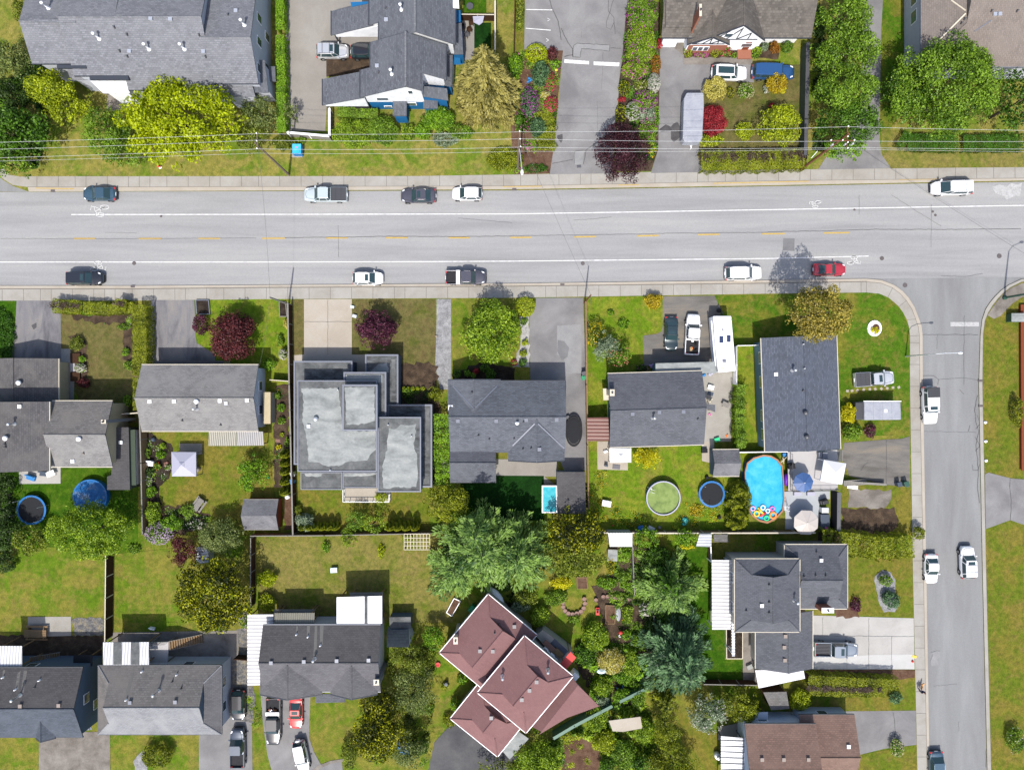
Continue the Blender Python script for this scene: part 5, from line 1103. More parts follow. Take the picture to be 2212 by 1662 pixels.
def ground_plants(ij,pts,m,label,n,name='ground_cover',size=.16,hmax=.25,bl=None,kind='stuff'):
 """low planting too fine to count, spread over a traced bed"""
 uv=TT(ij,pts);w=[P(u,v)for u,v in uv];xs=[q.x for q in w];ys=[q.y for q in w];C=[]
 xa,xb,ya,yb=min(xs),max(xs),min(ys),max(ys);pw=[(q.x,q.y)for q in w];cen=[(RNG.uniform(xa,xb),RNG.uniform(ya,yb),RNG.uniform(.2,.6),RNG.random())for _ in range(max(6,n//110))];T_=[]
 while len(C)<n:
  q=cen[RNG.integers(len(cen))];x,y=q[0]+RNG.normal()*q[2],q[1]+RNG.normal()*q[2]
  if inside(x,y,pw):C.append((x,y,.05+RNG.random()*hmax*math.exp(-((x-q[0])**2+(y-q[1])**2)/(q[2]**2))));T_.append(q[3]+RNG.normal()*.15)
  elif RNG.random()<.02:C.append((sum(xs)/len(xs),sum(ys)/len(ys),.1));T_.append(.5)
 C=np.array(C);lv=Lv();lv.add(C,np.array([[0,0,1.0]])+RNG.normal(size=(n,3))*.5,size*1.3,size*.8,np.array(T_));c0=C.mean(0)
 o=lv.build(name,m,None,(c0[0],c0[1],0),label=label,cat='plants',kind=kind)
 if bl:LEAFN[0]+=0;lb=Lv();k=RNG.choice(n,bl[1],replace=False);lb.add(C[k]+[0,0,.06],np.array([[0,0,1.0]])+RNG.normal(size=(bl[1],3))*.3,.13,.13,RNG.random(bl[1]));lb.build('blossom',bl[0],o)
 return o
# ---- trees north of the road
broad(387,262,133,97,9.5,'lf_yellow','huge bright yellow-green maple spreading in front of the grey townhouse row',leaf=.34,dens=1.0,k=.22,n=95)
broad(113,200,52,48,7,'lf_lime','yellow-green tree at the left, upper-left of the huge yellow maple',leaf=.26)
broad(150,232,48,42,5.5,'lf_lime','lower yellow-green tree tucked between the left tree and the townhouse balcony',leaf=.26)
broad(228,285,52,52,5.5,'lf_green','mid-green tree with small leaves against the left side of the huge yellow maple',leaf=.22,gap=.1)
broad(272,335,50,26,3.2,'lf_green','low green tree spilling onto the verge below the huge yellow maple',leaf=.22,gap=.1)
broad(28,290,78,62,8,'lf_deep','big dark green tree overhanging the road corner at the far left edge',leaf=.34,n=60)
broad(20,350,58,36,5,'lf_green','green tree drooping over the pavement corner, lower left-edge of the top group',leaf=.28)
broad(22,128,46,46,6,'lf_greyolive','grey-olive twiggy tree at the left edge beside the townhouse row',leaf=.22,gap=.15)
broad(70,160,42,50,4,'lf_dark','dark shaded tree between the grey-olive tree and the yellow-green tree',leaf=.24)
broad(15,210,50,40,5,'lf_dark','dark shaded tree at the left edge above the big dark green tree',leaf=.24)
bush(50,28,18,26,3,'lf_olive','olive shrub by the top-left corner of the townhouse row')
bush(112,160,12,12,2,'lf_bright','bright green bush at the foot of the left yellow-green tree')
broad(562,245,40,42,4,'lf_greyolive','sparse olive tree right of the huge yellow maple by the townhouse end',leaf=.2,gap=.3)
broad(545,300,38,34,3.6,'lf_olive','sparse olive-green shrubby tree below the townhouse end near the leaning pole',leaf=.2,gap=.2)
broad(627,245,16,26,4,'lf_greyolive','thin young tree casting a lacy shadow on the townhouse driveway',leaf=.16,gap=.3)
bush(611,310,24,18,1.6,'lf_olive','small olive bush under the parking-lot fence, left of the blue-topped box');bush(652,304,9,8,1.3,'lf_green','little green shrub above the blue-topped box')
hedge([(603,-40),(604,64)],1.1,2.0,'lf_bright','bright green hedge between townhouse row and driveway, upper length');hedge([(604,76),(606,200),(607,285)],1.2,2.0,'lf_bright','bright green hedge between townhouse row and driveway, lower length')
hedge([(728,240),(815,246)],1.5,1.4,'lf_green','narrow green hedge right below the white gable of the blue townhouse')
bush(765,288,48,32,2.6,'lf_fresh','left half of the big rounded hedge clump below the blue townhouse',lump=.6);bush(826,285,34,32,2.6,'lf_green','bright right half of the big rounded hedge clump below the blue townhouse',lump=.6)
bush(882,288,16,20,1.8,'lf_fresh','small reddish-green bush right of the big rounded hedge clump');bush(913,284,20,20,2,'lf_bright','round green bush between the small bush and the golden spruce')
bush(945,258,36,28,2.4,'lf_bright','broad bright green shrub in front of the blue wall',lump=.6);bush(960,302,30,18,1.2,'lf_silver','low grey-green shrub left of the golden spruce');bush(995,285,28,18,1.4,'lf_green','low green shrub under the golden spruce')
conifer(1052,216,76,15.5,'lf_conifer','tall golden-brown spruce beside the blue townhouse',levels=24,nb=14,droop=.22,leaf=.34,dens=1.25)
bush(1090,344,40,26,.9,'lf_hedge','low yellow-green juniper around the middle utility pole');bush(1155,364,28,12,.5,'lf_turf','flat dark green mat of groundcover by the drive entrance')
# garden strip left of the parking drive
bush(1123,20,11,50,1.2,'lf_olive','long olive verge shrub left of the parking bays',name='shrub');bush(1113,145,18,28,2.4,'lf_bright','bright green bush left of the dark blue-green one')
bush(1158,116,24,20,2.2,'lf_yellow','vivid lime clipped ball bush at the top of the drive garden',ball=True);bush(1193,118,12,16,1.8,'lf_purple','small dark purple bush right of the vivid lime ball')
bush(1166,162,21,28,2.6,'lf_bluegreen','dark blue-green conifer bush below the vivid lime ball');bush(1175,134,10,8,1.4,'lf_hedge','small yellow shrub peeking above the blue-green bush');bush(1197,138,11,14,.9,'lf_bright','low bright green clump at the drive edge')
bush(1188,178,14,20,1.5,'lf_green','rose-flowering azalea below the bright clump at the drive edge',bl=('bl_rose',150));bush(1190,226,15,17,1.5,'lf_green','rounder rose-red azalea by the yellow juniper',bl=('bl_rose',230))
bush(1178,206,12,9,1,'lf_pale','cream-leaved shrub between the two rose azaleas',bl=('bl_cream',60));bush(1143,222,20,34,2.2,'lf_bluegreen','tall rhododendron dotted with magenta flowers beside the spruce',bl=('bl_magenta',190));bush(1128,262,18,26,1.4,'lf_deep','dark shrub with scattered pink flowers below the magenta rhododendron',bl=('bl_pink',50))
hedge([(1176,240),(1182,275),(1180,325)],2.3,.6,'lf_hedge','yellow-lime spreading juniper along the left edge of the drive',lump=.35,cat='juniper',name='juniper');bush(1160,276,19,22,2,'lf_bluegreen','dark green conifer bush set in the yellow juniper');bush(1138,316,12,9,.8,'lf_green','small pink-flowering shrub right of the middle utility pole',bl=('bl_pink',50))
# flower strip right of the parking drive
bush(1385,30,34,42,2.4,'lf_green','topmost rhododendron of the flower strip, pink along its right side',bl=('bl_magenta',190));bush(1382,96,34,42,2.4,'lf_fresh','large rhododendron speckled lilac-pink, second in the flower strip',bl=('bl_magenta',150));bush(1371,152,28,22,1.9,'lf_fresh','rhododendron with pink blooms lower left, above the golden dome',bl=('bl_pink',110))
bush(1416,140,11,21,1.5,'lf_rust','rust-brown smooth dome bush at the strip edge',ball=True);bush(1412,181,13,21,1.7,'lf_silver','white-flowering bush standing against the right driveway',bl=('bl_white',330));bush(1385,184,17,12,1.4,'lf_olive','olive shrub left of the white-flowering bush',bl=('bl_cream',40));bush(1348,191,13,17,1.3,'lf_yewgold','upper golden dome bush on the left edge of the flower strip',ball=True)
bush(1343,215,9,7,.7,'lf_red','tiny orange-red bush between the two golden domes');bush(1341,246,12,21,1.3,'lf_yewgold','lower golden dome bush on the left edge of the flower strip',ball=True);bush(1392,218,28,22,2,'lf_green','magenta-flowering rhododendron above the cream one',bl=('bl_magenta',190));bush(1366,242,17,20,1.7,'lf_green','cream-white flowering rhododendron beside the lower golden dome',bl=('bl_white',240));bush(1396,250,20,22,1.6,'lf_silver','mauve-tinged shrub right of the cream rhododendron',bl=('bl_pink',60))
broad(1344,332,59,66,5.2,'lf_smoke','dark purple smoke tree overhanging the pavement between the two drives',leaf=.2,gap=.1,k=.25,n=60)
bush(1398,285,20,28,1.8,'lf_green','green shrub with few pink blooms behind the purple smoke tree',bl=('bl_pink',40));bush(1417,255,8,26,1,'lf_bright','narrow bright green edging plants along the right driveway');bush(1408,318,9,22,.8,'lf_bright','yellow-flowered edging right of the purple smoke tree',bl=('bl_yellow',60));bush(1424,96,9,11,1.3,'lf_red','small dark red shrub at the corner of the timbered house')
# timbered house garden
for u,v,rx,ry,h_,m_,l_,b_ in((1486,112,10,12,1.3,'lf_hedge','left olive dome bush under the timbered house window',1),(1544,113,9,12,1.3,'lf_hedge','right olive dome bush under the timbered house window',1),(1566,112,14,12,1.3,'lf_green','crimson azalea left of the timbered house porch',('bl_rose',90)),(1515,119,16,6,.6,'lf_green','low pink flower border between the two olive domes',('bl_pink',110)),(1585,120,6,6,.8,'lf_green','tiny round green bush beside the porch steps',1),(1635,110,12,10,1.3,'lf_fresh','light green shrub right of the porch steps',0),(1650,103,10,9,1.3,'lf_silver','pale green shrub under the right timbered wall',0),(1673,104,13,13,1.5,'lf_rust','orange-tinged round bush under the cedar roof',0),(1700,102,12,12,1.7,'lf_deep','dark green lollipop bush at the right end of the timbered house',1),(1632,121,8,7,.8,'lf_green','small green bush at the path corner',0)):
 bush(u,v,rx,ry,h_,m_,l_,ball=(b_==1),bl=b_ if isinstance(b_,tuple)else None)
bush(1543,194,25,27,2.3,'lf_pale','pale yellow round shrub below the white car with the dark roof');bush(1577,201,9,12,1.1,'lf_yewgold','small golden-brown cone bush right of the pale yellow shrub',ball=True);bush(1610,197,18,17,1.7,'lf_green','green ball bush with cream flowers in the timbered house lawn',bl=('bl_cream',110));bush(1676,180,22,24,2.4,'lf_orange','golden round bush in front of the blue vehicle');bush(1689,195,8,9,.9,'lf_gold','small bright yellow bush below the golden round one');bush(1655,192,8,10,1,'lf_silver','white-flecked small bush left of the golden round one',bl=('bl_white',40))
bush(1540,263,30,34,2.4,'lf_red','bright red Japanese maple beside the covered trailer',leaf=.14);bush(1608,284,20,21,2,'lf_lime','neat lime ball bush in the middle of the timbered house lawn');broad(1683,270,51,45,4.4,'lf_lime','large lime-yellow shrub near the green fence',name='shrub',cat='bush',leaf=.22);bush(1534,304,28,14,1.6,'lf_lime','lime shrub under the red maple at the hedge end');bush(1666,228,7,6,.6,'lf_red','tiny red bush above the large lime-yellow shrub')
hedge([(1514,346),(1570,347),(1660,345),(1742,341)],2.7,1.7,'lf_hedge','thick clipped hedge with bare brown patches along the pavement',lump=.2,bare=.45)
# right-hand trees
for i,(u,v,rx,ry,h_,m_,l_)in enumerate(((1822,38,62,46,7,'lf_green','topmost green tree of the column beside the narrow lane'),(1828,118,74,56,8,'lf_green','second green tree down the column beside the narrow lane'),(1826,200,74,58,8,'lf_green','third green tree down the column beside the narrow lane'),(1830,270,72,50,7,'lf_deep','darker green tree behind the leaning utility pole crossarm'),(1822,322,44,26,4.5,'lf_bright','lowest bright green tree overhanging the lane entrance'))):
 broad(u,v,rx,ry,h_,m_,l_,leaf=.24,n=70,k=.24,group='green trees beside the lane')
broad(2040,190,122,106,10,'lf_green','very large green tree in front of the beige-roofed building',leaf=.26,n=130,k=.2,dens=.95)
broad(1958,205,55,66,7,'lf_deep','dark green tree under the left side of the very large tree',leaf=.26);broad(2190,225,44,74,8,'lf_deep','dark green tree at the right edge beside the very large tree',leaf=.28)
hedge([(1944,296),(1960,306),(2070,309)],2.3,1.0,'lf_turf','low dark green clipped hedge under the very large tree, left length');hedge([(2080,308),(2211,307)],2.3,1.0,'lf_turf','low dark green clipped hedge under the very large tree, right length')
ground_plants('30',[(390,20),(480,20),(480,1300),(385,1300)],'lf_dark','dark undergrowth between the green fence and the lane trees',2200,size=.3,hmax=.6)
# ---- south side, first lots
hedge([(113,660),(150,662),(175,663)],1.9,1.5,'lf_hedge','clipped front hedge with brown top, leftmost of three along the pavement',bare=.15);hedge([(180,665),(228,666)],1.7,1.4,'lf_hedge','plain olive clipped front hedge, middle of three along the pavement');hedge([(248,657),(272,658)],1.5,1.7,'lf_hedge','brown-topped front hedge block, rightmost of three along the pavement',bare=.1);hedge([(228,668),(288,664)],1.5,1.1,'lf_hedge','low olive hedge joining the front hedge blocks to the tall side hedge')
hedge([(300,658),(301,760),(300,810)],1.9,2.4,'lf_thuja','tall yellow-green side hedge beside the stained driveway');hedge([(298,815),(298,885)],1.5,2.0,'lf_thuja','lower end of the yellow-green side hedge against the grey bungalow')
bush(8,760,26,100,.6,'lf_turf','low green shrubbery along the left edge by the first driveway');bush(166,742,17,16,1.3,'lf_olive','scruffy brown-green shrub on the dry front lawn',leaf=.14);bush(175,795,13,10,1.1,'lf_green','white-flowering shrub by the brown steps',bl=('bl_white',150));bush(182,828,14,12,1.3,'lf_purple','purplish bush at the lower end of the brown steps');bush(178,775,8,8,.9,'lf_bright','small bright bush beside the brown step');bush(272,760,8,10,.8,'lf_bright','small green bush by the rock bed');bush(282,790,15,12,1,'lf_green','round green bush against the tall side hedge foot');bush(190,675,18,8,.8,'lf_bright','green planting below the middle front hedge');bush(268,705,16,9,.6,'lf_green','ivy-like shrub in the soil bed by the tall side hedge');bush(276,864,9,14,1.2,'lf_bright','upright lime shrub above the fence corner')
broad(502,724,54,54,4.8,'lf_purple','round dark red plum tree beside the stained driveway',leaf=.22,n=60);bush(434,701,17,24,2,'lf_plum','small purple bush touching the dark red plum tree')
broad(811,709,46,41,4.2,'lf_plum','wine-purple plum tree beside the pale concrete drive',leaf=.22,n=50);broad(1058,716,66,72,5.5,'lf_fresh','broad light-green weeping maple beside the gravel path',leaf=.26,n=75,k=.24)
bush(1134,662,22,22,2.4,'lf_lime','bright lime ball shrub at the pavement by the long grey drive',ball=True);bush(1131,694,9,9,.8,'lf_green','small green mound under the lime ball');bush(1134,740,8,8,.9,'lf_lime','upper small lime bush on the white gravel');bush(1130,763,10,9,.9,'lf_lime','middle small lime bush on the white gravel');bush(1128,782,10,10,.9,'lf_deep','dark green small bush on the white gravel');bush(1110,783,7,7,.6,'lf_green','little pink-flowering bush on the white gravel',bl=('bl_rose',50))
for u,v,r,m_,l_ in((986,807,11,'lf_deep','dark bush in the curved bed before the slate house, leftmost'),(1009,806,8,'lf_bright','light green small bush in the curved bed before the slate house'),(1028,802,7,'lf_red','tiny crimson bush in the curved bed before the slate house'),(1022,811,6,'lf_green','tiny green bush below the crimson one'),(1046,795,11,'lf_deep','larger dark bush in the curved bed under the weeping maple'),(1060,808,13,'lf_deep','rightmost dark bush in the curved bed before the slate house')):
 bush(u,v,r,r,1.1,m_,l_)
bush(620,700,9,12,1.2,'lf_cream' if 'lf_cream' in MATS else 'lf_pale','cream bush in the timber bed beside the fence');bush(612,765,9,12,1.4,'lf_green','white-flowering shrub beside the fence near the pale drive',bl=('bl_white',90));bush(583,787,15,14,1.6,'lf_bright','spiky bright green plant between bungalow roof and fence');bush(605,735,8,14,1,'lf_green','green strip plant beside the fence below the cream bush')
bush(1410,650,20,19,1.9,'lf_orange','orange-yellow round shrub at the pavement by the caravan drive');broad(1285,720,22,30,2.2,'lf_olive','yellow-flowered straggly bush near the white fence',name='shrub',cat='bush',leaf=.16,gap=.3,bl=('bl_yellow',130,.16));broad(1310,750,30,34,3.4,'lf_silver','thin grey-green small tree by the white fence',leaf=.17,gap=.3,name='small_tree');broad(1335,765,30,30,3.4,'lf_green','pink-blossomed small tree above the house roof corner',leaf=.18,gap=.2,bl=('bl_salmon',60,.17),name='small_tree')
bush(1346,700,14,13,.8,'lf_bright','leafy tuft in the middle of the yellow-green front lawn');bush(1318,676,9,7,.6,'lf_bright','small tuft near the top of the yellow-green front lawn');bush(1385,797,14,10,1.3,'lf_dark','dark flowering shrub beside the deck corner',bl=('bl_pink',20))
broad(1770,678,70,62,14,'lf_golden','golden-olive round tree overhanging the corner house roof',leaf=.24,n=85,k=.22,flat=.75)
bush(2196,890,12,34,2.2,'lf_thuja','yellow-green bush at the right edge by the red roof');bush(2190,1595,18,30,2,'lf_green','flowering dark bush at the lower right edge',bl=('bl_white',30));bush(1936,1612,15,20,1.6,'lf_green','cream-flowering yucca-like shrub by the lower pavement',bl=('bl_cream',90,.16));bush(1932,1504,15,15,1.1,'lf_bluegreen','spiky blue-green shrub right of the long hedges')
# corner house garden
bush(1832,892,18,22,2.2,'lf_gold','bright golden shrub against the corner house wall');bush(1838,933,23,19,1.8,'lf_green','large-leaved green bush below the golden shrub',leaf=.22);bush(1879,931,13,16,1.3,'lf_plum','small purple bush on the corner lawn below the covered trailer')
bush(1889,713,9,8,.5,'lf_gold','yellow clump on the white stone ring')
# middle back gardens
hedge([(952,893),(953,970),(957,1048)],2.1,2.2,'lf_bright','leafy bright hedge between the flat-roofed house and the slate house',lump=.35,leaf=.2)
broad(965,1085,50,44,4.6,'lf_hedge','yellow-green tree at the lower end of the leafy hedge',leaf=.22);broad(995,1110,28,30,3,'lf_green','soft green tree beside the dark turf corner',leaf=.2)
bush(658,1125,21,21,2,'lf_silver','silvery blue-green round bush at the fence corner');bush(642,1100,10,12,1.2,'lf_olive','olive shrub above the silvery bush');bush(823,1073,16,12,1.6,'lf_lime','lime shrub beside the terrace railing');broad(545,1020,34,42,3.6,'lf_bright','fresh green young tree on the lawn by the grey gazebo',leaf=.2,gap=.1,n=34)
for i,v in enumerate((979,997,1015,1036,1058)):thuja(621,v,9,2.9,'lf_thuja','%s dark columnar conifer in the row beside the fence post bins'%('topmost','second','middle','fourth','lowest')[i],'columnar conifers beside the fence')
for i,u in enumerate((655,669,682,696,710,724)):thuja(u+4,1133,7.5,2.6,'lf_thuja','%s of six small columnar conifers along the back fence'%('first','second','third','fourth','fifth','last')[i],'small columnar conifers, left row')
for i,u in enumerate((842,858,876,894)):thuja(u+4,1132,9,3.0,'lf_thuja','%s of four columnar conifers left of the great cedar'%('first','second','third','fourth')[i],'columnar conifers, right row')
bush(880,845,14,9,1,'lf_green','green bed plants behind the flat-roofed house');broad(938,852,16,18,2.2,'lf_hedge','yellow-green shrub between flat-roofed house and slate house',name='shrub',cat='bush',leaf=.16)
for i,u in enumerate((872,881,891,902,913)):bush(u,839,4.5,5,.7,'lf_lime','%s tiny lime ball in the row beside the flat roof'%('first','second','third','fourth','fifth')[i],group='tiny lime balls',ball=True,leaf=.1)
broad(770,1122,26,22,3,'lf_green','hazy green shrub overhanging the back fence, left',leaf=.17,gap=.3,name='small_tree');broad(805,1130,34,22,3,'lf_fresh','hazy light-green shrub overhanging the back fence, right',leaf=.17,gap=.3,name='small_tree');broad(752,1160,20,22,2,'lf_fresh','wispy light shrub on the lawn below the back fence',leaf=.15,gap=.3,name='shrub',cat='bush');bush(705,1180,10,12,.9,'lf_bright','small green shrub on the dry back lawn');bush(823,1190,9,16,.8,'lf_yellow','small yellow shrub on the dry back lawn');bush(880,1158,15,10,1,'lf_lime','lime shrub at the trellis corner')
bush(578,1248,20,20,1.9,'lf_yellow','upper yellow-green bush beside the dry lawn');bush(578,1300,19,20,1.9,'lf_lime','lower yellow-green bush beside the dry lawn')
# great cedars and garden trees
conifer(1048,1160,118,13.5,'lf_cedar','great pale green cedar with upswept plumes behind the pink-roofed house',levels=13,nb=9,droop=-.08,leaf=.38,power=.75,dens=1.1,jag=.5,ell=.85);conifer(1115,1178,92,11,'lf_cedar','second pale green cedar right of the great one',levels=13,nb=10,droop=-.05,leaf=.38,power=.7,dens=1.15,jag=.4);conifer(990,1212,84,8,'lf_cedar','lower pale cedar left of the great one',levels=11,nb=10,droop=-.02,leaf=.36,power=.75,jag=.4,dens=1.1)
conifer(1035,1118,42,15,'lf_cedar','tall narrow cedar spire above the great pale cedar',levels=16,nb=7,droop=-.12,leaf=.34,power=.6,jag=.4,z0=.3)
broad(1243,1150,72,52,7,'lf_yewgold','big dark bronze-green tree beside the greenhouse, upper',leaf=.26,n=70,k=.24);broad(1240,1205,70,42,6,'lf_olive','yellow-olive tree below the bronze-green one',leaf=.26,n=55)
bush(1212,1258,26,14,1.6,'lf_gold','golden-yellow bush above the ring of round planters');bush(1200,1290,26,18,1.8,'lf_green','green bush below the golden-yellow one');bush(1166,1330,22,22,2.2,'lf_fresh','light green bush by the pink roof');bush(1135,1290,30,16,2,'lf_olive','olive shrub behind the white boat');bush(1125,1308,22,14,1.6,'lf_silver','grey-green shrub behind the pink roof');broad(1395,1160,30,24,3.4,'lf_bright','fresh green tree right of the white greenhouse',leaf=.2);broad(1480,1160,26,20,3,'lf_bright','fresh green tree on the fence right of the garden beds',leaf=.2);bush(1483,1178,17,9,1,'lf_gold','yellow bush at the foot of the fence tree')
conifer(1425,1240,42,9,'lf_deep','dark green conifer above the light cedar in the allotment',levels=14,nb=9,leaf=.3,droop=.1,dens=1.2);conifer(1432,1262,84,7.5,'lf_cedar','light green cedar in the allotment garden',levels=11,nb=12,droop=0,leaf=.34,power=.75,jag=.35,dens=1.2);conifer(1448,1396,92,11.5,'lf_bluegreen','great blue-green pine below the allotment',levels=15,nb=12,droop=0,leaf=.36,power=.7,jag=.35,dens=1.3)
bush(1285,1372,30,30,2.6,'lf_fresh','yellow-green bushy tree by the red toy car',leaf=.2);bush(1320,1425,30,28,2.4,'lf_pale','cream-flowering bush below the allotment',bl=('bl_cream',160,.16));bush(1362,1430,22,30,2,'lf_fresh','light lime bush between cream bush and blue-green pine');bush(1395,1312,16,16,1.8,'lf_dark','white-blossomed bush left of the light cedar',bl=('bl_white',110,.18));bush(1376,1380,14,16,1.6,'lf_green','green bush above the timber frames');bush(1350,1370,12,12,1.4,'lf_bright','bright plant in the lower vegetable bed');bush(1262,1412,26,26,1.8,'lf_deep','dark green leafy plot beside the red awning');bush(1300,1480,24,22,2,'lf_fresh','yellow-green bush by the little blue parasol');bush(1345,1460,24,14,1.6,'lf_bright','bright green bush above the blue trolley');bush(1345,1500,26,16,2,'lf_bright','bright green bush over the green fence');bush(1378,1500,18,26,2.2,'lf_green','green bush left of the golden conifer')
bush(1240,1335,16,10,.8,'lf_green','plants in the middle of the planter ring');bush(1310,1258,24,14,.9,'lf_bright','vegetable foliage left of the netted bed');bush(1345,1245,16,16,.9,'lf_green','leafy vegetable patch by the fence posts');bush(1360,1265,20,9,.7,'lf_bright','bright vegetable row above the black pots');bush(1318,1220,10,20,.9,'lf_hedge','yellow-flowering row in the vegetable beds',bl=('bl_yellow',50));bush(1355,1190,14,14,.9,'lf_bright','vegetable clump beside the cold frame');bush(1355,1325,14,22,.9,'lf_fresh','herb bed right of the raised planter');bush(1410,1355,22,26,2.2,'lf_dark','dark laurel right of the allotment fence');bush(1440,1330,26,20,2,'lf_deep','dark green bush between the two allotment conifers');bush(1420,1200,26,26,2.6,'lf_deep','dark green bush below the fresh green tree');bush(1340,1285,30,7,.6,'lf_green','low green row behind the black pots')
for u,v,r,m_,l_ in((1270,1360,0,'',''),):pass
broad(820,1520,46,34,5.5,'lf_yewgold','upper part of the yellow-tipped dark tree beside the front lawn',leaf=.25);broad(818,1585,58,58,6.5,'lf_yewgold','large yellow-tipped dark tree beside the curved drive',leaf=.25,n=60);broad(885,1420,46,42,5,'lf_olive','sparse grey-green tree right of the dark grey house, upper',leaf=.18,gap=.3);broad(895,1490,52,52,5.5,'lf_greyolive','sparse grey-green tree right of the dark grey house, lower',leaf=.18,gap=.3);broad(938,1377,28,28,3.6,'lf_bright','bright green round tree above the pink roof left corner',leaf=.2);broad(885,1620,44,40,4.5,'lf_greyolive','twiggy grey-green tree by the blue tarp',leaf=.18,gap=.3);bush(905,1612,20,20,1.8,'lf_deep','dark green bush at the dark drive edge');bush(755,1625,18,34,2,'lf_olive','brownish bush left of the large yellow-tipped tree')
bush(970,1555,14,15,1.3,'lf_thuja','round clipped bush with bare centre at the garage corner');bush(984,1520,14,14,1.4,'lf_bright','bright green bush left of the garage');bush(1000,1465,15,12,1.2,'lf_bright','bright green shrub at the inner roof corner');bush(960,1482,9,8,.8,'lf_lime','small lime plant on the side lawn');bush(1028,1475,9,16,1,'lf_green','green shrub along the pink house wall');bush(1405,1650,46,26,3,'lf_deep','dark green bushes at the bottom edge, centre right');bush(920,1530,22,12,1,'lf_green','low green clump on the side lawn')
broad(1165,1640,58,42,4,'lf_fresh','broad light green tree at the bottom edge below the pink house',leaf=.22,n=50);broad(1085,1660,60,24,3.5,'lf_olive','olive tree at the bottom edge under the dark drive',leaf=.2);bush(1290,1545,24,34,2,'lf_fresh','lime bush right of the compost yard');bush(1235,1588,30,10,1.2,'lf_lime','lime foliage strip above the compost yard');bush(1305,1600,30,26,2,'lf_lime','yellow-lime bush at the compost yard corner');bush(1345,1625,28,34,2.2,'lf_green','green bush left of the pale canopy foot');bush(1320,1655,30,22,2.4,'lf_deep','dark green bush at the bottom edge by the compost yard');bush(1300,1515,18,16,1.6,'lf_silver','grey-green bush left of the beige canopy');bush(1390,1575,24,30,2.4,'lf_fresh','light bush right of the beige canopy')
broad(1443,1580,32,46,5.5,'lf_hedge','tall fine-textured green conifer right of the beige canopy',leaf=.16,n=40,name='conifer');conifer(1430,1500,26,5,'lf_thuja','golden-fringed layered conifer below the blue-green pine',levels=8,nb=9,droop=.15,leaf=.26,dens=1.3);broad(1455,1650,56,40,4.5,'lf_thuja','dark glossy tree at the bottom edge right of centre',leaf=.2)
broad(1528,1540,42,40,4,'lf_silver','white-speckled shrubby tree below the narrow lawn',leaf=.18,gap=.15,bl=('bl_white',130,.17));broad(1562,1520,30,24,3,'lf_olive','olive shrub above the white-speckled tree',leaf=.2);broad(1607,1525,34,42,3.6,'lf_hedge','yellow-green tree left of the old wooden shed roof',leaf=.2);bush(1726,1510,24,24,2.2,'lf_lime','bright lime round bush right of the old shed roof');bush(1706,1556,17,15,1.4,'lf_deep','dark green bush by the brown roof corner');bush(1665,1505,12,18,2,'lf_lime','lime bush on the left side of the old shed roof');bush(1800,1540,18,12,1,'lf_dark','dark shaded shrub above the brown roof')
hedge([(1745,1469),(1850,1475),(1942,1479)],1.5,2.0,'lf_thuja','upper green hedge below the white concrete drive');hedge([(1748,1490),(1835,1494),(1912,1493)],1.4,2.0,'lf_thuja','lower hedge with brown bare streak below the white concrete drive',bare=.35)
hedge([(1772,1165),(1830,1172),(1905,1184),(1975,1178)],2.9,2.2,'lf_hedge','long lumpy yellow-green hedge above the round gravel bed',lump=.5,leaf=.2);bush(1982,1150,14,16,2,'lf_hedge','green bush at the street end of the long lumpy hedge')
bush(1911,1253,15,13,1.5,'lf_green','upper round bush in the gravel bed');bush(1923,1294,20,20,1.5,'lf_bluegreen','lower wide bush in the gravel bed');bush(1848,1305,12,18,1,'lf_plum','dark red-brown shrub by the chimney corner')
# left back gardens
broad(198,1145,98,66,7.5,'lf_fresh','large yellow-green tree in front of the blue pool at left',leaf=.22,n=95,k=.2,dens=1.2);broad(66,1168,40,34,4,'lf_olive','dark olive tree left of the large yellow-green tree',leaf=.22);broad(15,1148,34,40,4,'lf_dark','dark tree at the left edge below the black trampoline',leaf=.24);broad(4,1070,24,60,3.4,'lf_dark','dark shrubs at the left edge beside the black trampoline',leaf=.2);bush(15,1215,20,24,1.8,'lf_dark','dark shrub at the left edge at the top of the back lawn')
broad(479,1156,48,40,4.6,'lf_greyolive','round grey-olive tree above the dark golden yew',leaf=.18,n=50);broad(398,1186,37,36,4,'lf_purple','dark purple tree between the lilac rhododendron and the olive tree',leaf=.18,gap=.08);broad(462,1282,86,84,8,'lf_yewgold','large dark golden yew overhanging the lawns',leaf=.26,n=95,k=.2)
bush(345,1150,31,24,2,'lf_green','lilac-white flowering rhododendron below the fence',bl=('bl_lilac',420,.17));bush(331,1106,18,26,2,'lf_fresh','green bush with red tips above the lilac rhododendron');bush(372,1128,28,18,1.8,'lf_bright','bright green bush right of the lilac rhododendron');bush(425,1132,22,12,1.4,'lf_dark','white-flowered bush beside the grey-olive tree',bl=('bl_white',70));bush(405,1100,20,14,1.2,'lf_green','loose green plants below the picnic bench');bush(325,1060,14,15,1,'lf_bright','bright green plants at the pointed bed corner');bush(316,1038,14,13,.9,'lf_green','white rose bush against the left fence',bl=('bl_white',90));bush(348,982,11,10,.9,'lf_bright','round bright hosta in the dark mulch bed');bush(318,978,8,12,.9,'lf_green','green clump against the fence by the white bench');bush(322,1018,12,9,.9,'lf_dark','dark fern by the white bench');bush(340,1005,9,9,.7,'lf_green','flowering clump with red dots by the stones',bl=('bl_red',8));bush(362,1008,8,7,.5,'lf_green','small flowering clump beside the gazebo',bl=('bl_white',16));bush(352,962,7,7,.6,'lf_fresh','small clump at the upper edge of the mulch bed')
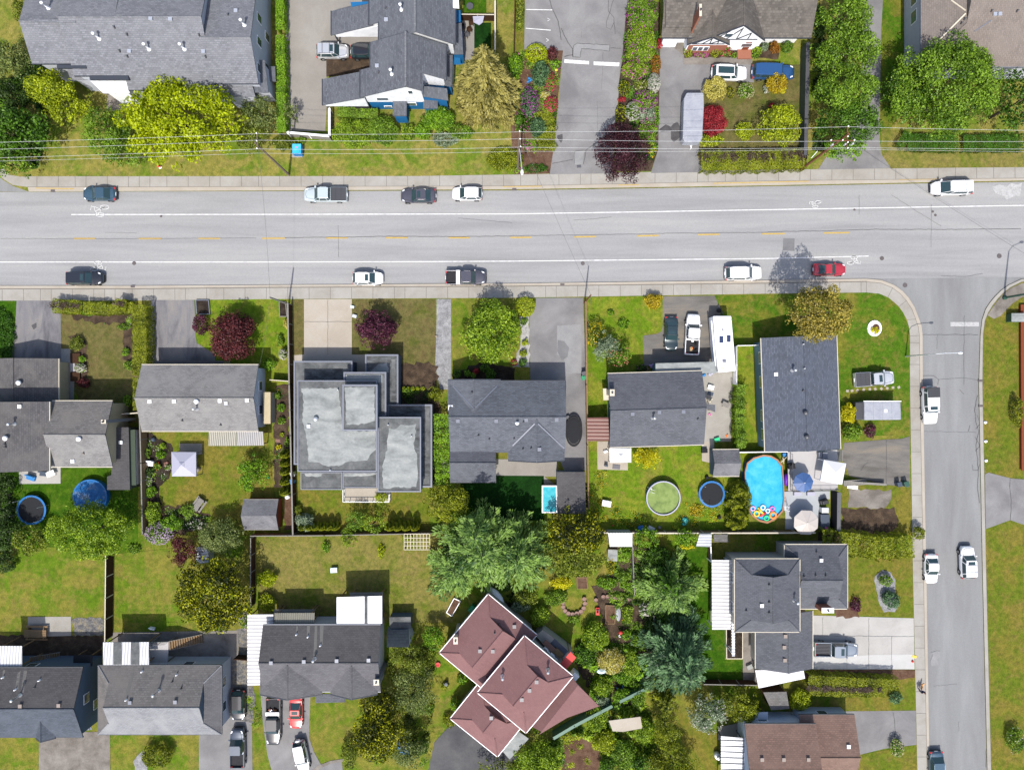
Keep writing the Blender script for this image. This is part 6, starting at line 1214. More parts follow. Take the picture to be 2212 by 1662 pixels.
bush(607,880,10,10,.8,'lf_bright','leafy clump in the soil strip beside the bungalow, upper');bush(608,908,9,9,.7,'lf_green','leafy clump in the soil strip beside the bungalow, middle');bush(609,938,5,5,.5,'lf_lime','tiny yellow-green clump in the soil strip');bush(601,965,6,6,.5,'lf_gold','tiny golden clump in the soil strip');bush(620,955,6,12,.8,'lf_green','narrow green plant against the fence in the soil strip');bush(598,855,9,8,.7,'lf_green','green plant at the top of the soil strip')
bush(340,1629,32,26,2.2,'lf_thuja','round yellow-green bush on the lower-left front lawn');bush(528,1338,12,20,1.6,'lf_green','lilac-flecked shrub beside the white carport',bl=('bl_lilac',60));bush(290,1185,16,12,.6,'lf_green','low planting in the small framed plot')
# caravan house garden
broad(1396,988,29,25,2.6,'lf_gold','brilliant yellow shrub below the charcoal roof',name='shrub',cat='bush',leaf=.18);hedge([(1600,830),(1597,900),(1602,968)],1.3,1.9,'lf_green','ragged green hedge between the caravan patio and the corner house',lump=.4)
thuja(1590,1052,16,3.8,'lf_thuja','topmost of the dark conifers between trampoline and oval pool','dark conifers beside the oval pool');thuja(1580,1078,18,4.2,'lf_thuja','second of the dark conifers between trampoline and oval pool','dark conifers beside the oval pool');thuja(1588,1100,19,4.2,'lf_thuja','third of the dark conifers between trampoline and oval pool','dark conifers beside the oval pool');thuja(1578,1122,15,4,'lf_thuja','lowest of the dark conifers between trampoline and oval pool','dark conifers beside the oval pool')
bush(1595,1075,25,38,3.4,'lf_thuja','broad bronze conifer bush leaning over the oval pool edge',lump=.7);bush(1590,1118,26,22,3,'lf_thuja','lower bronze conifer bush beside the oval pool',lump=.7)
ground_plants('22',[(660,740),(820,740),(830,1190),(665,1190)],'lf_fresh','weedy strip with yellow flowers along the fence of the pool lawn',900,bl=('bl_yellow',260),size=.12);ground_plants('22',[(840,1030),(1300,1150),(1830,1020),(1830,1240),(840,1240)],'lf_fresh','long weedy grass with yellow flowers along the back fence of the pool lawn',2200,bl=('bl_yellow',420),size=.14,hmax=.3);ground_plants('22',[(1500,1010),(1760,1060),(1740,1150),(1480,1120)],'lf_hedge','patch of yellow wildflowers below the blue-ringed trampoline',700,bl=('bl_yellow',330),size=.12)
ground_plants('22',[(840,1420),(1240,1420),(1240,1900),(760,1900)],'lf_bright','mixed vegetable seedlings in the allotment beds',1900,hmax=.3);ground_plants('23',[(560,570),(1080,560),(1100,1080),(720,1080)],'lf_fresh','mixed low planting beside the red awning',2600,hmax=.4);ground_plants('23',[(440,1370),(770,1370),(770,1660),(430,1660)],'lf_lime','scattered yellow-green weeds over the compost yard',420,hmax=.3)
ground_plants('02',[(1240,440),(1480,560),(1480,780),(1360,920),(1240,900)],'lf_green','small flowering plants in the dark mulch bed',600,bl=('bl_white',60));ground_plants('02',[(1400,1040),(1820,1140),(1800,1230),(1260,1280)],'lf_green','mixed planting in the lower flower bed',1100,bl=('bl_white',60),hmax=.4);ground_plants('12',[(185,20),(280,20),(295,880),(165,860)],'lf_green','little plants along the soil strip beside the fence',420,bl=('bl_red',14));ground_plants('12',[(1255,20),(1500,20),(1480,160),(1260,160)],'lf_deep','leafy planting in the bed beside the flat roof',700,hmax=.4)
ground_plants('01',[(620,1030),(1140,1040),(1120,1440),(1060,1100),(860,1110),(640,1080)],'lf_green','rockery planting around the dry front lawn',500,bl=('bl_white',20));ground_plants('20',[(130,440),(430,450),(370,1200),(330,1480),(20,1500),(0,500)],'lf_green','low planting in the drive garden bed',5200,size=.2,hmax=.5,bl=('bl_magenta',160));ground_plants('20',[(990,110),(1270,30),(1265,640),(1250,1280),(1190,1470),(1100,1400),(930,700)],'lf_deep','low planting beneath the flower strip',6500,size=.2,bl=('bl_magenta',260),hmax=.8);ground_plants('13',[(0,930),(60,1000),(50,1300),(150,1650),(-60,1650),(-80,1000)],'lf_fresh','weedy verge left of the curved drive',700,size=.12);ground_plants('33',[(330,850),(1100,860),(1260,870),(1000,900),(330,900)],'lf_hedge','straggly growth at the hedge foot',400,size=.12)
ground_plants('23',[(560,560),(1100,420),(1240,900),(1180,1100),(900,1180),(700,1080)],'lf_bright','dense leafy thicket between the red awning and the blue-green pine',7000,size=.26,hmax=1.3,bl=('bl_white',120));ground_plants('23',[(640,1180),(1250,1050),(1250,1662),(780,1662),(770,1400),(450,1380)],'lf_fresh','dense leafy thicket around the beige canopy at the bottom',8000,size=.28,hmax=1.6);ground_plants('22',[(1040,1300),(1240,1500),(1230,2000),(1080,2200),(840,2040),(830,1500)],'lf_green','leafy vegetable growth filling the allotment',5200,size=.2,hmax=.7,bl=('bl_yellow',60));ground_plants('23',[(180,1440),(440,1380),(450,1662),(-60,1662)],'lf_green','leafy thicket under the broad tree at the bottom edge',3000,size=.26,hmax=1.2);ground_plants('13',[(1120,620),(1560,560),(1540,1050),(1480,1500),(1100,1560),(1180,1000)],'lf_olive','scrubby undergrowth below the sparse trees right of the dark grey house',6500,size=.2,hmax=.8);ground_plants('13',[(2000,60),(2211,60),(2300,260),(2180,250)],'lf_dark','shaded undergrowth behind the white boat',1500,size=.25,hmax=.9);ground_plants('02',[(-20,750),(140,800),(150,1000),(60,1500),(-20,1560)],'lf_dark','dark undergrowth along the left edge beside the trampoline',3500,size=.24,hmax=1.2);ground_plants('00',[(-20,700),(420,600),(460,1000),(330,1450),(60,1480),(-20,1300)],'lf_deep','dark undergrowth beneath the left edge trees',5000,size=.3,hmax=1.2)
print('leaves',LEAFN[0])
# ---------------------------------------------------------------- vehicles
solid('tyre',(0.012,0.012,0.013),0.8);solid('rim',(0.35,0.36,0.38),0.3,0.8);solid('carglass',(0.02,0.042,0.048),0.12,0.0,0.25);solid('headlamp',(0.7,0.72,0.74),0.15,0.0,1.0);solid('taillamp',(0.45,0.015,0.012),0.2,0,1.0);solid('amber',(0.7,0.25,0.02),0.3)
solid('liner',(0.022,0.022,0.025),0.75,var=0.3,vscale=3);solid('bedcover',(0.035,0.036,0.042),0.55);solid('gap',(0.01,0.01,0.012),0.7)
PAINT={'white':((0.63,0.63,0.64),0),'silver':((0.52,0.53,0.55),.5),'teal_blue':((0.045,0.09,0.13),.4),'pale_teal':((0.42,0.48,0.5),.2),'graphite':((0.075,0.072,0.09),.4),'black':((0.012,0.013,0.018),.2),'blue':((0.02,0.075,0.2),.3),'navy':((0.04,0.055,0.08),.4),'red':((0.5,0.025,0.022),0),'dark_red':((0.36,0.022,0.035),.2),'greyblue':((0.22,0.25,0.29),.4),'dusk':((0.012,0.028,0.034),.3)}
for k_,(c_,m_)in PAINT.items():solid('paint_'+k_,c_,0.3,m_,1.0)
SPEC={'sedan':dict(h=1.42,belt=.92,hood=.86,tail=.93,ws=(.19,.05),rw=(-.36,-.22),rt=.76,nose=.58),'coupe':dict(h=1.34,belt=.88,hood=.82,tail=.88,ws=(.17,.02),rw=(-.36,-.16),rt=.73,nose=.58),'suv':dict(h=1.68,belt=1.03,hood=.98,tail=1.0,ws=(.22,.10),rw=(-.485,-.41),rt=.80,nose=.64),'hatch':dict(h=1.5,belt=.95,hood=.88,tail=.95,ws=(.24,.08),rw=(-.485,-.38),rt=.78,nose=.6),'boxy':dict(h=1.78,belt=1.1,hood=1.05,tail=1.1,ws=(.21,.15),rw=(-.485,-.46),rt=.84,nose=.78),'van':dict(h=1.72,belt=1.0,hood=.95,tail=1.0,ws=(.30,.12),rw=(-.485,-.42),rt=.81,nose=.6),'pickup':dict(h=1.85,belt=1.15,hood=1.12,tail=.78,ws=(.245,.14),rw=(-.12,-.10),rt=.80,nose=.74)}
def car(kind,colour,box,head,label,cat,ground=None,rot=0.0,L=None,W=None,group='parked vehicles',roof=None,rails=False,sunroof=False,bed=None,spare=False,name=None,rack=None,z=None,tint=None):
 sp=SPEC[kind];u0,v0,u1,v1=box;hm=.8;c=P((u0+u1)/2,(v0+v1)/2,hm);k=(H-hm)/H/S
 lx,ly=(u1-u0)*k,(v1-v0)*k
 a={'R':0,'L':PI,'D':-PI/2,'U':PI/2}[head]+R(rot)
 L=L or(lx if head in 'RL' else ly);W=W or(ly if head in 'RL' else lx);W=min(max(W,1.72),2.02)
 gz=ground if ground is not None else RZ+.03
 root=thing(name or{'pickup':'pickup_truck','van':'minivan'}.get(kind,'parked_car'),label,cat,(c.x,c.y,gz),group,local=True);root.rotation_euler=(0,0,a)
 pm=mat('paint_'+colour);hw=W/2;part=lambda n,mb,m,p=None,**kk:mk(n,mb,mat(m)if isinstance(m,str)else m,p or root,**kk)
 top=lambda f:sp['tail']if f<-.4 else(sp['belt']if f<sp['ws'][0]else sp['hood']-(sp['hood']*.10)*max(0,(f-.3)/.2)**2)
 if kind=='pickup':top=lambda f:.74 if f<-.135 else(sp['belt']if f<sp['ws'][0]else sp['hood']-.08*max(0,(f-.3)/.2))
 st=[-.5,-.49,-.46,-.40,-.30,-.15,-.13,0,sp['ws'][0]-.01,sp['ws'][0]+.01,.3,.4,.455,.485,.5]
 pw=lambda f:min(1,.72+.28*min(1,(f+.5)/.11)**.6)if f<0 else min(1,sp['nose']+(1-sp['nose'])*min(1,(.5-f)/.19)**.6)
 if kind=='pickup':pw=lambda f,q=pw:1.0 if-.5<=f<-.13 else q(f)
 vs=[];n=11
 for f in st:
  w=hw*pw(f);t=top(f);e=.78 if abs(f)==.5 else(.92 if abs(f)>.47 else 1);t2=t*e if kind!='pickup' or f>0 else t
  x=f*L
  for yy,zz in((-.86,.24),(-.96,.34),(-1,.55),(-.985,t2*.80),(-.93,t2*.94),(-.55,t2),(0,t2+.015),(.55,t2),(.93,t2*.94),(.985,t2*.80),(1,.55),(.96,.34),(.86,.24)):vs.append((x,yy*w,zz))
 n=13;mb=MB();fs=[[i*n+j,i*n+j+1,(i+1)*n+j+1,(i+1)*n+j]for i in range(len(st)-1)for j in range(n-1)]+[[i*n+n-1,i*n,(i+1)*n,(i+1)*n+n-1]for i in range(len(st)-1)]+[list(range(n)),[len(vs)-1-i for i in range(n)]]
 fs=[f[::-1]for f in fs];mb.add(vs,fs);bo=part('body',mb,pm,smooth=True)
 m_=bo.modifiers.new('edge','EDGE_SPLIT');m_.split_angle=R(50)
# cabin
 xw0,xw1=sp['ws'][0]*L,sp['ws'][1]*L;xr0,xr1=sp['rw'][0]*L,sp['rw'][1]*L;zb=sp['belt']-.03;zr=sp['h'];wb=hw*.93;wt=hw*sp['rt']
 if kind=='pickup':zb=1.1
 xm0,xm1=(xw1+xr1)/2,(xw1+xr1)/2
 B=[(xw0,-wb*.86,zb),(xw0*.55+xm0*.45,-wb,zb),(xr0*.6+xm0*.4,-wb,zb),(xr0,-wb*.9,zb)];B=B+[(x,-y,z_)for x,y,z_ in B[::-1]]
 Tp=[(xw1,-wt*.88,zr-.05),(xw1*.6+xm1*.4,-wt,zr-.02),(xr1*.6+xm1*.4,-wt,zr-.02),(xr1,-wt*.92,zr-.06)];Tp=Tp+[(x,-y,z_)for x,y,z_ in Tp[::-1]]
 mb=MB();mb.add(B+Tp,[[i,(i+1)%8,8+(i+1)%8,8+i]for i in range(8)]+[list(range(8,16))]);part('cabin',mb,pm)
 mb=MB();rp_=[(x*1.0,y*.97)for x,y,z_ in Tp];mb.prism(rp_,zr-.045,zr+.012);part('roof',mb,pm if not roof else mat('bedcover'),bevel=.03)
 def glass(nm,i,j,k_=None,ins=.07):
  b0,b1,t1,t0=[Vector(q)for q in(B[i],B[j],Tp[j],Tp[i])];nn=(b1-b0).cross(t0-b0).normalized()
  cc=(b0+b1+t0+t1)/4;q=[p.lerp(cc,ins)for p in(b0,b1,t1,t0)]
  if nn.dot(Vector((cc.x-xm0,cc.y,.15)))<0:nn=-nn
  mb=MB();qo=[p+nn*.015 for p in q];mb.add(q+qo,[[0,1,5,4],[1,2,6,5],[2,3,7,6],[3,0,4,7],[4,5,6,7]]);part(nm,mb,'carglass')
 glass('windshield',0,7,ins=.05);glass('rear_window',3,4,ins=.08)
 for i,j in((0,1),(1,2),(2,3),(4,5),(5,6),(6,7)):glass('side_window',i,j,ins=.14)
# hood and boot shut lines
 def lines(pts,w,zf):mb=MB();mb.strip(pts,w,0);mb.v=[(x,y,zf(x/L))for x,y,z_ in mb.v];return mb
 zf=lambda f:top(f)+.022
 mb=lines([(xw0+.03,-hw*.74),(L*.42,-hw*.56),(L*.455,0),(L*.42,hw*.56),(xw0+.03,hw*.74)],.03,zf);part('hood_line',mb,'gap')
 if kind in('sedan','coupe'):mb=lines([(xr0-.02,-hw*.7),(-L*.47,-hw*.66),(-L*.47,hw*.66),(xr0-.02,hw*.7)],.03,zf);part('boot_line',mb,'gap')
 for s in(-1,1):
  mb=MB();mb.prism([(L*.40,s*hw*.66),(L*.455,s*hw*.55),(L*.445,s*hw*.74),(L*.385,s*hw*.86)],top(.42)*.80,top(.42)+.006);part('headlight',mb,'headlamp')
  mb=MB();mb.box(-L*.493,s*hw*.62,.62 if kind!='pickup' else.75,-L*.462,s*hw*(.93 if kind!='pickup' else.985),sp['belt']*.93 if kind!='pickup' else 1.0);part('taillight',mb,'taillamp')
  mb=MB();mb.box(xw0-.12*L*.35,s*hw*.93,zb-.02,xw0-.02,s*(hw+.17),zb+.13);part('mirror',mb,pm,bevel=.03)
  for f in((.31),(-.31)):
   mb=MB();x=f*L;mb.tube((x,s*(hw-.2),.33),(x,s*(hw+.012),.33),.335,n=16);w_=part('wheel',mb,'tyre');mb=MB();mb.tube((x,s*(hw-.02),.33),(x,s*(hw+.02),.33),.2,n=12);part('rim',mb,'rim',w_)
   mb=MB();mb.tube((x,s*(hw*.95),.36),(x,s*(hw+.004),.36),.40,n=16);part('wheel_arch',mb,'gap',bo)
 mb=MB();mb.box(L*.47,-hw*.56,.26,L*.502,hw*.56,.5);part('front_bumper',mb,'gap');mb=MB();mb.box(-L*.503,-hw*.8,.28,-L*.485,hw*.8,.5);part('rear_bumper',mb,'gap' if kind!='pickup' else 'rim')
 mb=MB();mb.box(-L*.508,-.25,.6,-L*.5,.25,.73);part('number_plate',mb,'vent_white')
 rl,rf_=xr1,xw1
 if sunroof:
  mb=MB();f0,f1=(rf_-.62,rf_-.16)if sunroof!='pan' else(rl+.25,rf_-.1);mb.box(f0,-wt*.6,zr+.012,f1,wt*.6,zr+.022);part('sunroof',mb,'carglass')
 if rails:
  for s in(-1,1):mb=MB();mb.box(rl+.15,s*wt*.9-.025,zr+.012,rf_-.15,s*wt*.9+.025,zr+.07);part('roof_rail',mb,'metal_dark' if rails=='dark' else 'metal')
  for x in((rl+rf_)/2-.5,(rl+rf_)/2+.5):mb=MB();mb.box(x-.03,-wt*.9,zr+.05,x+.03,wt*.9,zr+.08);part('crossbar',mb,'metal_dark' if rails=='dark' else 'metal')
 if rack:
  mb=MB();mb.box(rl-.05,-wt*.98,zr+.06,rl+1.35,wt*.98,zr+.17);part('roof_box',mb,'bedcover',bevel=.03)
  for i in range(5):mb=MB();mb.box(rl+.1+i*.26,-wt*.9,zr+.17,rl+.13+i*.26,wt*.9,zr+.19);part('rack_slat',mb,'gap')
 if spare:
  mb=MB();mb.tube((-L*.5-.02,0,.9),(-L*.5-.2,0,.9),.34,n=18);part('spare_wheel',mb,'vent_white')
 if kind=='pickup':
  b0,b1=-L*.495,-L*.128;mb=MB();mb.box(b0,-hw,.5,b1,-hw+.11,1.1);mb.box(b0,hw-.11,.5,b1,hw,1.1);mb.box(b0,-hw+.11,.5,b0+.1,hw-.11,1.095);mb.box(b1-.06,-hw+.11,.5,b1,hw-.11,1.105);part('bed_wall',mb,pm,bevel=.02)
  mb=MB();mb.box(b0+.1,-hw+.11,.74,b1-.06,hw-.11,.79);fl=part('bed_floor',mb,'liner')
  if bed=='cover':
   mb=MB();mb.box(b0+.03,-hw+.06,1.11,b1-.02,hw-.06,1.16);cv=part('bed_cover',mb,'bedcover',bevel=.02)
   for t in(.33,.66):mb=MB();x=b0+(b1-b0)*t;mb.box(x-.015,-hw+.1,1.16,x+.015,hw-.1,1.166);part('cover_seam',mb,'gap',cv)
  elif bed=='ribs':
   for i in range(9):mb=MB();y=-hw+.2+i*(2*hw-.4)/8;mb.box(b0+.15,y-.03,.79,b1-.12,y+.03,.81);part('bed_rib',mb,'metal_dark',fl)
  elif bed in('box','loadbox','load'):
   if bed!='load':mb=MB();mb.box(b1-.62,-hw+.04,1.0,b1-.1,hw-.04,1.28);part('toolbox',mb,'vent_white' if bed=='box' else 'paint_silver',bevel=.02)
  root['_bed']=0;del root['_bed']
 return root,(L,W,hw)
def clutter_in(root,n,x0,x1,y,z,cols,seed,lab,group=None):
 """loose things lying in a truck bed: each its own object, placed in the truck's frame"""
 rr=random.Random(seed);M=root.rotation_euler.z;cx,cy,cz=root.location
 for i in range(n):
  lx,ly=rr.uniform(x0,x1),rr.uniform(-y,y);X_,Y_=cx+lx*math.cos(M)-ly*math.sin(M),cy+lx*math.sin(M)+ly*math.cos(M);s=rr.uniform(.12,.26);a=rr.uniform(0,3);mb=MB()
  mb.obox(X_,Y_,cz+z,cz+z+rr.uniform(.12,.3),s*2.2,s*1.3,a);mb.obox(X_+.03,Y_,cz+z+.02,cz+z+.36,s*.9,s*.7,a+.7);nm,lb=lab[i%len(lab)]
  mk(nm,mb,mat(cols[i%len(cols)]),None,lb,nm.replace('_',' '),bevel=.02,group=group)
RD,DR,LW=RZ+.03,.045,.02
car('sedan','teal_blue',(177,403,248,433),'L','dark teal-blue sedan parked at the upper kerb, far left of the road','car')
car('pickup','pale_teal',(656,402,749,438),'L','pale grey-teal pickup with black bed cover at the upper kerb','pickup truck',bed='cover')
car('sedan','graphite',(865,406,941,438),'L','dark purple-grey sedan with sunroof at the upper kerb','car',sunroof=True)
car('hatch','white',(976,403,1041,432),'L','white hatchback with red tail lamps at the upper kerb, right of the dark sedan','car')
car('van','white',(2012,388,2101,422),'L','white SUV with roof rails at the upper kerb near the right edge','car',rails=True,rot=1)
car('suv','black',(142,586,221,615),'R','black SUV at the lower kerb, far left of the road','car',sunroof=True)
car('hatch','white',(761,586,827,615),'R','small white SUV with a dark sunroof at the lower kerb','car',sunroof=True)
t_,_=car('pickup','graphite',(962,583,1050,615),'R','dark grey pickup with white toolbox across its bed, at the lower kerb','pickup truck',bed='box')
car('suv','white',(1566,572,1646,607),'R','white SUV at the lower kerb left of the red car','car',rot=1)
car('coupe','dark_red',(1757,568,1828,595),'R','dark red coupe at the lower kerb near the corner','car')
car('suv','silver',(683,94,753,128),'R','silver SUV with roof bars and sunroof behind the black hatchback','car',ground=DR,rails='dark',sunroof=True)
car('hatch','black',(757,96,826,128),'R','black hatchback half hidden under the carport roof of the blue townhouse','car',ground=.06)
car('suv','white',(1536,142,1613,174),'R','white SUV with black panoramic roof in front of the timbered house','car',ground=DR,sunroof='pan',rot=-2)
car('boxy','blue',(1624,139,1715,173),'R','bright blue boxy SUV behind the golden round bush','car',ground=LW,rot=-1)
car('sedan','dusk',(1435,684,1464,757),'D','black sedan parked nose down beside the white pickup','car',ground=DR,sunroof=True,rot=-1)
t_,_=car('pickup','white',(1477,678,1513,766),'U','white pickup with a loaded open bed between black sedan and caravan','pickup truck',ground=DR,bed='load',rot=-3)
solid('box_orange',(0.7,0.2,0.04),.6);solid('box_red',(0.5,0.03,0.03),.6);solid('tan_box',V(196,170,130,.6),.8)
clutter_in(t_,5,-2.3,-.8,.55,.8,['box_orange','tyre','vent_white','tan_box','tyre'],3,[('crate','orange crate in the bed of the white pickup'),('sack','black sack in the bed of the white pickup'),('cooler','white cooler in the bed of the white pickup'),('carton','tan carton in the bed of the white pickup'),('old_bicycle','dark tangle of bicycle frame in the bed of the white pickup')])
car('pickup','silver',(1845,801,1930,834),'R','silver-white pickup with grey bed cover parked on the corner lawn','pickup truck',ground=LW,bed='cover',rot=4,sunroof=True)
car('boxy','white',(1990,834,2027,915),'D','white boxy SUV with black roof rack, nose down in the side street','car',rack=True,sunroof=True,rot=2)
car('sedan','white',(1998,1196,2027,1260),'D','white sedan parked nose down at the left kerb of the side street','car')
car('suv','white',(2072,1179,2109,1249),'U','white SUV with sunroof driving up the right lane of the side street','car',sunroof=True,rails=True,rot=2)
car('sedan','teal_blue',(2008,1623,2041,1695),'D','dark sedan cut off by the bottom edge in the side street','car',rot=2)
car('pickup','greyblue',(1757,1383,1852,1419),'R','grey-blue pickup with black ribbed bed on the white concrete drive','pickup truck',ground=.07,bed='ribs',sunroof=True,rot=-1)
car('hatch','black',(499,1490,529,1555),'D','small black car tucked beside the grey hipped house','car',ground=.05)
car('pickup','navy',(497,1571,529,1656),'U','slate-blue pickup with open bed below the small black car','pickup truck',ground=.05,bed='load')
t_,_=car('pickup','black',(573,1505,608,1607),'D','black pickup with silver toolbox and scrap-filled bed in the curved drive','pickup truck',ground=.05,bed='loadbox')
clutter_in(t_,5,-2.3,-1.3,.5,.8,['wood_dark','tyre','rim','brick','metal'],5,[('scrap_wood','brown scrap wood in the bed of the black pickup'),('bag','black bag in the bed of the black pickup'),('metal_scrap','silvery metal scrap in the bed of the black pickup'),('brick_pile','reddish bricks in the bed of the black pickup'),('bucket_pile','grey buckets in the bed of the black pickup')])
car('coupe','red',(624,1506,653,1573),'D','bright red car in the curved drive right of the black pickup','car',ground=.05,sunroof=True)
car('suv','white',(634,1597,668,1668),'D','white SUV with rear spare wheel at the foot of the curved drive','car',ground=.05,spare=True,rot=12,L=4.5,W=1.75)
# --- travel trailer, covered trailers
def box_vehicle(name,label,cat,poly_ij,pts,zt,m,zb=.45,ground=0.04):
 uv=TT(poly_ij,pts);p=[P(u,v,zt)for u,v in uv];c=sum(p,Vector())/len(p);r=thing(name,label,cat,(c.x,c.y,0))
 mb=MB();mb.prism([q[:2]for q in p],zb,zt);b=mk('body',mb,mat(m),r,bevel=.12)
 return r,p,c
r,p,c=box_vehicle('travel_trailer','long white caravan with two solar panels beside the white pickup','caravan','21',[(1740,1066),(1895,1066),(1915,1300),(1935,1540),(1782,1555),(1755,1300)],2.9,'vent_white')
def onroof(nm,x0,y0,x1,y1,zt,t,m,par,ij='21',**k):
 a,b=P(*T(ij,x0,y0),zt),P(*T(ij,x1,y1),zt);mb=MB();mb.box(a.x,a.y,zt,b.x,b.y,zt+t);return mk(nm,mb,mat(m),par,**k)
solid('solar',(0.02,0.03,0.08),.15,0,1.0)
onroof('solar_panel',1790,1240,1825,1300,2.9,.05,'solar',r);onroof('solar_panel',1855,1232,1888,1292,2.9,.05,'solar',r);onroof('air_conditioner',1826,1325,1862,1368,2.9,.28,'vent_white',r,bevel=.05);onroof('roof_hatch',1816,1440,1848,1468,2.9,.12,'trim_grey',r,bevel=.03);onroof('roof_hatch',1800,1508,1832,1530,2.9,.1,'trim_cream',r,bevel=.03);onroof('roof_vent',1814,1180,1826,1192,2.9,.15,'metal_dark',r)
for y in(1100,1540):onroof('roof_seam',1755,y-1,1905,y+2,2.9,.02,'trim_grey',r)
for yy in(1340,1390):
 for xx in(1745,1925):q=P(*T('21',xx,yy),.4);mb=MB();mb.tube((q.x-.12,q.y,.38),(q.x+.12,q.y,.38),.34,n=16);mk('wheel',mb,mat('tyre'),r)
q=P(*T('21',1815,1064),1);mb=MB();mb.tube((q.x-.6,q.y,.5),(q.x-.3,q.y+1.5,.5),.05,n=6);mb.tube((q.x+.4,q.y,.5),(q.x-.3,q.y+1.5,.5),.05,n=6);mk('drawbar',mb,mat('metal_dark'),r)
mb=MB();mb.lathe(q.x-.35,q.y+.75,[(.01,.5),(.3,.5),(.3,.9),(.2,1.0),(.001,1.02)],14);mk('gas_bottle_cover',mb,mat('black_matte'),r)
a,b=P(*T('21',1722,1110),2.6),P(*T('21',1758,1500),2.6);mb=MB();mb.tube(a,b,.09,n=8);mk('awning_roller',mb,mat('vent_white'),r)
ground_mat('tarp_silver',[A(194,198,212),A(206,210,222),A(216,220,230)],1.2,6,.04,.5,None,41,0.2)
def tarped(name,label,cat,ij,pts,zt,m,hitch,extra=None):
 r,p,c=box_vehicle(name,label,cat,ij,pts,zt,m,.5)
 q=[P(*hh)for hh in hitch];mb=MB()
 if len(q)==3:mb.tube((q[0].x,q[0].y,.5),(q[1].x,q[1].y,.5),.05,n=6);mb.tube((q[2].x,q[2].y,.5),(q[1].x,q[1].y,.5),.05,n=6);mb.lathe(q[1].x,q[1].y,[(.07,.05),(.07,.6)],8);mk('drawbar',mb,mat('vent_white'),r)
 mb=MB();mb.prism([(v_.x*.96+c.x*.04,v_.y*.96+c.y*.04)for v_ in p],.3,.5);mk('chassis',mb,mat('metal_dark'),r)
 return r,p,c
r,p,c=tarped('covered_trailer','camping trailer under a pale grey cover on the timbered house driveway','trailer','20',[(1510,800),(1655,800),(1660,900),(1645,1190),(1630,1225),(1490,1225),(1475,1190),(1485,850)],2.1,'tarp_silver',(T('20',1515,1215),T('20',1538,1290),T('20',1560,1215)))
for a_,b_ in(((1490,1180),(1645,1180)),((1510,830),(1655,825))):
 a,b=P(*T('20',*a_),2.1),P(*T('20',*b_),2.1);mb=MB();mb.tube(a,b,.07,n=6);mk('cover_fold',mb,mat('tarp_silver'),r)
q=P(*T('20',1587,832),2.1);mb=MB();mb.lathe(q.x,q.y,[(.14,2.08),(.14,2.2),(.001,2.24)],10);mk('cover_bump',mb,mat('tarp_silver'),r)
for sx in(-1,1):mb=MB();mb.tube((c.x+sx*1.12,c.y,.34),(c.x+sx*1.3,c.y,.34),.33,n=14);mk('wheel',mb,mat('tyre'),r)
r,p,c=tarped('covered_trailer','box trailer under a silver cover with black front on the corner lawn','trailer','32',[(832,145),(1146,145),(1152,300),(832,303)],2.3,'tarp_silver',())
a,b=P(*T('32',757,148),1.9),P(*T('32',832,300),1.9);mb=MB();mb.box(a.x,a.y,.5,b.x+.05,b.y,1.9);mk('front_tarp',mb,mat('bedcover'),r,bevel=.1)
for t in(.25,.5,.75):
 a=p[0].lerp(p[1],t);b=p[3].lerp(p[2],t);mb=MB();mb.tube((a.x,a.y-.05,2.3),(b.x,b.y+.05,2.3),.035,n=5);mk('cover_seam',mb,mat('tarp_silver'),r)
onroof('roof_patch',1003,210,1028,236,2.3,.05,'vent_white',r,'32');mb=MB();mb.box(p[0].x-.1,p[0].y+.02,2.2,p[1].x+.1,p[0].y+.12,2.3);mk('side_rail',mb,mat('trim_white'),r)
for sx in(-.5,.5):mb=MB();mb.tube((c.x+sx,c.y+1.0,.33),(c.x+sx,c.y+1.2,.33),.33,n=14);mk('wheel',mb,mat('tyre'),r)
# ---------------------------------------------------------------- poles, wires, lamps
solid('pole_wood',V(132,118,104,.6),0.9,var=0.2,vscale=6);solid('pole_brown',V(126,84,62,.6),0.9,var=0.2,vscale=6);solid('lamp_green',V(58,104,88,.5),0.5,0.2);solid('galv',(0.5,0.52,0.54),0.45,0.5);solid('wire',(0.55,0.56,0.56),0.5,0.2);solid('wire_dark',(0.05,0.05,0.05),0.6)
def pole(u,v,h,label,m='pole_wood',r=.17,arms=(),name='utility_pole',cat='utility pole',z0=0):
 c=P(u,v);root=thing(name,label,cat,(c.x,c.y,z0));mb=MB();mb.tube((c.x,c.y,z0-.1),(c.x,c.y,h),r,r*.62,12);mk('shaft',mb,mat(m),root)
 for(a,b)in arms:
  A_,B_=P(*a),P(*b);mb=MB();mb.tube(A_,B_,.075,n=6);o=mk('crossarm',mb,mat(m),root)
  k=3 if(B_-A_).length>1.2 else 2
  for i in range(k):q=A_.lerp(B_,i/(k-1));mb=MB();mb.lathe(q.x,q.y,[(.03,q.z),(.03,q.z+.12),(.08,q.z+.14),(.08,q.z+.26),(.001,q.z+.28)],8);mk('insulator',mb,mat('vent_white'),o)
 return root,c
W1=[(555,289,12.7),(555.5,303,12.7),(556,322,12.7)];W2=[(1122,285,12.3),(1123,300,12.3),(1124,318,12.3)];W3=[(1830,274,13.8),(1829,305,12.6),(1829,319,12.6)];W0=[(-420,316,12.7),(-420,332,12.7),(-420,350,12.7)];W4=[(2800,286,13.2),(2800,300,12.6),(2800,320,12.6)]
pole(624,378,12.9,'leaning-looking wooden utility pole by the blue-topped box, upper verge',arms=((W1[0],W1[2]),))
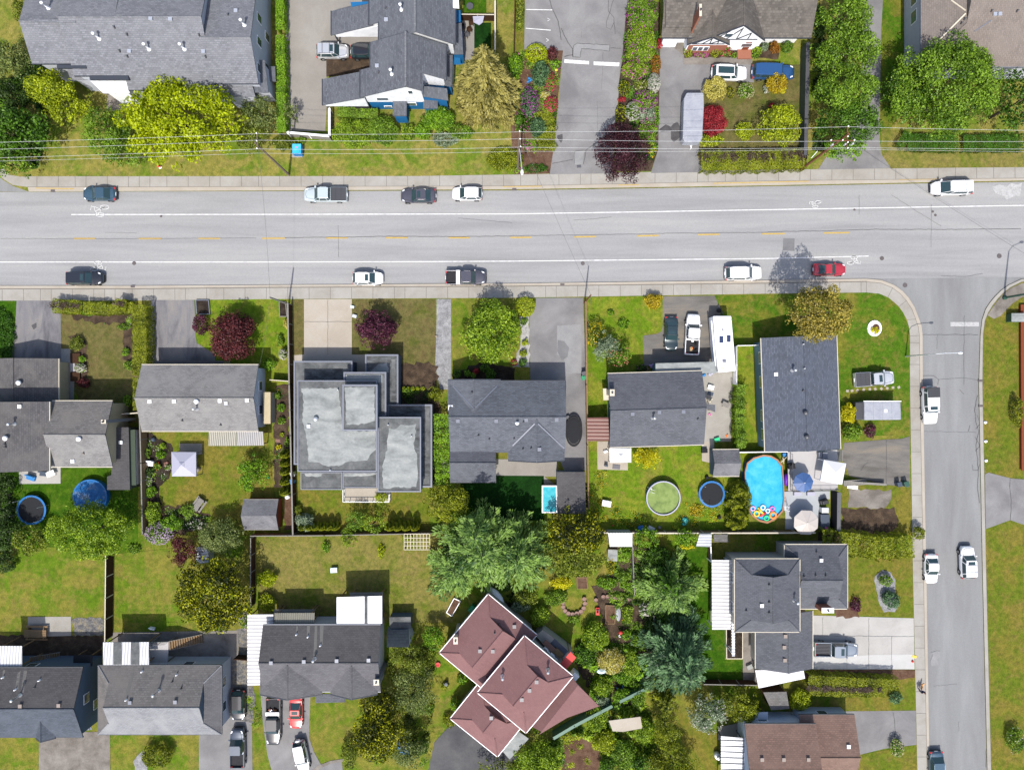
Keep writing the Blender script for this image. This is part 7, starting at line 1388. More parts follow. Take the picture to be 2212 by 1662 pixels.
r,c=pole(1118,367,12.4,'wooden utility pole with street lamp in the yellow juniper',arms=((W2[0],W2[2]),));q=P(1127,350,8.4);mb=MB();mb.tube((c.x,c.y,8.2),(c.x+.15,c.y-.2,9.2),.05,n=6);mb.tube((c.x+.15,c.y-.2,9.2),(q.x,q.y-1.2,9.0),.05,n=6);o=mk('lamp_arm',mb,mat('galv'),r);mb=MB();mb.lathe(q.x,q.y-1.5,[(.01,8.85),(.17,8.9),(.2,9.0),(.12,9.08),(.001,9.1)],12,1,2.0);mk('lamp_head',mb,mat('vent_white'),o,smooth=True)
r,c=pole(1729,366,13.9,'tall brown utility pole with several crossarms beside the narrow lane','pole_brown',.19,arms=((W3[0],(1829.5,290,13.6)),((1793,304,12.6),(1843,304,12.6)),((1829,296,12.6),(1829,321,12.6))))
for uu,vv,zz in((1798,312,11.6),(1842,310,11.8),(1826,311,11.4)):q=P(uu,vv,zz);mb=MB();mb.lathe(q.x,q.y,[(.12,zz-.5),(.14,zz),(.08,zz+.1),(.001,zz+.12)],10);mk('transformer',mb,mat('galv'),r)
q0=P(1758,331,7.0);mb=MB();mb.tube((q0.x-.2,q0.y-.5,6.6),(q0.x+.6,q0.y+.4,6.6),.04,n=5);mk('guy_bracket',mb,mat('vent_white'),r)
r5,c5=pole(624,657,7.9,'grey wooden service pole at the lower pavement by the long fence','wood_grey',.15);r6,c6=pole(1262,653,8.0,'brown service pole at the top of the white fence beside the long grey drive','pole_brown',.13)
def wire(pts,label,group,m='wire',r=.015,sag=.5,n=14):
 out=[]
 for a,b in zip(pts,pts[1:]):
  a,b=P(*a),P(*b)
  for i in range(n):t=i/n;q=a.lerp(b,t);out.append(Vector((q.x,q.y,q.z-4*sag*t*(1-t))))
 out.append(P(*pts[-1]));mb=MB();mb.path(out,r,4);mk('power_line',mb,mat(m),None,label,'wire',group)
for i,nm in enumerate(('uppermost','second','third')):wire([W0[i],W1[i],W2[i],W3[i],W4[i]],'%s thin pale wire strung above the north verge'%nm,'wires above the north verge')
wire([(-420,356,9.5),(556,331,9.5),(1122,327,9.5),(1815,322,9.5),(2800,330,9.5)],'lowest faint wire strung above the north verge','wires above the north verge',r=.012)
wire([(583,640,7.7),(556,307,12.2)],'dark service wire crossing the road at the grey wooden pole','service wires over the road','wire_dark',.016);wire([(1276,637,7.8),(1126,300,12)],'dark service wire crossing the road at the brown service pole','service wires over the road','wire_dark',.018);wire([(2300,600,10),(1829,300,12)],'dark service wire slanting across the junction','service wires over the road','wire_dark',.014);wire([(1276,637,7.8),(1262,825,4.2)],'service wire from the brown pole to the slate house','house service wires','wire_dark',.012);wire([(583,640,7.7),(560,790,4.2)],'service wire from the grey pole to the bungalow','house service wires','wire_dark',.012)
c=P(1955,769);r=thing('street_lamp','curved street lamp standing on the corner lawn, arm over the side street','street lamp',(c.x,c.y,0));mb=MB();mb.tube((c.x,c.y,0),(c.x,c.y,5.6),.1,.07,10);mk('shaft',mb,mat('galv'),r);pts=[Vector((c.x,c.y,5.6)),Vector((c.x+.35,c.y+.05,6.5)),Vector((c.x+1.1,c.y+.1,7.0)),Vector((c.x+3.0,c.y+.15,7.1))];mb=MB();mb.path(pts,.05,8);o=mk('lamp_arm',mb,mat('galv'),r);mb=MB();mb.lathe(c.x+3.2,c.y+.15,[(.01,6.98),(.15,7.0),(.17,7.1),(.001,7.2)],12,2.0,1.0);mk('lamp_head',mb,mat('vent_white'),o,smooth=True)
c=P(2168,643);r=thing('street_lamp','green metal lamp post leaning out of view on the right corner pavement','street lamp',(c.x,c.y,0));mb=MB();mb.tube((c.x,c.y,0),(c.x,c.y,10.2),.16,.09,12);mk('shaft',mb,mat('lamp_green'),r);mb=MB();mb.lathe(c.x,c.y,[(.3,0),(.3,.3),(.17,.5)],12);mk('base',mb,mat('lamp_green'),r);mb=MB();mb.path([Vector((c.x,c.y,10.2)),Vector((c.x+.5,c.y+.5,10.6)),Vector((c.x+1.6,c.y+.9,10.7))],.05,8);o=mk('lamp_arm',mb,mat('lamp_green'),r);mb=MB();mb.lathe(c.x+1.8,c.y+1.0,[(.01,10.6),(.15,10.62),(.17,10.72),(.001,10.8)],12,2,1);mk('lamp_head',mb,mat('vent_white'),o)
# ---------------------------------------------------------------- fences
def fence(pts,h,m,label,w=.05,rail='trim_cream',post=2.4,group=None,capw=.12,cat='fence',z=0):
 q=[P(u,v,h)for u,v in pts];c=sum(q,Vector())/len(q);r=thing('fence',label,cat,(c.x,c.y,0),group);mb=MB();mb.wallstrip(q,w,z,z+h-.05);mk('panel',mb,mat(m),r)
 mb=MB();mb.wallstrip(q,capw,z+h-.05,z+h);mk('top_rail',mb,mat(rail),r)
 for a,b in zip(q,q[1:]):
  L=(b-a).length;n=max(1,int(L/post))
  for i in range(n+1):p=a.lerp(b,i/n);mb=MB();mb.box(p.x-.06,p.y-.06,z,p.x+.06,p.y+.06,z+h+.04);mk('post',mb,mat(rail),r)
 return r
fence([(620,286),(711,294),(711,234)],1.7,'wood_grey','white-capped fence closing the bottom of the townhouse driveway',rail='trim_white',capw=.3)
fence([(993,31),(1069,32)],1.7,'wood_dark','brown board fence across the townhouse back yard');fence([(1069,2),(1069,108)],1.7,'wood','light timber fence along the right side of the townhouse back yard',capw=.2);fence([(1112,-10),(1109,135)],1.5,'wood_dark','dark fence left of the parking bays',rail='wood_dark')
fence([(1745,92),(1740,335)],2.0,'lamp_dark' if 'lamp_dark' in MATS else 'wall_green','dark green fence right of the timbered house lawn',rail='metal_dark',w=.5,capw=.52)
fence([(301,898),(304,1000),(307,1153)],1.9,'wood','weathered wooden fence left of the mulch bed',rail='wood_grey',capw=.16);fence([(260,894),(301,891)],1.8,'wood','short pale fence piece joining the bungalow fence',capw=.16)
fence([(228,1200),(226,1383)],1.9,'wood_dark','fence with bright top dividing the two left back lawns');fence([(621,655),(624,830),(627,940),(632,1154)],1.8,'wood_dark','very long dark wooden fence left of the flat-roofed house',rail='wood_grey',capw=.2)
fence([(541,1157),(700,1156),(950,1151)],1.7,'wood','pale back fence behind the flat-roofed house',rail='wood_grey');fence([(541,1162),(541,1310)],1.7,'wood_dark','dark fence between golden yew and dry back lawn',rail='wood_grey')
fence([(1265,650),(1267,830),(1269,960),(1271,1098)],1.8,'wood','pink-beige fence right of the long grey drive',rail='wood',capw=.2);fence([(1275,1150),(1480,1151),(1760,1150)],1.8,'wood','long back fence with pale rail below the pools',rail='trim_cream',capw=.18)
fence([(1560,977),(1700,975)],1.8,'metal_dark','fence with pale rail above the oval pool',rail='trim_white');fence([(1812,1063),(1811,1146)],2.0,'black_matte','black privacy fence right of the grey deck',w=.5,rail='metal_dark',capw=.5);fence([(1535,1180),(1536,1212)],1.7,'wood','pale fence piece left of the charcoal hip house',rail='trim_white');fence([(1412,1330),(1413,1375)],1.6,'wood_dark','short fence beside the dark laurel',rail='wood_grey');fence([(1520,1477),(1636,1479)],1.7,'wood_dark','fence at the bottom of the narrow bright lawn',rail='wood_grey');fence([(1488,746),(1488,748)],.1,'wood','x')if False else None
fence([(1591,746),(1591,830)],1.8,'trim_white','white wire fence between caravan and corner lawn',rail='trim_white',w=.02,capw=.06);fence([(1591,746),(1638,745)],1.8,'trim_white','short white wire fence left of the corner house',rail='trim_white',w=.02,capw=.06)
fence([(1195,1594),(1240,1567),(1322,1524)],1.9,'lamp_green','teal sheet fence running diagonally below the pink house',w=.4,rail='lamp_green',capw=.42);fence([(1338,1515),(1391,1489)],1.9,'lamp_green','upper end of the teal sheet fence near the blue-green pine',w=.4,rail='lamp_green',capw=.42)
fence([(505,1423),(533,1425)],1.7,'wood_dark','dark fence piece left of the white carport',rail='wood_dark');fence([(583,820),(622,823)],1.6,'wood','short pale fence joining bungalow and long dark fence');fence([(1366,1180),(1370,1285)],1.5,'wood_grey','vertical timber fence posts row in the allotment',rail='wood_grey',post=.9)
fence([(1818,1040),(1914,1046)],.9,'wood_grey','low grey timber retaining edge below the cracked side drive',rail='wood_grey',w=.2,capw=.3)
# ---------------------------------------------------------------- pools, trampolines, tents
ground_mat('water_blue',[V(52,176,226,.62),V(70,190,234,.62),V(96,204,240,.62)],.8,4,.03,.05,None,51,0.25);ground_mat('water_spa',[V(64,186,206,.62),V(84,200,216,.62),V(110,212,224,.62)],1.5,4,.05,.05,None,52,0.25);ground_mat('water_green',[V(120,140,84,.55),V(146,168,96,.55),V(160,180,110,.55)],.9,4,.06,.08,None,53,0.15)
ground_mat('cover_blue',[V(24,92,160,.6),V(40,112,178,.6),V(110,130,156,.6)],1.0,5,.15,.3,None,54,0.5)
solid('liner_blue',V(28,120,190,.62),.5);solid('pad_blue',V(22,120,196,.6),.45);solid('mesh_black',(0.018,0.019,0.022),.8);solid('terracotta',V(186,136,104,.6),.8)
for k_,c_ in{'canvas_grey':(176,176,194),'canvas_white':(236,236,240),'canvas_blue':(62,96,150),'canvas_beige':(196,188,182),'plastic_purple':(110,40,190),'plastic_teal':(70,190,176),'plastic_blue':(40,130,200),'plastic_red':(226,54,44),'plastic_green':(30,150,100),'float_yellow':(244,210,60),'float_orange':(250,150,60),'float_pink':(250,110,200),'float_green':(40,210,140),'float_white':(220,240,250),'float_lilac':(220,180,240),'float_red':(240,70,70),'stone':(150,140,130),'stone_red':(130,92,78),'slate_blue':(60,74,92)}.items():solid(k_,V(*c_,.68),.55)
def pool(u,v,r,h,label,water,wall='liner_blue',rim='trim_white',ij=None,rx=1.0,ry=1.0,wl=.25,n=36,name='swimming_pool'):
 c=P(u,v,h);R0=r/S*(H-h)/H;root=thing(name,label,'pool',(c.x,c.y,0));mb=MB();mb.lathe(c.x,c.y,[(R0,0),(R0,h-.06),(R0-.05,h-.06),(R0-.06,.04)],n,rx,ry);mk('wall',mb,mat(wall),root)
 mb=MB();mb.lathe(c.x,c.y,[(R0+.06,h-.08),(R0+.08,h),(R0-.08,h),(R0-.08,h-.08)],n,rx,ry,cap=False);mk('rim',mb,mat(rim),root);mb=MB();mb.lathe(c.x,c.y,[(R0-.08,h-wl-.05),(R0-.08,h-wl),(.001,h-wl+.01)],n,rx,ry);mk('water',mb,mat(water),root);return root,c,R0
pool(1432.5,1075.5,36,1.1,'round pool with murky green water on the yellow-green lawn','water_green',rim='canvas_grey')
q=P(1408,1059,1.1);c_=thing('pool_ladder','small white ladder hooked on the green pool rim','ladder',(q.x,q.y,0))
for s in(-.2,.2):mb=MB();mb.path([Vector((q.x-.5,q.y+s+.2,0)),Vector((q.x-.1,q.y+s,1.5)),Vector((q.x+.35,q.y+s-.15,.9))],.03,6);mk('rail',mb,mat('trim_white'),c_)
for t in(.3,.6,.9):mb=MB();mb.box(q.x-.42+t*.3,q.y-.02+.1,t*1.1,q.x-.30+t*.3,q.y+.22+.1,t*1.1+.03);mk('rung',mb,mat('trim_white'),c_)
pool(194,1072,36,.95,'round pool under a wrinkled blue cover at the left','cover_blue',wl=.05,rim='pad_blue')
# oval pool with floats
oc=[(1649,983),(1665,985),(1679,993),(1689,1006),(1692,1040),(1693,1080),(1690,1103),(1674,1120),(1657,1128),(1640,1124),(1625,1113),(1616,1098),(1610,1050),(1609,1020),(1614,1000),(1628,989)];hh=1.25;w=[P(u,v,hh)for u,v in oc];cc=sum(w,Vector())/len(w);root=thing('swimming_pool','large oval blue pool full of floats at its lower end','pool',(cc.x,cc.y,0));n=len(w)
def ring(k0,z0,k1,z1):return[(cc.x+(p.x-cc.x)*k0,cc.y+(p.y-cc.y)*k0,z0)for p in w]+[(cc.x+(p.x-cc.x)*k1,cc.y+(p.y-cc.y)*k1,z1)for p in w],[[i,(i+1)%n,n+(i+1)%n,n+i]for i in range(n)]
mb=MB();mb.add(*ring(1,0,1,hh-.06));mb.add(*ring(.975,hh-.06,.95,.1));mk('wall',mb,mat('liner_blue'),root);mb=MB();a_=ring(1.02,hh-.07,1.025,hh);mb.add(*a_);mb.add(*ring(1.025,hh,.97,hh));mb.add(*ring(.97,hh,.97,hh-.06));mk('rim',mb,mat('terracotta'),root);mb=MB();mb.prism([(cc.x+(p.x-cc.x)*.968,cc.y+(p.y-cc.y)*.968)for p in w],.3,hh-.22);mk('water',mb,mat('water_blue'),root)
def U2(x,y):return(1597.8+x*.12468,950+y*.12468)
def float_ring(x,y,r,m,label):
 c=P(*U2(x,y),1.1);R0=r*.12468/S;t_=R0*.27;mb=MB();vs=[];nn,k=20,8
 for i in range(nn):
  for j in range(k):a,b=2*PI*i/nn,2*PI*j/k;rr=R0-t_+t_*math.cos(b);vs.append((c.x+rr*math.cos(a),c.y+rr*math.sin(a),1.06+t_*.8+t_*.8*math.sin(b)))
 mb.add(vs,[[i*k+j,((i+1)%nn)*k+j,((i+1)%nn)*k+(j+1)%k,i*k+(j+1)%k]for i in range(nn)for j in range(k)]);mk('swim_ring',mb,mat(m),None,label,'swim ring','floats in the oval pool',smooth=True)
for x,y,r_,m,l_ in((395,1163,50,'float_white','white-blue swim ring at the top of the float cluster'),(478,1220,45,'float_white','second white-blue swim ring, in the middle of the cluster'),(222,1180,48,'float_lilac','lilac swim ring at the left pool edge'),(555,1182,45,'float_pink','hot pink swim ring'),(285,1268,60,'float_yellow','yellow swim ring at the lower left of the pool'),(568,1295,70,'float_orange','largest swim ring, orange'),(458,1345,54,'float_green','green swim ring at the bottom of the pool')):float_ring(x,y,r_,m,l_)
def lounge(x0,y0,x1,y1,wd,m,l_):a,b=P(*U2(x0,y0),1.1),P(*U2(x1,y1),1.1);mb=MB();mb.tube((a.x,a.y,1.14),(b.x,b.y,1.14),wd,wd,10);d=(b-a).normalized();mb.tube((a.x,a.y,1.14),tuple(Vector((a.x,a.y,1.14))-d*wd),wd,wd*.3,10);mk('pool_float',mb,mat(m),None,l_,'pool float','floats in the oval pool',smooth=True)
lounge(320,1180,395,1270,.16,'float_yellow','long yellow banana float');lounge(355,1310,445,1250,.18,'float_red','red boat-shaped float beside the banana float')
def trampoline(u,v,r,h,label,pad='pad_blue',net=True,ry=1.0,padw=.26):
 c=P(u,v,h);R0=r/S*(H-h)/H;root=thing('trampoline',label,'trampoline',(c.x,c.y,0));mb=MB();mb.lathe(c.x,c.y,[(R0,h-.06),(R0,h),(R0-padw,h+.01),(R0-padw,h-.05)],32,1,ry,cap=False);mk('safety_pad',mb,mat(pad),root);mb=MB();mb.lathe(c.x,c.y,[(R0-padw-.02,h-.03),(.001,h-.05)],32,1,ry);mk('jumping_mat',mb,mat('mesh_black'),root)
 for i in range(6):
  t=i*PI/3+.3;x,y=c.x+R0*.97*math.cos(t),c.y+R0*.97*math.sin(t)*ry;mb=MB();mb.tube((x,y,0),(x,y,h+(1.6 if net else 0)),.03,n=6);mk('leg',mb,mat('galv' if pad!='black_matte' else 'metal_dark'),root)
 return root,c,R0
trampoline(67.5,1101,32,.85,'black trampoline with blue rim in the shade at the left edge');trampoline(1537,1066.5,28.5,.8,'blue-ringed trampoline left of the bronze conifers');r,c,R0=trampoline(1239,931,18.5,.9,'black oval covered tub on the grey side drive','black_matte',False,1.8,.2)
# swim spa
a,b=P(1170,1048,1.2),P(1203,1107,1.2);r=thing('swim_spa','rectangular turquoise swim spa beside the dark shed','hot tub',((a.x+b.x)/2,(a.y+b.y)/2,0));mb=MB();mb.box(a.x,b.y,0,b.x,a.y,1.0);mk('cabinet',mb,mat('metal_dark'),r);mb=MB()
for q in((a.x,b.y,a.x+.16,a.y),(b.x-.16,b.y,b.x,a.y),(a.x+.16,a.y-.16,b.x-.16,a.y),(a.x+.16,b.y,b.x-.16,b.y+.16)):mb.box(q[0],q[1],1.0,q[2],q[3],1.2)
mk('rim',mb,mat('trim_white'),r);mb=MB();mb.box(a.x+.16,b.y+.16,1.001,b.x-.16,a.y-.16,1.1);mk('water',mb,mat('water_spa'),r)
def canopy(ij,pts,h,rise,m,label,name='gazebo',cat='gazebo',vent=False,postm='metal_dark',pz=0.0):
 q=[P(*T(ij,x,y),h)for x,y in pts];c=sum(q,Vector())/4;t=Vector((c.x,c.y,h+rise));r=thing(name,label,cat,(c.x,c.y,0));mb=MB();n=len(q);q=[Vector(p)for p in q]
 mb.add([tuple(p)for p in q]+[tuple(t)]+[(p.x,p.y,h-.22)for p in q],[[i,(i+1)%n,n]for i in range(n)]+[[i,n+1+i,n+1+(i+1)%n,(i+1)%n]for i in range(n)]);mk('canopy',mb,mat(m),r)
 if vent:mb=MB();k=.2;v_=[c.lerp(p,k)for p in q];mb.add([(p.x,p.y,h+rise*.86)for p in v_]+[(c.x,c.y,h+rise+.12)]+[(p.x,p.y,h+rise*.80)for p in v_],[[i,(i+1)%n,n]for i in range(n)]+[[i,n+1+i,n+1+(i+1)%n,(i+1)%n]for i in range(n)]);mk('vent_cap',mb,mat(m),r)
 for p in q:p2=p.lerp(c,.06);mb=MB();mb.box(p2.x-.04,p2.y-.04,pz,p2.x+.04,p2.y+.04,h-.02);mk('post',mb,mat(postm),r)
 return r
canopy('02',[(1480,578),(1692,580),(1694,788),(1484,788)],2.2,.7,'canvas_grey','square lilac-grey gazebo on the bungalow lawn',vent=True);canopy('32',[(484,645),(675,677),(640,860),(452,825)],3.4,.7,'canvas_white','tilted white canopy tent on the deck beside the blue parasol','canopy_tent','canopy tent',pz=1.2,postm='trim_white');canopy('22',[(840,545),(1030,545),(1030,668),(845,670)],2.3,.35,'canvas_white','white canopy over the small patio left of the yellow shrub','canopy_tent','canopy tent',vent=True)
r=canopy('33',[(-110,800),(305,790),(320,870),(-80,955)],2.3,.15,'canvas_white','white tarpaulin shelter against the charcoal hip house','tarp_shelter','shelter')
def parasol(u,v,r_,h,m,label,rot,pz=0.0):
 c=P(u,v,h);R0=r_/S*(H-h)/H;r=thing('parasol',label,'parasol',(c.x,c.y,pz));mb=MB();e=[(c.x+R0*math.cos(rot+i*PI/4),c.y+R0*math.sin(rot+i*PI/4),h-.45)for i in range(8)];mb.add(e+[(c.x,c.y,h)]+[(x,y,z-.12)for x,y,z in e],[[i,(i+1)%8,8]for i in range(8)]+[[i,9+i,9+(i+1)%8,(i+1)%8]for i in range(8)]);o=mk('canopy',mb,mat(m),r)
 for i in range(8):mb=MB();x,y,z=e[i];mb.tube((x,y,z+.005),(c.x,c.y,h+.012),.018,n=4);mk('rib',mb,mat(m),o)
 mb=MB();mb.tube((c.x,c.y,pz),(c.x,c.y,h+.1),.035,n=8);mk('pole',mb,mat('metal_dark'),r);mb=MB();mb.lathe(c.x,c.y,[(.3,pz),(.3,pz+.08),(.06,pz+.12)],14);mk('base',mb,mat('metal_dark'),r);mb=MB();mb.lathe(c.x,c.y,[(.06,h),(.05,h+.1),(.001,h+.12)],8);mk('finial',mb,mat('vent_white'),o)
parasol(1737.5,1042,22,3.6,'canvas_blue','blue octagonal parasol on the upper deck',.1,1.35);parasol(1743.5,1129,28,2.6,'canvas_beige','larger beige octagonal parasol on the lower deck',.35,.12)
# decks of the corner house
solid('deck_light',A(236,232,232),.8,var=.03);solid('deck_blue',A(222,228,234),.8,var=.03)
def deck(ij,pts,h,m,label,rail=None):
 q=[P(*T(ij,x,y),h)for x,y in pts];c=sum(q,Vector())/len(q);r=thing('deck',label,'deck',(c.x,c.y,0));mb=MB();mb.prism([p[:2]for p in q],h-.15,h);mk('floor',mb,mat(m),r)
 for p in q:p2=p.lerp(c,.08);mb=MB();mb.box(p2.x-.07,p2.y-.07,0,p2.x+.07,p2.y+.07,h-.15);mk('post',mb,mat('wood_grey'),r)
 for seg in rail or():
  a,b=[P(*T(ij,*s_),h)for s_ in seg];n=max(2,int((b-a).length/.14));mb=MB();mb.tube((a.x,a.y,h+.95),(b.x,b.y,h+.95),.03,n=4);mb.tube((a.x,a.y,h+.1),(b.x,b.y,h+.1),.02,n=4)
  for i in range(n+1):p=a.lerp(b,i/n);mb.tube((p.x,p.y,h),(p.x,p.y,h+.95),.035 if i%10==0 else.011,n=4)
  mk('railing',mb,mat('metal_dark'),r)
 return r
deck('32',[(170,578),(600,560),(605,860),(600,905),(175,915)],1.25,'deck_light','upper pale deck behind the corner house, holding the blue parasol',(((190,590),(190,905)),((190,905),(600,900))));deck('32',[(128,920),(535,915),(535,985),(445,990),(440,1245),(150,1245),(150,1100),(128,1030)],.12,'deck_blue','lower grey-blue deck beside the oval pool',())
def slats(name,label,cat,ij,p0,p1,w,n,z0,z1,m,sm='wood_grey'):
 a,b=P(*T(ij,*p0),z0),P(*T(ij,*p1),z1);d=(b-a);dd=Vector((d.x,d.y,0)).normalized();nn=Vector((-dd.y,dd.x,0))*w/2;c=(a+b)/2;r=thing(name,label,cat,(c.x,c.y,0))
 for s in(-1,1):mb=MB();mb.tube(a+nn*s,b+nn*s,.06,n=4);mk('stringer',mb,mat(sm),r)
 for i in range(n):q=a.lerp(b,(i+.5)/n);mb=MB();k=d.length/n*.38;e=dd*k;P4=[q+nn+e,q+nn-e,q-nn-e,q-nn+e];mb.prism([p[:2]for p in P4],q.z-.02,q.z+.03);mk('tread',mb,mat(m),r)
slats('deck_stairs','grey stairs running down from the white canopy tent to the side drive','stairs','32',(655,850),(850,835),.7,14,1.2,.2,'wood_grey');slats('deck_stairs','wooden stairs down from the striped patio cover','stairs','03',(1455,590),(1750,525),1.2,14,2.3,.2,'wood');slats('deck_stairs','wooden stairs behind the bottom-left charcoal house','stairs','03',(520,680),(255,725),1.2,13,.2,2.3,'wood');slats('slatted_screen','dark slatted screen on the deck edge by the canopy tent','screen','32',(625,560),(625,660),.6,12,1.25,1.25,'metal_dark')
deck('03',[(1295,560),(1455,555),(1455,610),(1445,740),(1295,740)],2.3,'deck_light','grey upper deck right of the striped patio cover',(((1300,562),(1450,557)),))
deck('02',[(1550,505),(1745,505),(1745,600),(1550,600)],.1,'wood_grey','grey plank platform behind the lilac-grey gazebo');deck('01',[(605,1388),(692,1388),(692,1475),(607,1472)],.35,'wood_dark','upper dark brown step platform beside the first house');deck('01',[(607,1550),(690,1550),(690,1632),(607,1630)],.35,'wood_dark','lower dark brown step platform beside the first house');deck('01',[(607,1475),(645,1475),(645,1548),(607,1548)],.2,'deck_light','small white landing between the two brown platforms')
# sheds
def shed(label,u0,v0,u1,v1,he,hr,axis,m,wall,name='garden_shed',cat='shed',**k):h=House(name,label,cat,(u0+u1)/2,(v0+v1)/2);h.gable(u0,v0,u1,v1,he,hr,axis,m,wall,oh=.12,cap=False,**k);h.door('S' if axis=='x' else 'W',.5,.8,1.8);return h
shed('grey-roofed shed with red-brown right wall by the long dark fence',526,1078,601,1143,2.1,3.1,'x','roof_shed','wall_red',trim='wood_grey');shed('grey shingled shed between black netting and oval pool',1539,970,1596,1028,2.1,3.0,'x','roof_shed','wall_slate',trim='trim_cream',rot=.5)
h=House('garden_shed','flat dark-roofed shed beside the turquoise swim spa','shed',1232,1062);h.shed('22',[(385,750),(630,750),(640,1115),(395,1110)],[2.7,2.7,2.5,2.5],'roof_charcoal',walls='wall_slate',inset=.1)
h=House('garden_shed','grey plastic shed right of the dark grey house','shed',860,1375);h.shed('13',[(1130,445),(1225,455),(1320,447),(1322,600),(1130,600)],[2.1,2.3,2.1,2.0,2.0],'roof_grey',walls='wall_grey',inset=.05);h=House('lean_to','dark lean-to roof above the grey plastic shed','shed',863,1344);h.shed('13',[(1150,342),(1337,340),(1337,435),(1155,440)],[2.0]*4,'membrane_mid',walls='wall_slate',inset=.05)
h=House('metal_shed','small silver metal shed half under the golden yew','shed',435,1198);h.shed('02',[(1695,1400),(1800,1400),(1800,1530),(1697,1545)],[2.2,2.0,2.0,2.2],'sheet_silver',walls='metal',inset=.05)
h=House('old_shed','old wooden shed roof between two lime bushes','shed',1690,1505);h.shed('33',[(-40,990),(160,985),(185,1130),(30,1145)],[2.4,2.4,2.2,2.2],'roof_old',walls='wood_dark',inset=.1)
h=House('greenhouse','long white corrugated greenhouse behind the back fence','greenhouse',1340,1165);h.shed('22',[(830,1277),(1040,1277),(1040,1395),(845,1395)],[2.4,2.4,2.0,2.0],'sheet_white',.05,walls='wall_beige',inset=.05);h=House('cold_frame','grey translucent cold frame below the greenhouse','cold frame',1325,1200);h.shed('22',[(830,1420),(912,1425),(910,1522),(822,1520)],[.8,.8,.6,.6],'membrane_light',.05,walls='wall_beige',inset=.03)
h=House('garden_shelter','striped polycarbonate shelter roof left of the pale fence piece','shelter',1520,1165);h.shed('22',[(1620,1287),(1725,1287),(1722,1397),(1590,1392)],[2.2,2.2,2.0,2.0],'sheet_silver',.05,posts=1);h=House('garden_shelter','grey flat shelter roof under the back fence, right of the polycarbonate one','shelter',1560,1163);h.shed('22',[(1742,1290),(1865,1290),(1870,1355),(1745,1355)],[2]*4,'roof_old',.06,posts=1)
h=House('garden_canopy','beige corrugated canopy among the bushes right of the compost yard','canopy',1350,1562);h.shed('23',[(835,1235),(1110,1200),(1125,1300),(960,1330),(870,1325)],[2.3,2.3,2.1,2.1,2.1],'canopy_cream' if 'canopy_cream' in MATS else 'concrete_tan',.05,posts=1);h=House('red_deck','low red-brown deck sliver at the right edge beside the side lawn','deck',2240,790);h.shed('31',[(2184,968),(2500,960),(2500,2400),(2192,2400)],[.5,.5,.5,.5],'wall_red',walls='wall_red',inset=.1)
# ---------------------------------------------------------------- small things
def item(name,label,cat,ij,x,y,fn,m,group=None,smooth=False,bevel=0,z=0):q=P(*T(ij,x,y),z);mb=MB();fn(mb,q.x,q.y);return mk(name,mb,mat(m),None,label,cat,group,smooth=smooth,bevel=bevel)
def fire_hydrant():
 c=P(*T('00',1385,1447));r=thing('fire_hydrant','small red and white fire hydrant on the upper-left verge','hydrant',(c.x,c.y,0));mb=MB();mb.lathe(c.x,c.y,[(.2,0),(.2,.06),(.13,.08),(.13,.55)],14);mk('barrel',mb,mat('vent_white'),r);mb=MB();mb.lathe(c.x,c.y,[(.17,.55),(.17,.62),(.13,.72),(.05,.78),(.001,.82)],14);mk('bonnet',mb,mat('plastic_red'),r)
 for s in(-1,1):mb=MB();mb.tube((c.x+s*.1,c.y,.42),(c.x+s*.24,c.y,.42),.07,n=10);mk('outlet',mb,mat('plastic_red'),r)
fire_hydrant()
c=P(642,326);r=thing('utility_cabinet','utility cabinet with bright blue pictured top on the north verge','utility cabinet',(c.x,c.y,0));mb=MB();mb.box(c.x-.75,c.y-.95,0,c.x+.75,c.y+.9,.15);mk('concrete_pad',mb,mat('concrete_walk'),r);a,b=P(631,311,1.3),P(650,332,1.3);mb=MB();mb.box(a.x,b.y,.15,b.x,a.y,1.28);mk('cabinet',mb,mat('plastic_blue'),r,bevel=.03)
mb=MB();mb.box(a.x,b.y,1.28,b.x,a.y,1.32);o=mk('printed_top',mb,mat('water_blue'),r)
for i in range(4):mb=MB();x=a.x+.25+i*.22;mb.prism([(x-.06,b.y+.15),(x+.06,b.y+.15),(x+.02,b.y+.55+.1*(i%2)),(x-.03,b.y+.5)],1.32,1.33);mk('printed_shape',mb,mat('plastic_teal' if i%2 else 'float_green'),o)
mb=MB();mb.obox((a.x+b.x)/2,(a.y+b.y)/2+.2,1.321,1.331,.4,.12,.1);mk('printed_shape',mb,mat('float_pink'),o)
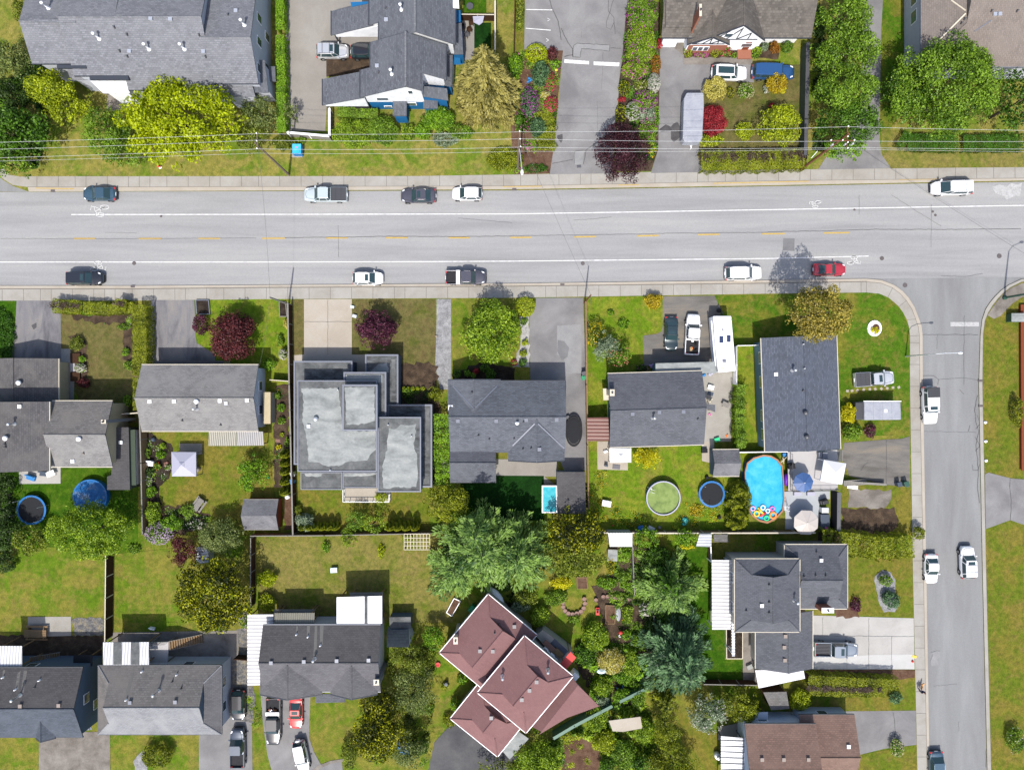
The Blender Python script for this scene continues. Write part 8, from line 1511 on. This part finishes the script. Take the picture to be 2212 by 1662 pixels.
# person on the side-street pavement
solid('skin',(0.45,0.26,0.18),.6);solid('hair',(0.09,0.05,0.03),.8);solid('jacket_dark',(0.02,0.024,0.05),.8);solid('denim',(0.05,0.07,0.14),.85);solid('dog_fur',(0.5,0.26,0.1),.9)
def skin_mesh(name,V_,E_,Rr,m,parent,lvl=2,root_i=0):
 me=bpy.data.meshes.new(name);me.from_pydata(V_,E_,[]);o=bpy.data.objects.new(name,me);COL.objects.link(o);o.parent=parent;ORG[o.name]=ORG[parent.name];me.materials.append(mat(m));s=o.modifiers.new('skin','SKIN')
 for i,q in enumerate(me.skin_vertices[0].data if me.skin_vertices else[]):pass
 return o
def figure(cx,cy,ang,label):
 r=thing('person',label,'person',(cx,cy,.04),local=True);r.rotation_euler=(0,0,ang)
 def skel(name,chain,m,smooth=True):
  me=bpy.data.meshes.new(name);vs=[];es=[];rad=[]
  for br in chain:
   prev=None
   for p,rd in br:
    key=tuple(round(t,4)for t in p)
    if key in vs:i=vs.index(key)
    else:vs.append(key);rad.append(rd);i=len(vs)-1
    if prev is not None:es.append((prev,i))
    prev=i
  me.from_pydata(vs,es,[]);o=bpy.data.objects.new(name,me);COL.objects.link(o);o.parent=r;ORG[o.name]=Vector((0,0,0));me.materials.append(mat(m));o.modifiers.new('skin','SKIN')
  if not me.skin_vertices:me.attributes.new
  for i,sv in enumerate(me.skin_vertices[0].data):sv.radius=rad[i]if isinstance(rad[i],tuple)else(rad[i],rad[i])
  me.skin_vertices[0].data[0].use_root=True;sb=o.modifiers.new('sub','SUBSURF');sb.levels=2;sb.render_levels=2;return o
 try:
  pel=((0,0,.95),(.13,.16));body=[[pel,((0,0,1.15),(.12,.15)),((.02,0,1.38),(.12,.19)),((.03,0,1.5),(.06,.07)),((.05,0,1.6),(.09,.08)),((.06,0,1.72),(.095,.08))]]
  for s in(-1,1):
   body.append([((.02,0,1.38),(.12,.19)),((0,s*.2,1.40),.06),((-.05*s,s*.27,1.14),.045),((.18 if s>0 else.05,s*.25,.95),.035),((.26 if s>0 else.12,s*.24,.9),.035)])
   body.append([pel,((0,s*.1,.88),.09),((.12*s+.02,s*.11,.5),.062),((.2*s-.08,s*.11,.1),.045),((.2*s+.08,s*.11,.05),.04)])
  skel('body',body,'skin')
  cl=[[((0,0,.93),(.15,.185)),((0,0,1.15),(.14,.18)),((.02,0,1.38),(.14,.22)),((.025,0,1.46),(.08,.1))]]
  for s in(-1,1):cl.append([((.02,0,1.38),(.14,.22)),((0,s*.21,1.40),.075),((-.05*s,s*.275,1.14),.06),((.16 if s>0 else.03,s*.255,.96),.05)])
  skel('jacket',cl,'jacket_dark');tr=[[((0,0,.94),(.14,.17))]]
  for s in(-1,1):tr.append([((0,0,.94),(.14,.17)),((0,s*.1,.88),.105),((.12*s+.02,s*.11,.5),.075),((.2*s-.08,s*.11,.12),.06)])
  skel('trousers',tr,'denim');skel('hair',[[((.04,0,1.66),(.1,.095)),((.045,0,1.76),(.1,.09)),((-.03,0,1.66),(.08,.08))]],'hair')
 except Exception as e:print('figure',e)
 return r
c=P(1982,1486);figure(c.x,c.y,PI/2,'person in dark jacket walking a tan dog on the side-street pavement')
def dog(cx,cy,ang,label):
 r=thing('dog',label,'dog',(cx,cy,.04),local=True);r.rotation_euler=(0,0,ang);me=bpy.data.meshes.new('body');V_=[(0,0,.42),(.22,0,.44),(.36,0,.5),(.46,0,.62),(.6,0,.6),(-.22,0,.44),(-.36,0,.45),(-.55,0,.56)];rd=[.12,.14,.1,.085,.045,.1,.1,.03];E_=[(0,1),(1,2),(2,3),(3,4),(0,5),(5,6),(6,7)]
 for s in(-1,1):
  for x,k_ in((.24,1),(-.32,-1)):b=len(V_);V_+=[(x,s*.08,.34),(x-.03*k_,s*.09,.2),(x+.03,s*.09,.04)];rd+=[.06,.035,.03];E_+=[(1 if k_>0 else 6,b),(b,b+1),(b+1,b+2)]
  b=len(V_);V_.append((.44,s*.07,.72));rd.append(.025);E_.append((3,b))
 me.from_pydata(V_,E_,[]);o=bpy.data.objects.new('body',me);COL.objects.link(o);o.parent=r;me.materials.append(mat('dog_fur'));o.modifiers.new('skin','SKIN')
 for i,sv in enumerate(me.skin_vertices[0].data):sv.radius=(rd[i],rd[i])
 me.skin_vertices[0].data[0].use_root=True;sb=o.modifiers.new('sub','SUBSURF');sb.levels=2;sb.render_levels=2
c=P(1987,1478);dog(c.x,c.y,1.3,'tan dog walking just ahead of the person on the pavement')
def bin_(ij,x,y,m,lab,r_=.3,h=1.05):item('wheelie_bin',lab,'bin',ij,x,y,lambda mb,X_,Y_:(mb.obox(X_,Y_,0,h-.08,r_*1.8,r_*1.9,.3),mb.obox(X_,Y_-.02,h-.08,h,r_*2.05,r_*2.2,.3)),m,'bins',bevel=.03)
bin_('32',1105,848,'slate_blue','dark bin on the cracked side drive, left of the pair');bin_('32',1165,845,'lamp_green','grey-green bin on the cracked side drive, right of the pair',.34);bin_('21',617,1565,'metal_dark','dark bin by the fence at the end of the long grey drive');bin_('21',615,1598,'plastic_green','green-lidded bin by the fence at the end of the long grey drive');bin_('12',332,762,'galv','pale bin beside the long dark fence');bin_('12',328,822,'plastic_blue','blue bin beside the long dark fence');bin_('22',480,275,'metal_dark','small dark box beside the covered oval tub',.2,.6)
item('water_barrel','white round tank against the long dark fence','barrel','12',285,958,lambda mb,X_,Y_:mb.lathe(X_,Y_,[(.3,0),(.33,.4),(.3,.9),(.12,1.0),(.001,1.02)],16),'vent_white',smooth=True);item('globe_lamp','white globe on the pedestal beside the glass lean-to','garden lamp','23',1763,1518,lambda mb,X_,Y_:(mb.lathe(X_,Y_,[(.42,0),(.42,.9),(.3,.95)],16),mb.lathe(X_,Y_,[(.05,.95),(.24,1.05),(.3,1.25),(.2,1.45),(.001,1.5)],14)),'vent_white',smooth=True)
c=P(1887,709);r=thing('stone_ring','white stone ring around a red-brown mulch bed on the corner lawn','flower bed',(c.x,c.y,0));mb=MB();mb.lathe(c.x,c.y,[(1.05,0),(1.05,.22),(.8,.22),(.8,.05)],20,.95,1.08);mk('rim',mb,mat('vent_white'),r);mb=MB();mb.lathe(c.x,c.y,[(.8,.0),(.8,.06),(.001,.08)],20,.95,1.08);mk('white_gravel',mb,mat('line_white'),r);mb=MB();mb.lathe(c.x+.25,c.y+.1,[(.5,.07),(.4,.12),(.001,.16)],14,1,1.1);mk('mulch',mb,mat('soil_red'),r)
for i,(x,y)in enumerate(((685,52),(725,50),(770,46),(825,40),(878,36),(925,34),(978,32),(1028,28),(1078,22),(1128,20))):item('stepping_stone','pale stepping stone number %s from the left below the lawn pickup'%('one','two','three','four','five','six','seven','eight','nine','ten')[i],'stepping stone','32',x,y,lambda mb,X_,Y_:mb.obox(X_,Y_,0,.05,.38,.34,i*.4),'concrete_tan','stepping stones on the corner lawn')
for i,(y,l_)in enumerate(((322,'uppermost'),(485,'middle'),(652,'lowest'))):item('painted_rock','%s white rock on the right-hand verge'%l_,'rock','32',1873+i*3,y,lambda mb,X_,Y_:mb.lathe(X_,Y_,[(.2,0),(.23,.12),(.14,.28),(.001,.32)],7),'vent_white','white rocks on the verge')
c=P(*T('31',2115,1090));r=thing('utility_kiosk','pale green utility kiosk at the right edge below the lamp post','utility cabinet',(c.x,c.y,0));mb=MB();mb.box(c.x-1.0,c.y-.5,0,c.x+1.0,c.y+.6,1.1);mk('cabinet',mb,mat('lamp_green'),r,bevel=.04);mb=MB();mb.box(c.x-1.05,c.y-.55,1.1,c.x+1.05,c.y+.65,1.18);mk('lid',mb,mat('pale_green')if 'pale_green' in MATS else mat('membrane_light'),r)
def table_bench(ij,x,y,a,L,W_,lab,m='wood_grey'):
 q=P(*T(ij,x,y));r=thing('picnic_bench',lab,'picnic bench',(q.x,q.y,0));ca,sa=math.cos(a),math.sin(a)
 for k in range(4):off=(-.33+k*.22)*W_;mb=MB();mb.obox(q.x-sa*off,q.y+ca*off,.70,.75,L,.19*W_,a);mk('table_plank',mb,mat(m),r)
 for s in(-1,1):
  mb=MB();o_=s*.72*W_;mb.obox(q.x-sa*o_,q.y+ca*o_,.42,.46,L,.26,a);mk('bench_plank',mb,mat(m),r)
  mb=MB();e=s*L*.36;mb.obox(q.x+ca*e,q.y+sa*e,0,.70,.08,1.3*W_,a);mk('leg',mb,mat(m),r)
table_bench('02',1730,1025,.95,1.9,.9,'weathered grey picnic bench standing askew on the bungalow lawn');table_bench('03',335,468,-.02,3.1,1.25,'large weathered picnic bench on the square concrete patio','wood')
# gardens: planters, pots, netted bed, boat, toys
for i,(x,y)in enumerate(((785,160),(822,158),(858,158),(893,168),(930,172),(1003,180),(722,188))):item('round_planter','%s in the line of black round pots in the allotment'%('leftmost pot','second pot','third pot','fourth pot','fifth pot','rightmost separate pot','separate pot on the left')[i],'plant pot','23',x,y,lambda mb,X_,Y_:mb.lathe(X_,Y_,[(.24,0),(.29,.4),(.25,.4),(.25,.32),(.001,.33)],14),'stone_red','black round pots in a line')
for i,(x,y)in enumerate(((440,215),(440,248),(456,282),(485,303),(520,310),(557,303),(592,288),(617,258),(627,218),(622,180))):item('round_planter','%s brown pot of the horseshoe ring on the allotment lawn'%('first','second','third','fourth','fifth','sixth','seventh','eighth','ninth','tenth')[i],'plant pot','23',x,y,lambda mb,X_,Y_:mb.lathe(X_,Y_,[(.26,0),(.32,.42),(.28,.42),(.28,.34),(.001,.35)],14),'stone_red','brown pots in a horseshoe ring')
def raised_bed(ij,pts,lab,h=.4,fill='soil',frame='wood'):
 q=[P(*T(ij,x,y),h)for x,y in pts];c=sum(q,Vector())/4;r=thing('raised_bed',lab,'raised bed',(c.x,c.y,0));mb=MB();mb.prism([p.lerp(c,.04)[:2]for p in q],0,h-.08);mk('soil',mb,mat(fill),r)
 for i in range(4):mb=MB();mb.wallstrip([q[i],q[(i+1)%4]],.1,0,h+.001*i);mk('board',mb,mat(frame),r)
 return r
raised_bed('23',[(810,240),(893,245),(888,398),(810,398)],'timber raised bed of bare soil beside a blue-grey slab in the allotment',fill='soil_red');raised_bed('13',[(1710,180),(1765,205),(1690,335),(1645,302)],'white-framed raised bed at the corner of the pink house',fill='soil_red',frame='trim_white');raised_bed('23',[(560,0),(645,0),(655,95),(563,95)],'netted raised bed with pale hoops above the planter ring',fill='soil_red');raised_bed('23',[(1850,388),(1992,395),(1992,700),(1855,700)],'large white-edged planter of dark soil beside the charcoal hip house',.6,'mulch','trim_cream');raised_bed('01',[(1690,930),(1800,930),(1810,1050),(1700,1050)],'concrete-edged bed beside the stained driveway',.3,'mulch','trim_grey');raised_bed('11',[(200,945),(255,945),(265,1070),(205,1070)],'narrow timber bed beside the long dark fence',.3,'mulch','wood_grey')
item('garden_slab','blue-grey oval slab beside the timber raised bed','slab','23',918,315,lambda mb,X_,Y_:mb.lathe(X_,Y_,[(.38,0),(.38,.08),(.001,.1)],16,.9,2.6),'trim_grey')
c=P(*T('13',2080,165),.9);r=thing('boat','white upturned boat behind the pink house','boat',(c.x,c.y,0));vs=[];st=11;a=-.87
for i in range(st):
 t=i/(st-1)*2-1;w_=.52*(1-abs(t)**2.4);hh_=.5*(1-abs(t)**3)
 for j in range(9):b=PI*j/8;x,y,z=t*1.6,w_*math.cos(b),.35+hh_*math.sin(b);vs.append((c.x+x*math.cos(a)-y*math.sin(a),c.y+x*math.sin(a)+y*math.cos(a),z))
mb=MB();mb.add(vs,[[i*9+j,i*9+j+1,(i+1)*9+j+1,(i+1)*9+j]for i in range(st-1)for j in range(8)]);mk('hull',mb,mat('vent_white'),r,smooth=True);mb=MB();mb.tube((c.x-1.6*math.cos(a),c.y-1.6*math.sin(a),.42),(c.x+1.6*math.cos(a),c.y+1.6*math.sin(a),.42),.03,n=6);mk('keel',mb,mat('galv'),r)
c=P(*T('23',736,285));r=thing('toy_car','red ride-on toy car on the allotment lawn','toy car',(c.x,c.y,0));mb=MB();mb.box(c.x-.3,c.y-.55,.12,c.x+.3,c.y+.55,.42);mk('body',mb,mat('plastic_red'),r,bevel=.08);mb=MB();mb.box(c.x-.14,c.y-.2,.42,c.x+.14,c.y+.15,.5);mk('seat',mb,mat('mesh_black'),r);mb=MB();mb.box(c.x-.2,c.y+.2,.421,c.x+.2,c.y+.3,.62);mk('windshield',mb,mat('carglass'),r)
for sx in(-1,1):
 for sy in(-1,1):mb=MB();mb.tube((c.x+sx*.26,c.y+sy*.36,.13),(c.x+sx*.36,c.y+sy*.36,.13),.13,n=12);mk('wheel',mb,mat('tyre'),r)
item('kettle_grill','dark red round grill in the allotment beds','grill','23',932,460,lambda mb,X_,Y_:mb.lathe(X_,Y_,[(.04,0),(.04,.5),(.28,.6),(.3,.75),(.2,.92),(.001,.98)],16),'box_red',smooth=True);item('white_bucket','white bucket below the dark red grill','bucket','23',930,497,lambda mb,X_,Y_:mb.lathe(X_,Y_,[(.16,0),(.2,.35),(.17,.35),(.16,.1),(.001,.1)],14),'vent_white');item('fire_bowl','small dark fire bowl with white ash left of the pink house','fire bowl','13',1573,745,lambda mb,X_,Y_:mb.lathe(X_,Y_,[(.1,0),(.3,.25),(.34,.3),(.26,.3),(.001,.2)],16),'box_red');item('blue_tarp','crumpled blue tarp under the twiggy tree beside the dark drive','tarp','13',1280,1460,lambda mb,X_,Y_:(mb.obox(X_,Y_,0,.5,1.6,1.9,.2),mb.obox(X_+.2,Y_-.2,.4,.7,.9,1.0,.6)),'plastic_blue',bevel=.2)
item('blue_barrel','teal-blue barrel left of the pink house side lawn','barrel','13',1646,903,lambda mb,X_,Y_:mb.lathe(X_,Y_,[(.24,0),(.27,.4),(.24,.8),(.001,.82)],14),'slate_blue');item('green_box','bright green storage box beside the pink house','storage box','13',1875,258,lambda mb,X_,Y_:mb.obox(X_,Y_,0,1.2,.9,1.0,-.7),'plastic_green',bevel=.05);item('small_parasol','little pale blue parasol among the plants beside the red awning','parasol','23',760,772,lambda mb,X_,Y_:(mb.lathe(X_,Y_,[(.5,1.5),(.001,1.8)],8,1.3,.7),mb.tube((X_,Y_,0),(X_,Y_,1.8),.03)),'float_white')
q=P(*T('23',935,965));r=thing('garden_trolley','blue-framed trolley with black tray by the teal fence','trolley',(q.x,q.y,0));mb=MB();mb.obox(q.x,q.y,.4,.55,.7,1.1,.25);mk('tray',mb,mat('mesh_black'),r)
for s in(-1,1):mb=MB();mb.obox(q.x+s*.4,q.y+s*.1,.55,.62,.08,1.5,.25);mk('side_rail',mb,mat('pad_blue'),r);mb=MB();mb.tube((q.x+s*.36,q.y-.4,.2),(q.x+s*.46,q.y-.4,.2),.2,n=12);mk('wheel',mb,mat('tyre'),r)
def chair(x,y,z,a,lab,ij='10',m='wood_dark',group=None):
 q=P(*T(ij,x,y),z);r=thing('garden_chair',lab,'chair',(q.x,q.y,z),group,local=True);r.rotation_euler=(0,0,a);mb=MB();mb.box(-.28,-.28,.36,.28,.28,.44);mk('seat',mb,mat(m),r,bevel=.03);mb=MB();mb.box(-.28,.24,.44,.28,.32,.9);mk('backrest',mb,mat(m),r,bevel=.03)
 for sx in(-1,1):
  mb=MB();mb.box(sx*.29-.04,-.28,.44,sx*.29+.04,.3,.62);mk('armrest',mb,mat(m),r)
  for sy in(-1,1):mb=MB();mb.box(sx*.25-.03,sy*.25-.03,0,sx*.25+.03,sy*.25+.03,.36);mk('leg',mb,mat(m),r)
chair(1860,215,.06,.1,'brown chair beside the grey parasol in the townhouse yard');chair(1845,275,.06,.5,'brown chair in the middle of the townhouse patio');chair(1825,315,.06,.9,'dark chair at the lower end of the townhouse patio',m='metal_dark');chair(1790,250,.06,0,'black barbecue-like seat against the townhouse wall',m='black')
item('grey_sail','grey cloth sail spread beside the brown chair in the townhouse yard','shade cloth','10',1920,225,lambda mb,X_,Y_:mb.slab([(X_-.7,Y_+.5,1.6),(X_+.9,Y_+.5,1.7),(X_+.7,Y_-.3,1.5),(X_+.2,Y_-.75,1.6),(X_-.6,Y_-.4,1.7)],.03),'canvas_grey');area('artificial_turf','10',[(1885,200),(2030,200),(2030,420),(1885,420)],'turf_dark',4);area('patio','10',[(1765,180),(1885,180),(1885,520),(1765,520)],'paving_beige',3);area('artificial_turf','10',[(1790,-40),(1990,-40),(1990,115),(1790,115)],'lawn_lush',4);item('round_table','grey round table at the top of the townhouse yard','table','10',1850,78,lambda mb,X_,Y_:(mb.lathe(X_,Y_,[(.5,.68),(.5,.74),(.001,.74)],18),mb.tube((X_,Y_,0),(X_,Y_,.68),.05)),'metal_dark')
for i,(x,y,m)in enumerate(((300,635,'float_white'),(365,695,'float_white'),(285,610,'float_white'),(340,660,'float_white'))):chair(x,y,2.8,-.75+PI*(i%2),'white chair %s at the long table on the pink house terrace'%('one, upper left','two, lower left','three, topmost','four, middle')[i],'23','vent_white','terrace chairs')
item('dining_table','dark red-brown dining table on the pink house terrace','table','23',320,590,lambda mb,X_,Y_:(mb.obox(X_,Y_,3.45,3.52,1.9,.75,-.75),mb.obox(X_,Y_,2.8,3.45,.3,.3,-.75)),'stone_red',z=3.4);item('patio_rug','dark patterned rug on the pink house terrace','rug','23',405,605,lambda mb,X_,Y_:mb.obox(X_,Y_,2.8,2.82,2.6,1.1,-.75),'slate_blue',z=2.8);item('coffee_table','striped low table on the pink house terrace','table','23',400,650,lambda mb,X_,Y_:mb.obox(X_,Y_,2.82,3.2,1.3,.8,-.75),'wood',z=3);item('storage_chest','white square chest below the red awning','storage box','23',535,812,lambda mb,X_,Y_:mb.obox(X_,Y_,0,1.8,.9,.9,-.7),'vent_white',bevel=.05)
# deck furniture and clutter around the corner house
item('gas_grill','black gas grill on the lower deck beside the beige parasol','grill','32',465,1000,lambda mb,X_,Y_:(mb.obox(X_,Y_,.12,.9,1.1,.6,.3),mb.obox(X_,Y_,.9,1.25,.8,.55,.3)),'black',bevel=.06);item('hot_tub','dark square hot tub right of the beige parasol','hot tub','32',470,1160,lambda mb,X_,Y_:mb.box(X_-.65,Y_-1.5,.0,X_+.65,Y_+.9,.9),'slate_blue',bevel=.06);item('side_sink','pale outdoor sink unit above the dark hot tub','cabinet','32',468,1072,lambda mb,X_,Y_:mb.box(X_-.5,Y_-.35,.12,X_+.5,Y_+.4,1.0),'galv',bevel=.03);item('fire_table','dark crumpled barbecue cover at the deck railing left of the blue parasol shadow','grill','32',205,700,lambda mb,X_,Y_:(mb.obox(X_,Y_,1.25,2.0,.9,.8,.2),mb.obox(X_-.1,Y_,2.0,2.2,.5,.5,.6)),'black_matte',bevel=.1,z=1.8);item('barbecue','grey barbecue on the upper deck by the house wall','grill','32',487,608,lambda mb,X_,Y_:(mb.obox(X_,Y_,1.25,2.1,.7,1.0,0),mb.obox(X_-.6,Y_+.1,1.25,2.0,.5,.8,.1)),'trim_grey',bevel=.06,z=1.8);item('purple_float','purple kayak-shaped float leaning by the oval pool','pool float','32',138,812,lambda mb,X_,Y_:mb.lathe(X_,Y_,[(.05,.3),(.32,.5),(.3,.8),(.05,1.0)],14,.8,2.9),'plastic_purple',smooth=True);item('pink_towel','pink towel on the dark hot tub edge','towel','32',478,1225,lambda mb,X_,Y_:mb.obox(X_,Y_,.9,.95,.45,.35,.4),'float_pink');item('sun_bench','white slatted bench below the deck stairs','bench','32',718,878,lambda mb,X_,Y_:(mb.obox(X_,Y_,.35,.42,1.5,.5,-.12),mb.obox(X_-.5,Y_,0,.35,.1,.4,0),mb.obox(X_+.5,Y_,0,.35,.1,.4,0)),'vent_white')
for i,x in enumerate((245,358)):item('deck_bench','%s grey bench on the lower deck under the railing'%('left','right')[i],'bench','32',x,935,lambda mb,X_,Y_:(mb.box(X_-.55,Y_-.25,.12,X_+.55,Y_+.3,.6),),'canvas_grey','deck benches',bevel=.03)
item('pool_ladder','white pool ladder at the lower right of the oval pool','ladder','32',110,1048,lambda mb,X_,Y_:(mb.tube((X_-.3,Y_-.2,.6),(X_+.5,Y_-.3,1.9),.035),mb.tube((X_-.3,Y_+.3,.6),(X_+.5,Y_+.2,1.9),.035),mb.tube((X_+.5,Y_-.3,1.9),(X_+.9,Y_-.3,.2),.035),mb.tube((X_+.5,Y_+.2,1.9),(X_+.9,Y_+.2,.2),.035),mb.tube((X_+.1,Y_-.25,1.3),(X_+.1,Y_+.25,1.3),.03)),'trim_white');item('folded_deckchair','pale folded deckchair frame above the oval pool','chair','32',115,640,lambda mb,X_,Y_:(mb.tube((X_-.5,Y_-.8,.1),(X_+.4,Y_+.4,.9),.05),mb.tube((X_+.3,Y_-.6,.1),(X_-.1,Y_+.3,.8),.05),mb.tube((X_-.2,Y_-.4,.4),(X_+.3,Y_-.1,.5),.04)),'trim_cream');item('blue_toolbox','blue plastic box by the pool fence post','storage box','32',132,600,lambda mb,X_,Y_:mb.obox(X_,Y_,0,.6,.5,.5,.2),'plastic_blue',bevel=.04)
# caravan patio clutter
rr_=random.Random(4)
CL=(('tarp_heap','blue and white tarp heap on the roof deck corner','tarp','21',1650,1560,'plastic_blue',1.0),('grey_tarp','pale grey rumpled tarp beside the blue heap','tarp','21',1700,1550,'canvas_grey',1.1),('cushion_pile','lilac cushion pile on the left end of the roof deck','cushions','21',1200,1500,'float_lilac',.9),('black_bag','black bag on the roof deck','bag','21',1300,1535,'mesh_black',.5),('window_frame','dark framed glass panel lying on the patio','window frame','22',1712,75,'slate_blue',.7),('paint_crate','white crate on the patio beside the charcoal roof','crate','22',1710,20,'vent_white',.8),('cushion','pale cushion stack below the glass panel','cushions','22',1705,130,'trim_cream',.8),('pallet','grey pallet in the caravan patio','pallet','22',1835,168,'wood_grey',.8),('toy_heap','pink toy heap on the caravan patio','toys','22',1705,255,'float_pink',.4),('net_frame','black hockey net frame at the shed corner','goal net','22',1655,565,'mesh_black',.8),('blue_crate','blue plastic crate by the back fence','crate','22',1108,1228,'pad_blue',.8),('grey_crate','grey wire crate beside the blue crate','crate','22',1195,1235,'galv',.9),('grey_disc','grey round lid beside the wire crate','lid','22',1272,1228,'wood_grey',.5),('teal_tarp','teal tarp crumpled on the grass by the back fence','tarp','22',1485,1175,'plastic_teal',1.3),('plastic_table','white-grey small table on the weedy lawn','table','22',812,1017,'galv',1.0),('dark_mat','dark mat in front of the white patio canopy','mat','22',900,705,'metal_dark',.9),('folding_chair','dark folding chair left of the dark mat','chair','22',810,695,'slate_blue',.45),('white_sheet','white crumpled sheet left of the patio canopy','tarp','22',800,570,'canvas_white',1.0),('doormat','black doormat at the timbered house porch','doormat','20',2002,452,'mesh_black',.55),('blue_lounger','light blue toy slide on the dry back lawn','toy slide','12',680,1590,'float_white',.9),('kerb_box','grey square drain box on the garden drive','drain box','20',578,1440,'metal_dark',.5),('blue_kayak','bright blue tarp strip beside the blue-green conifer bush','tarp','20',152,700,'plastic_blue',.9),('yellow_sign','small yellow ground sign, upper, in the drive garden','sign','20',382,612,'float_yellow',.35),('yellow_marker','small yellow ground sign, lower, in the drive garden','sign','20',380,708,'float_yellow',.3),('pink_sign','pale pink lawn ornament beside the dark fence','ornament','20',57,475,'float_pink',.4),('stone_pile','reddish boulders left of the gazebo','boulders','02',1452,680,'stone_red',1.0),('boulder','pale brown boulder right of the gazebo','boulder','02',1712,725,'stone',.8),('white_statue','white angular garden bench in the mulch bed','bench','02',1295,675,'vent_white',1.2),('rain_barrel','dark round barrel at the top of the mulch bed','barrel','02',1332,468,'slate_blue',.7),('gravestone_planter','brown square paving stone in the soil strip','paving stone','12',190,480,'stone_red',.6),('hose_reel','green hose reel on the bungalow lawn','hose reel','12',106,795,'plastic_green',.4),('white_chair','white garden chair in the shadow of the striped cover','chair','03',1325,435,'vent_white',.6),('ac_unit','pale green heat pump beside the white tarpaulin shelter','heat pump','23',2045,760,'membrane_light',.8),('blue_parasol_stub','small blue folded parasol by the teal fence','parasol','23',745,1003,'plastic_blue',.6),('orange_cone','red traffic cone at the street end of the white drive','traffic cone','33',1245,720,'plastic_red',.35),('fence_ribbon','yellow caution tape roll at the street end of the white drive','tape','33',1262,680,'float_yellow',.5),('orange_toy','orange and blue children bikes heap by the shed','bikes','22',1850,440,'box_orange',.6),('green_bike','green child bike lying by the shed','bike','22',1765,470,'float_green',.7),('black_drum','black drum by the back fence corner','drum','22',1785,1140,'mesh_black',.6),('red_gnome','red gnome at the fence corner near the pool lawn','ornament','22',873,1212,'box_red',.25),('tire','dark lying tyre above the blue-ringed trampoline','tyre','22',1680,795,'mesh_black',.6),('rock_heap','white gravel-edge rocks along the gravel path','rocks','11',1555,1240,'stone',.6),('blue_lounge','blue striped lounger on the white patio at the left','lounger','02',280,800,'plastic_blue',1.1),('patio_sofa','dark blue sofa on the white patio at the left','sofa','02',395,765,'slate_blue',1.1),('white_table','white table at the right end of the left patio','table','02',460,760,'vent_white',.9),('garden_statue','grey mail box beside the pale concrete drive','letter box','11',855,1070,'galv',.6),('newspaper_box','pale blue box at the top of the pale concrete drive','box','11',835,990,'float_white',.5))
for nm,lab,ct,ij,x,y,m,s in CL:
 def fn(mb,X_,Y_,s=s,nm=nm,rr=random.Random(len(lab)*7)):
  a=rr.uniform(-.5,.5)
  if 'tarp' in ct or ct in('cushions','toys','bikes','boulders','rocks','towel','bag'):
   for i in range(5):
    b=rr.uniform(0,6);d=rr.uniform(.1,.45)*s;w_=rr.uniform(.3,.6)*s;mb.lathe(X_+d*math.cos(b),Y_+d*math.sin(b)*.8,[(w_*.5,0),(w_*.52,.12*s),(w_*.35,.26*s+.03*i),(.001,.32*s+.03*i)],7,rr.uniform(.7,1.3),rr.uniform(.7,1.2),rr.uniform(0,3))
  elif ct in('barrel','drum','lid','tyre','traffic cone','hose reel','ornament','boulder','doormat2'):mb.lathe(X_,Y_,[(s*.45,0),(s*.5,s*.3),(s*.4,s*.7),(s*.15,s*.9),(.001,s*.92)],12)
  elif ct in('doormat','mat','tape','paving stone','drain box','window frame'):mb.obox(X_,Y_,.05,.1,s*1.2,s*.75,a);mb.obox(X_,Y_,.1,.115,s*1.0,s*.55,a)
  elif ct in('chair','bench','lounger','sofa'):mb.obox(X_,Y_,.05,.42,s*1.1,s*.55,a);mb.obox(X_-s*.02,Y_+s*.28,.05,.8,s*1.1,s*.16,a)
  elif ct in('table','pallet'):mb.obox(X_,Y_,.6,.66,s*1.3,s*.85,a);[mb.obox(X_+i*s*.5,Y_+j*s*.3,0,.6,.06,.06,a)for i in(-1,1)for j in(-1,1)]
  else:mb.obox(X_,Y_,.04,s*.6,s,s*.7,a);mb.obox(X_,Y_,s*.6,s*.66,s*1.06,s*.76,a)
 nm={'white_statue':'garden_bench','stone_pile':'boulder_pile','gravestone_planter':'paving_stone','garden_statue':'letter_box','blue_lounger':'toy_slide','orange_toy':'bicycle_heap','tire':'spare_tyre','kerb_box':'drain_box','blue_parasol_stub':'folded_parasol','fence_ribbon':'caution_tape','plastic_table':'garden_table'}.get(nm,nm)
 item(nm,lab,ct,ij,x,y,fn,m,bevel=.015)
# trellis
q=[P(*T('12',1280,1285),1.9),P(*T('12',1500,1420),1.9)];r=thing('garden_trellis','white lattice pergola top on the lawn behind the back fence','pergola',((q[0].x+q[1].x)/2,(q[0].y+q[1].y)/2,0))
for i in range(9):x=q[0].x+(q[1].x-q[0].x)*i/8;mb=MB();mb.box(x-.035,q[1].y,1.9,x+.035,q[0].y,1.95);mk('lattice_bar',mb,mat('trim_cream'),r)
for i in range(5):y=q[1].y+(q[0].y-q[1].y)*i/4;mb=MB();mb.box(q[0].x,y-.035,1.951,q[1].x,y+.035,2.0);mk('lattice_bar',mb,mat('trim_cream'),r)
for x in(q[0].x,q[1].x):
 for y in(q[0].y,q[1].y):mb=MB();mb.box(x-.06,y-.06,0,x+.06,y+.06,1.9);mk('post',mb,mat('wood'),r)
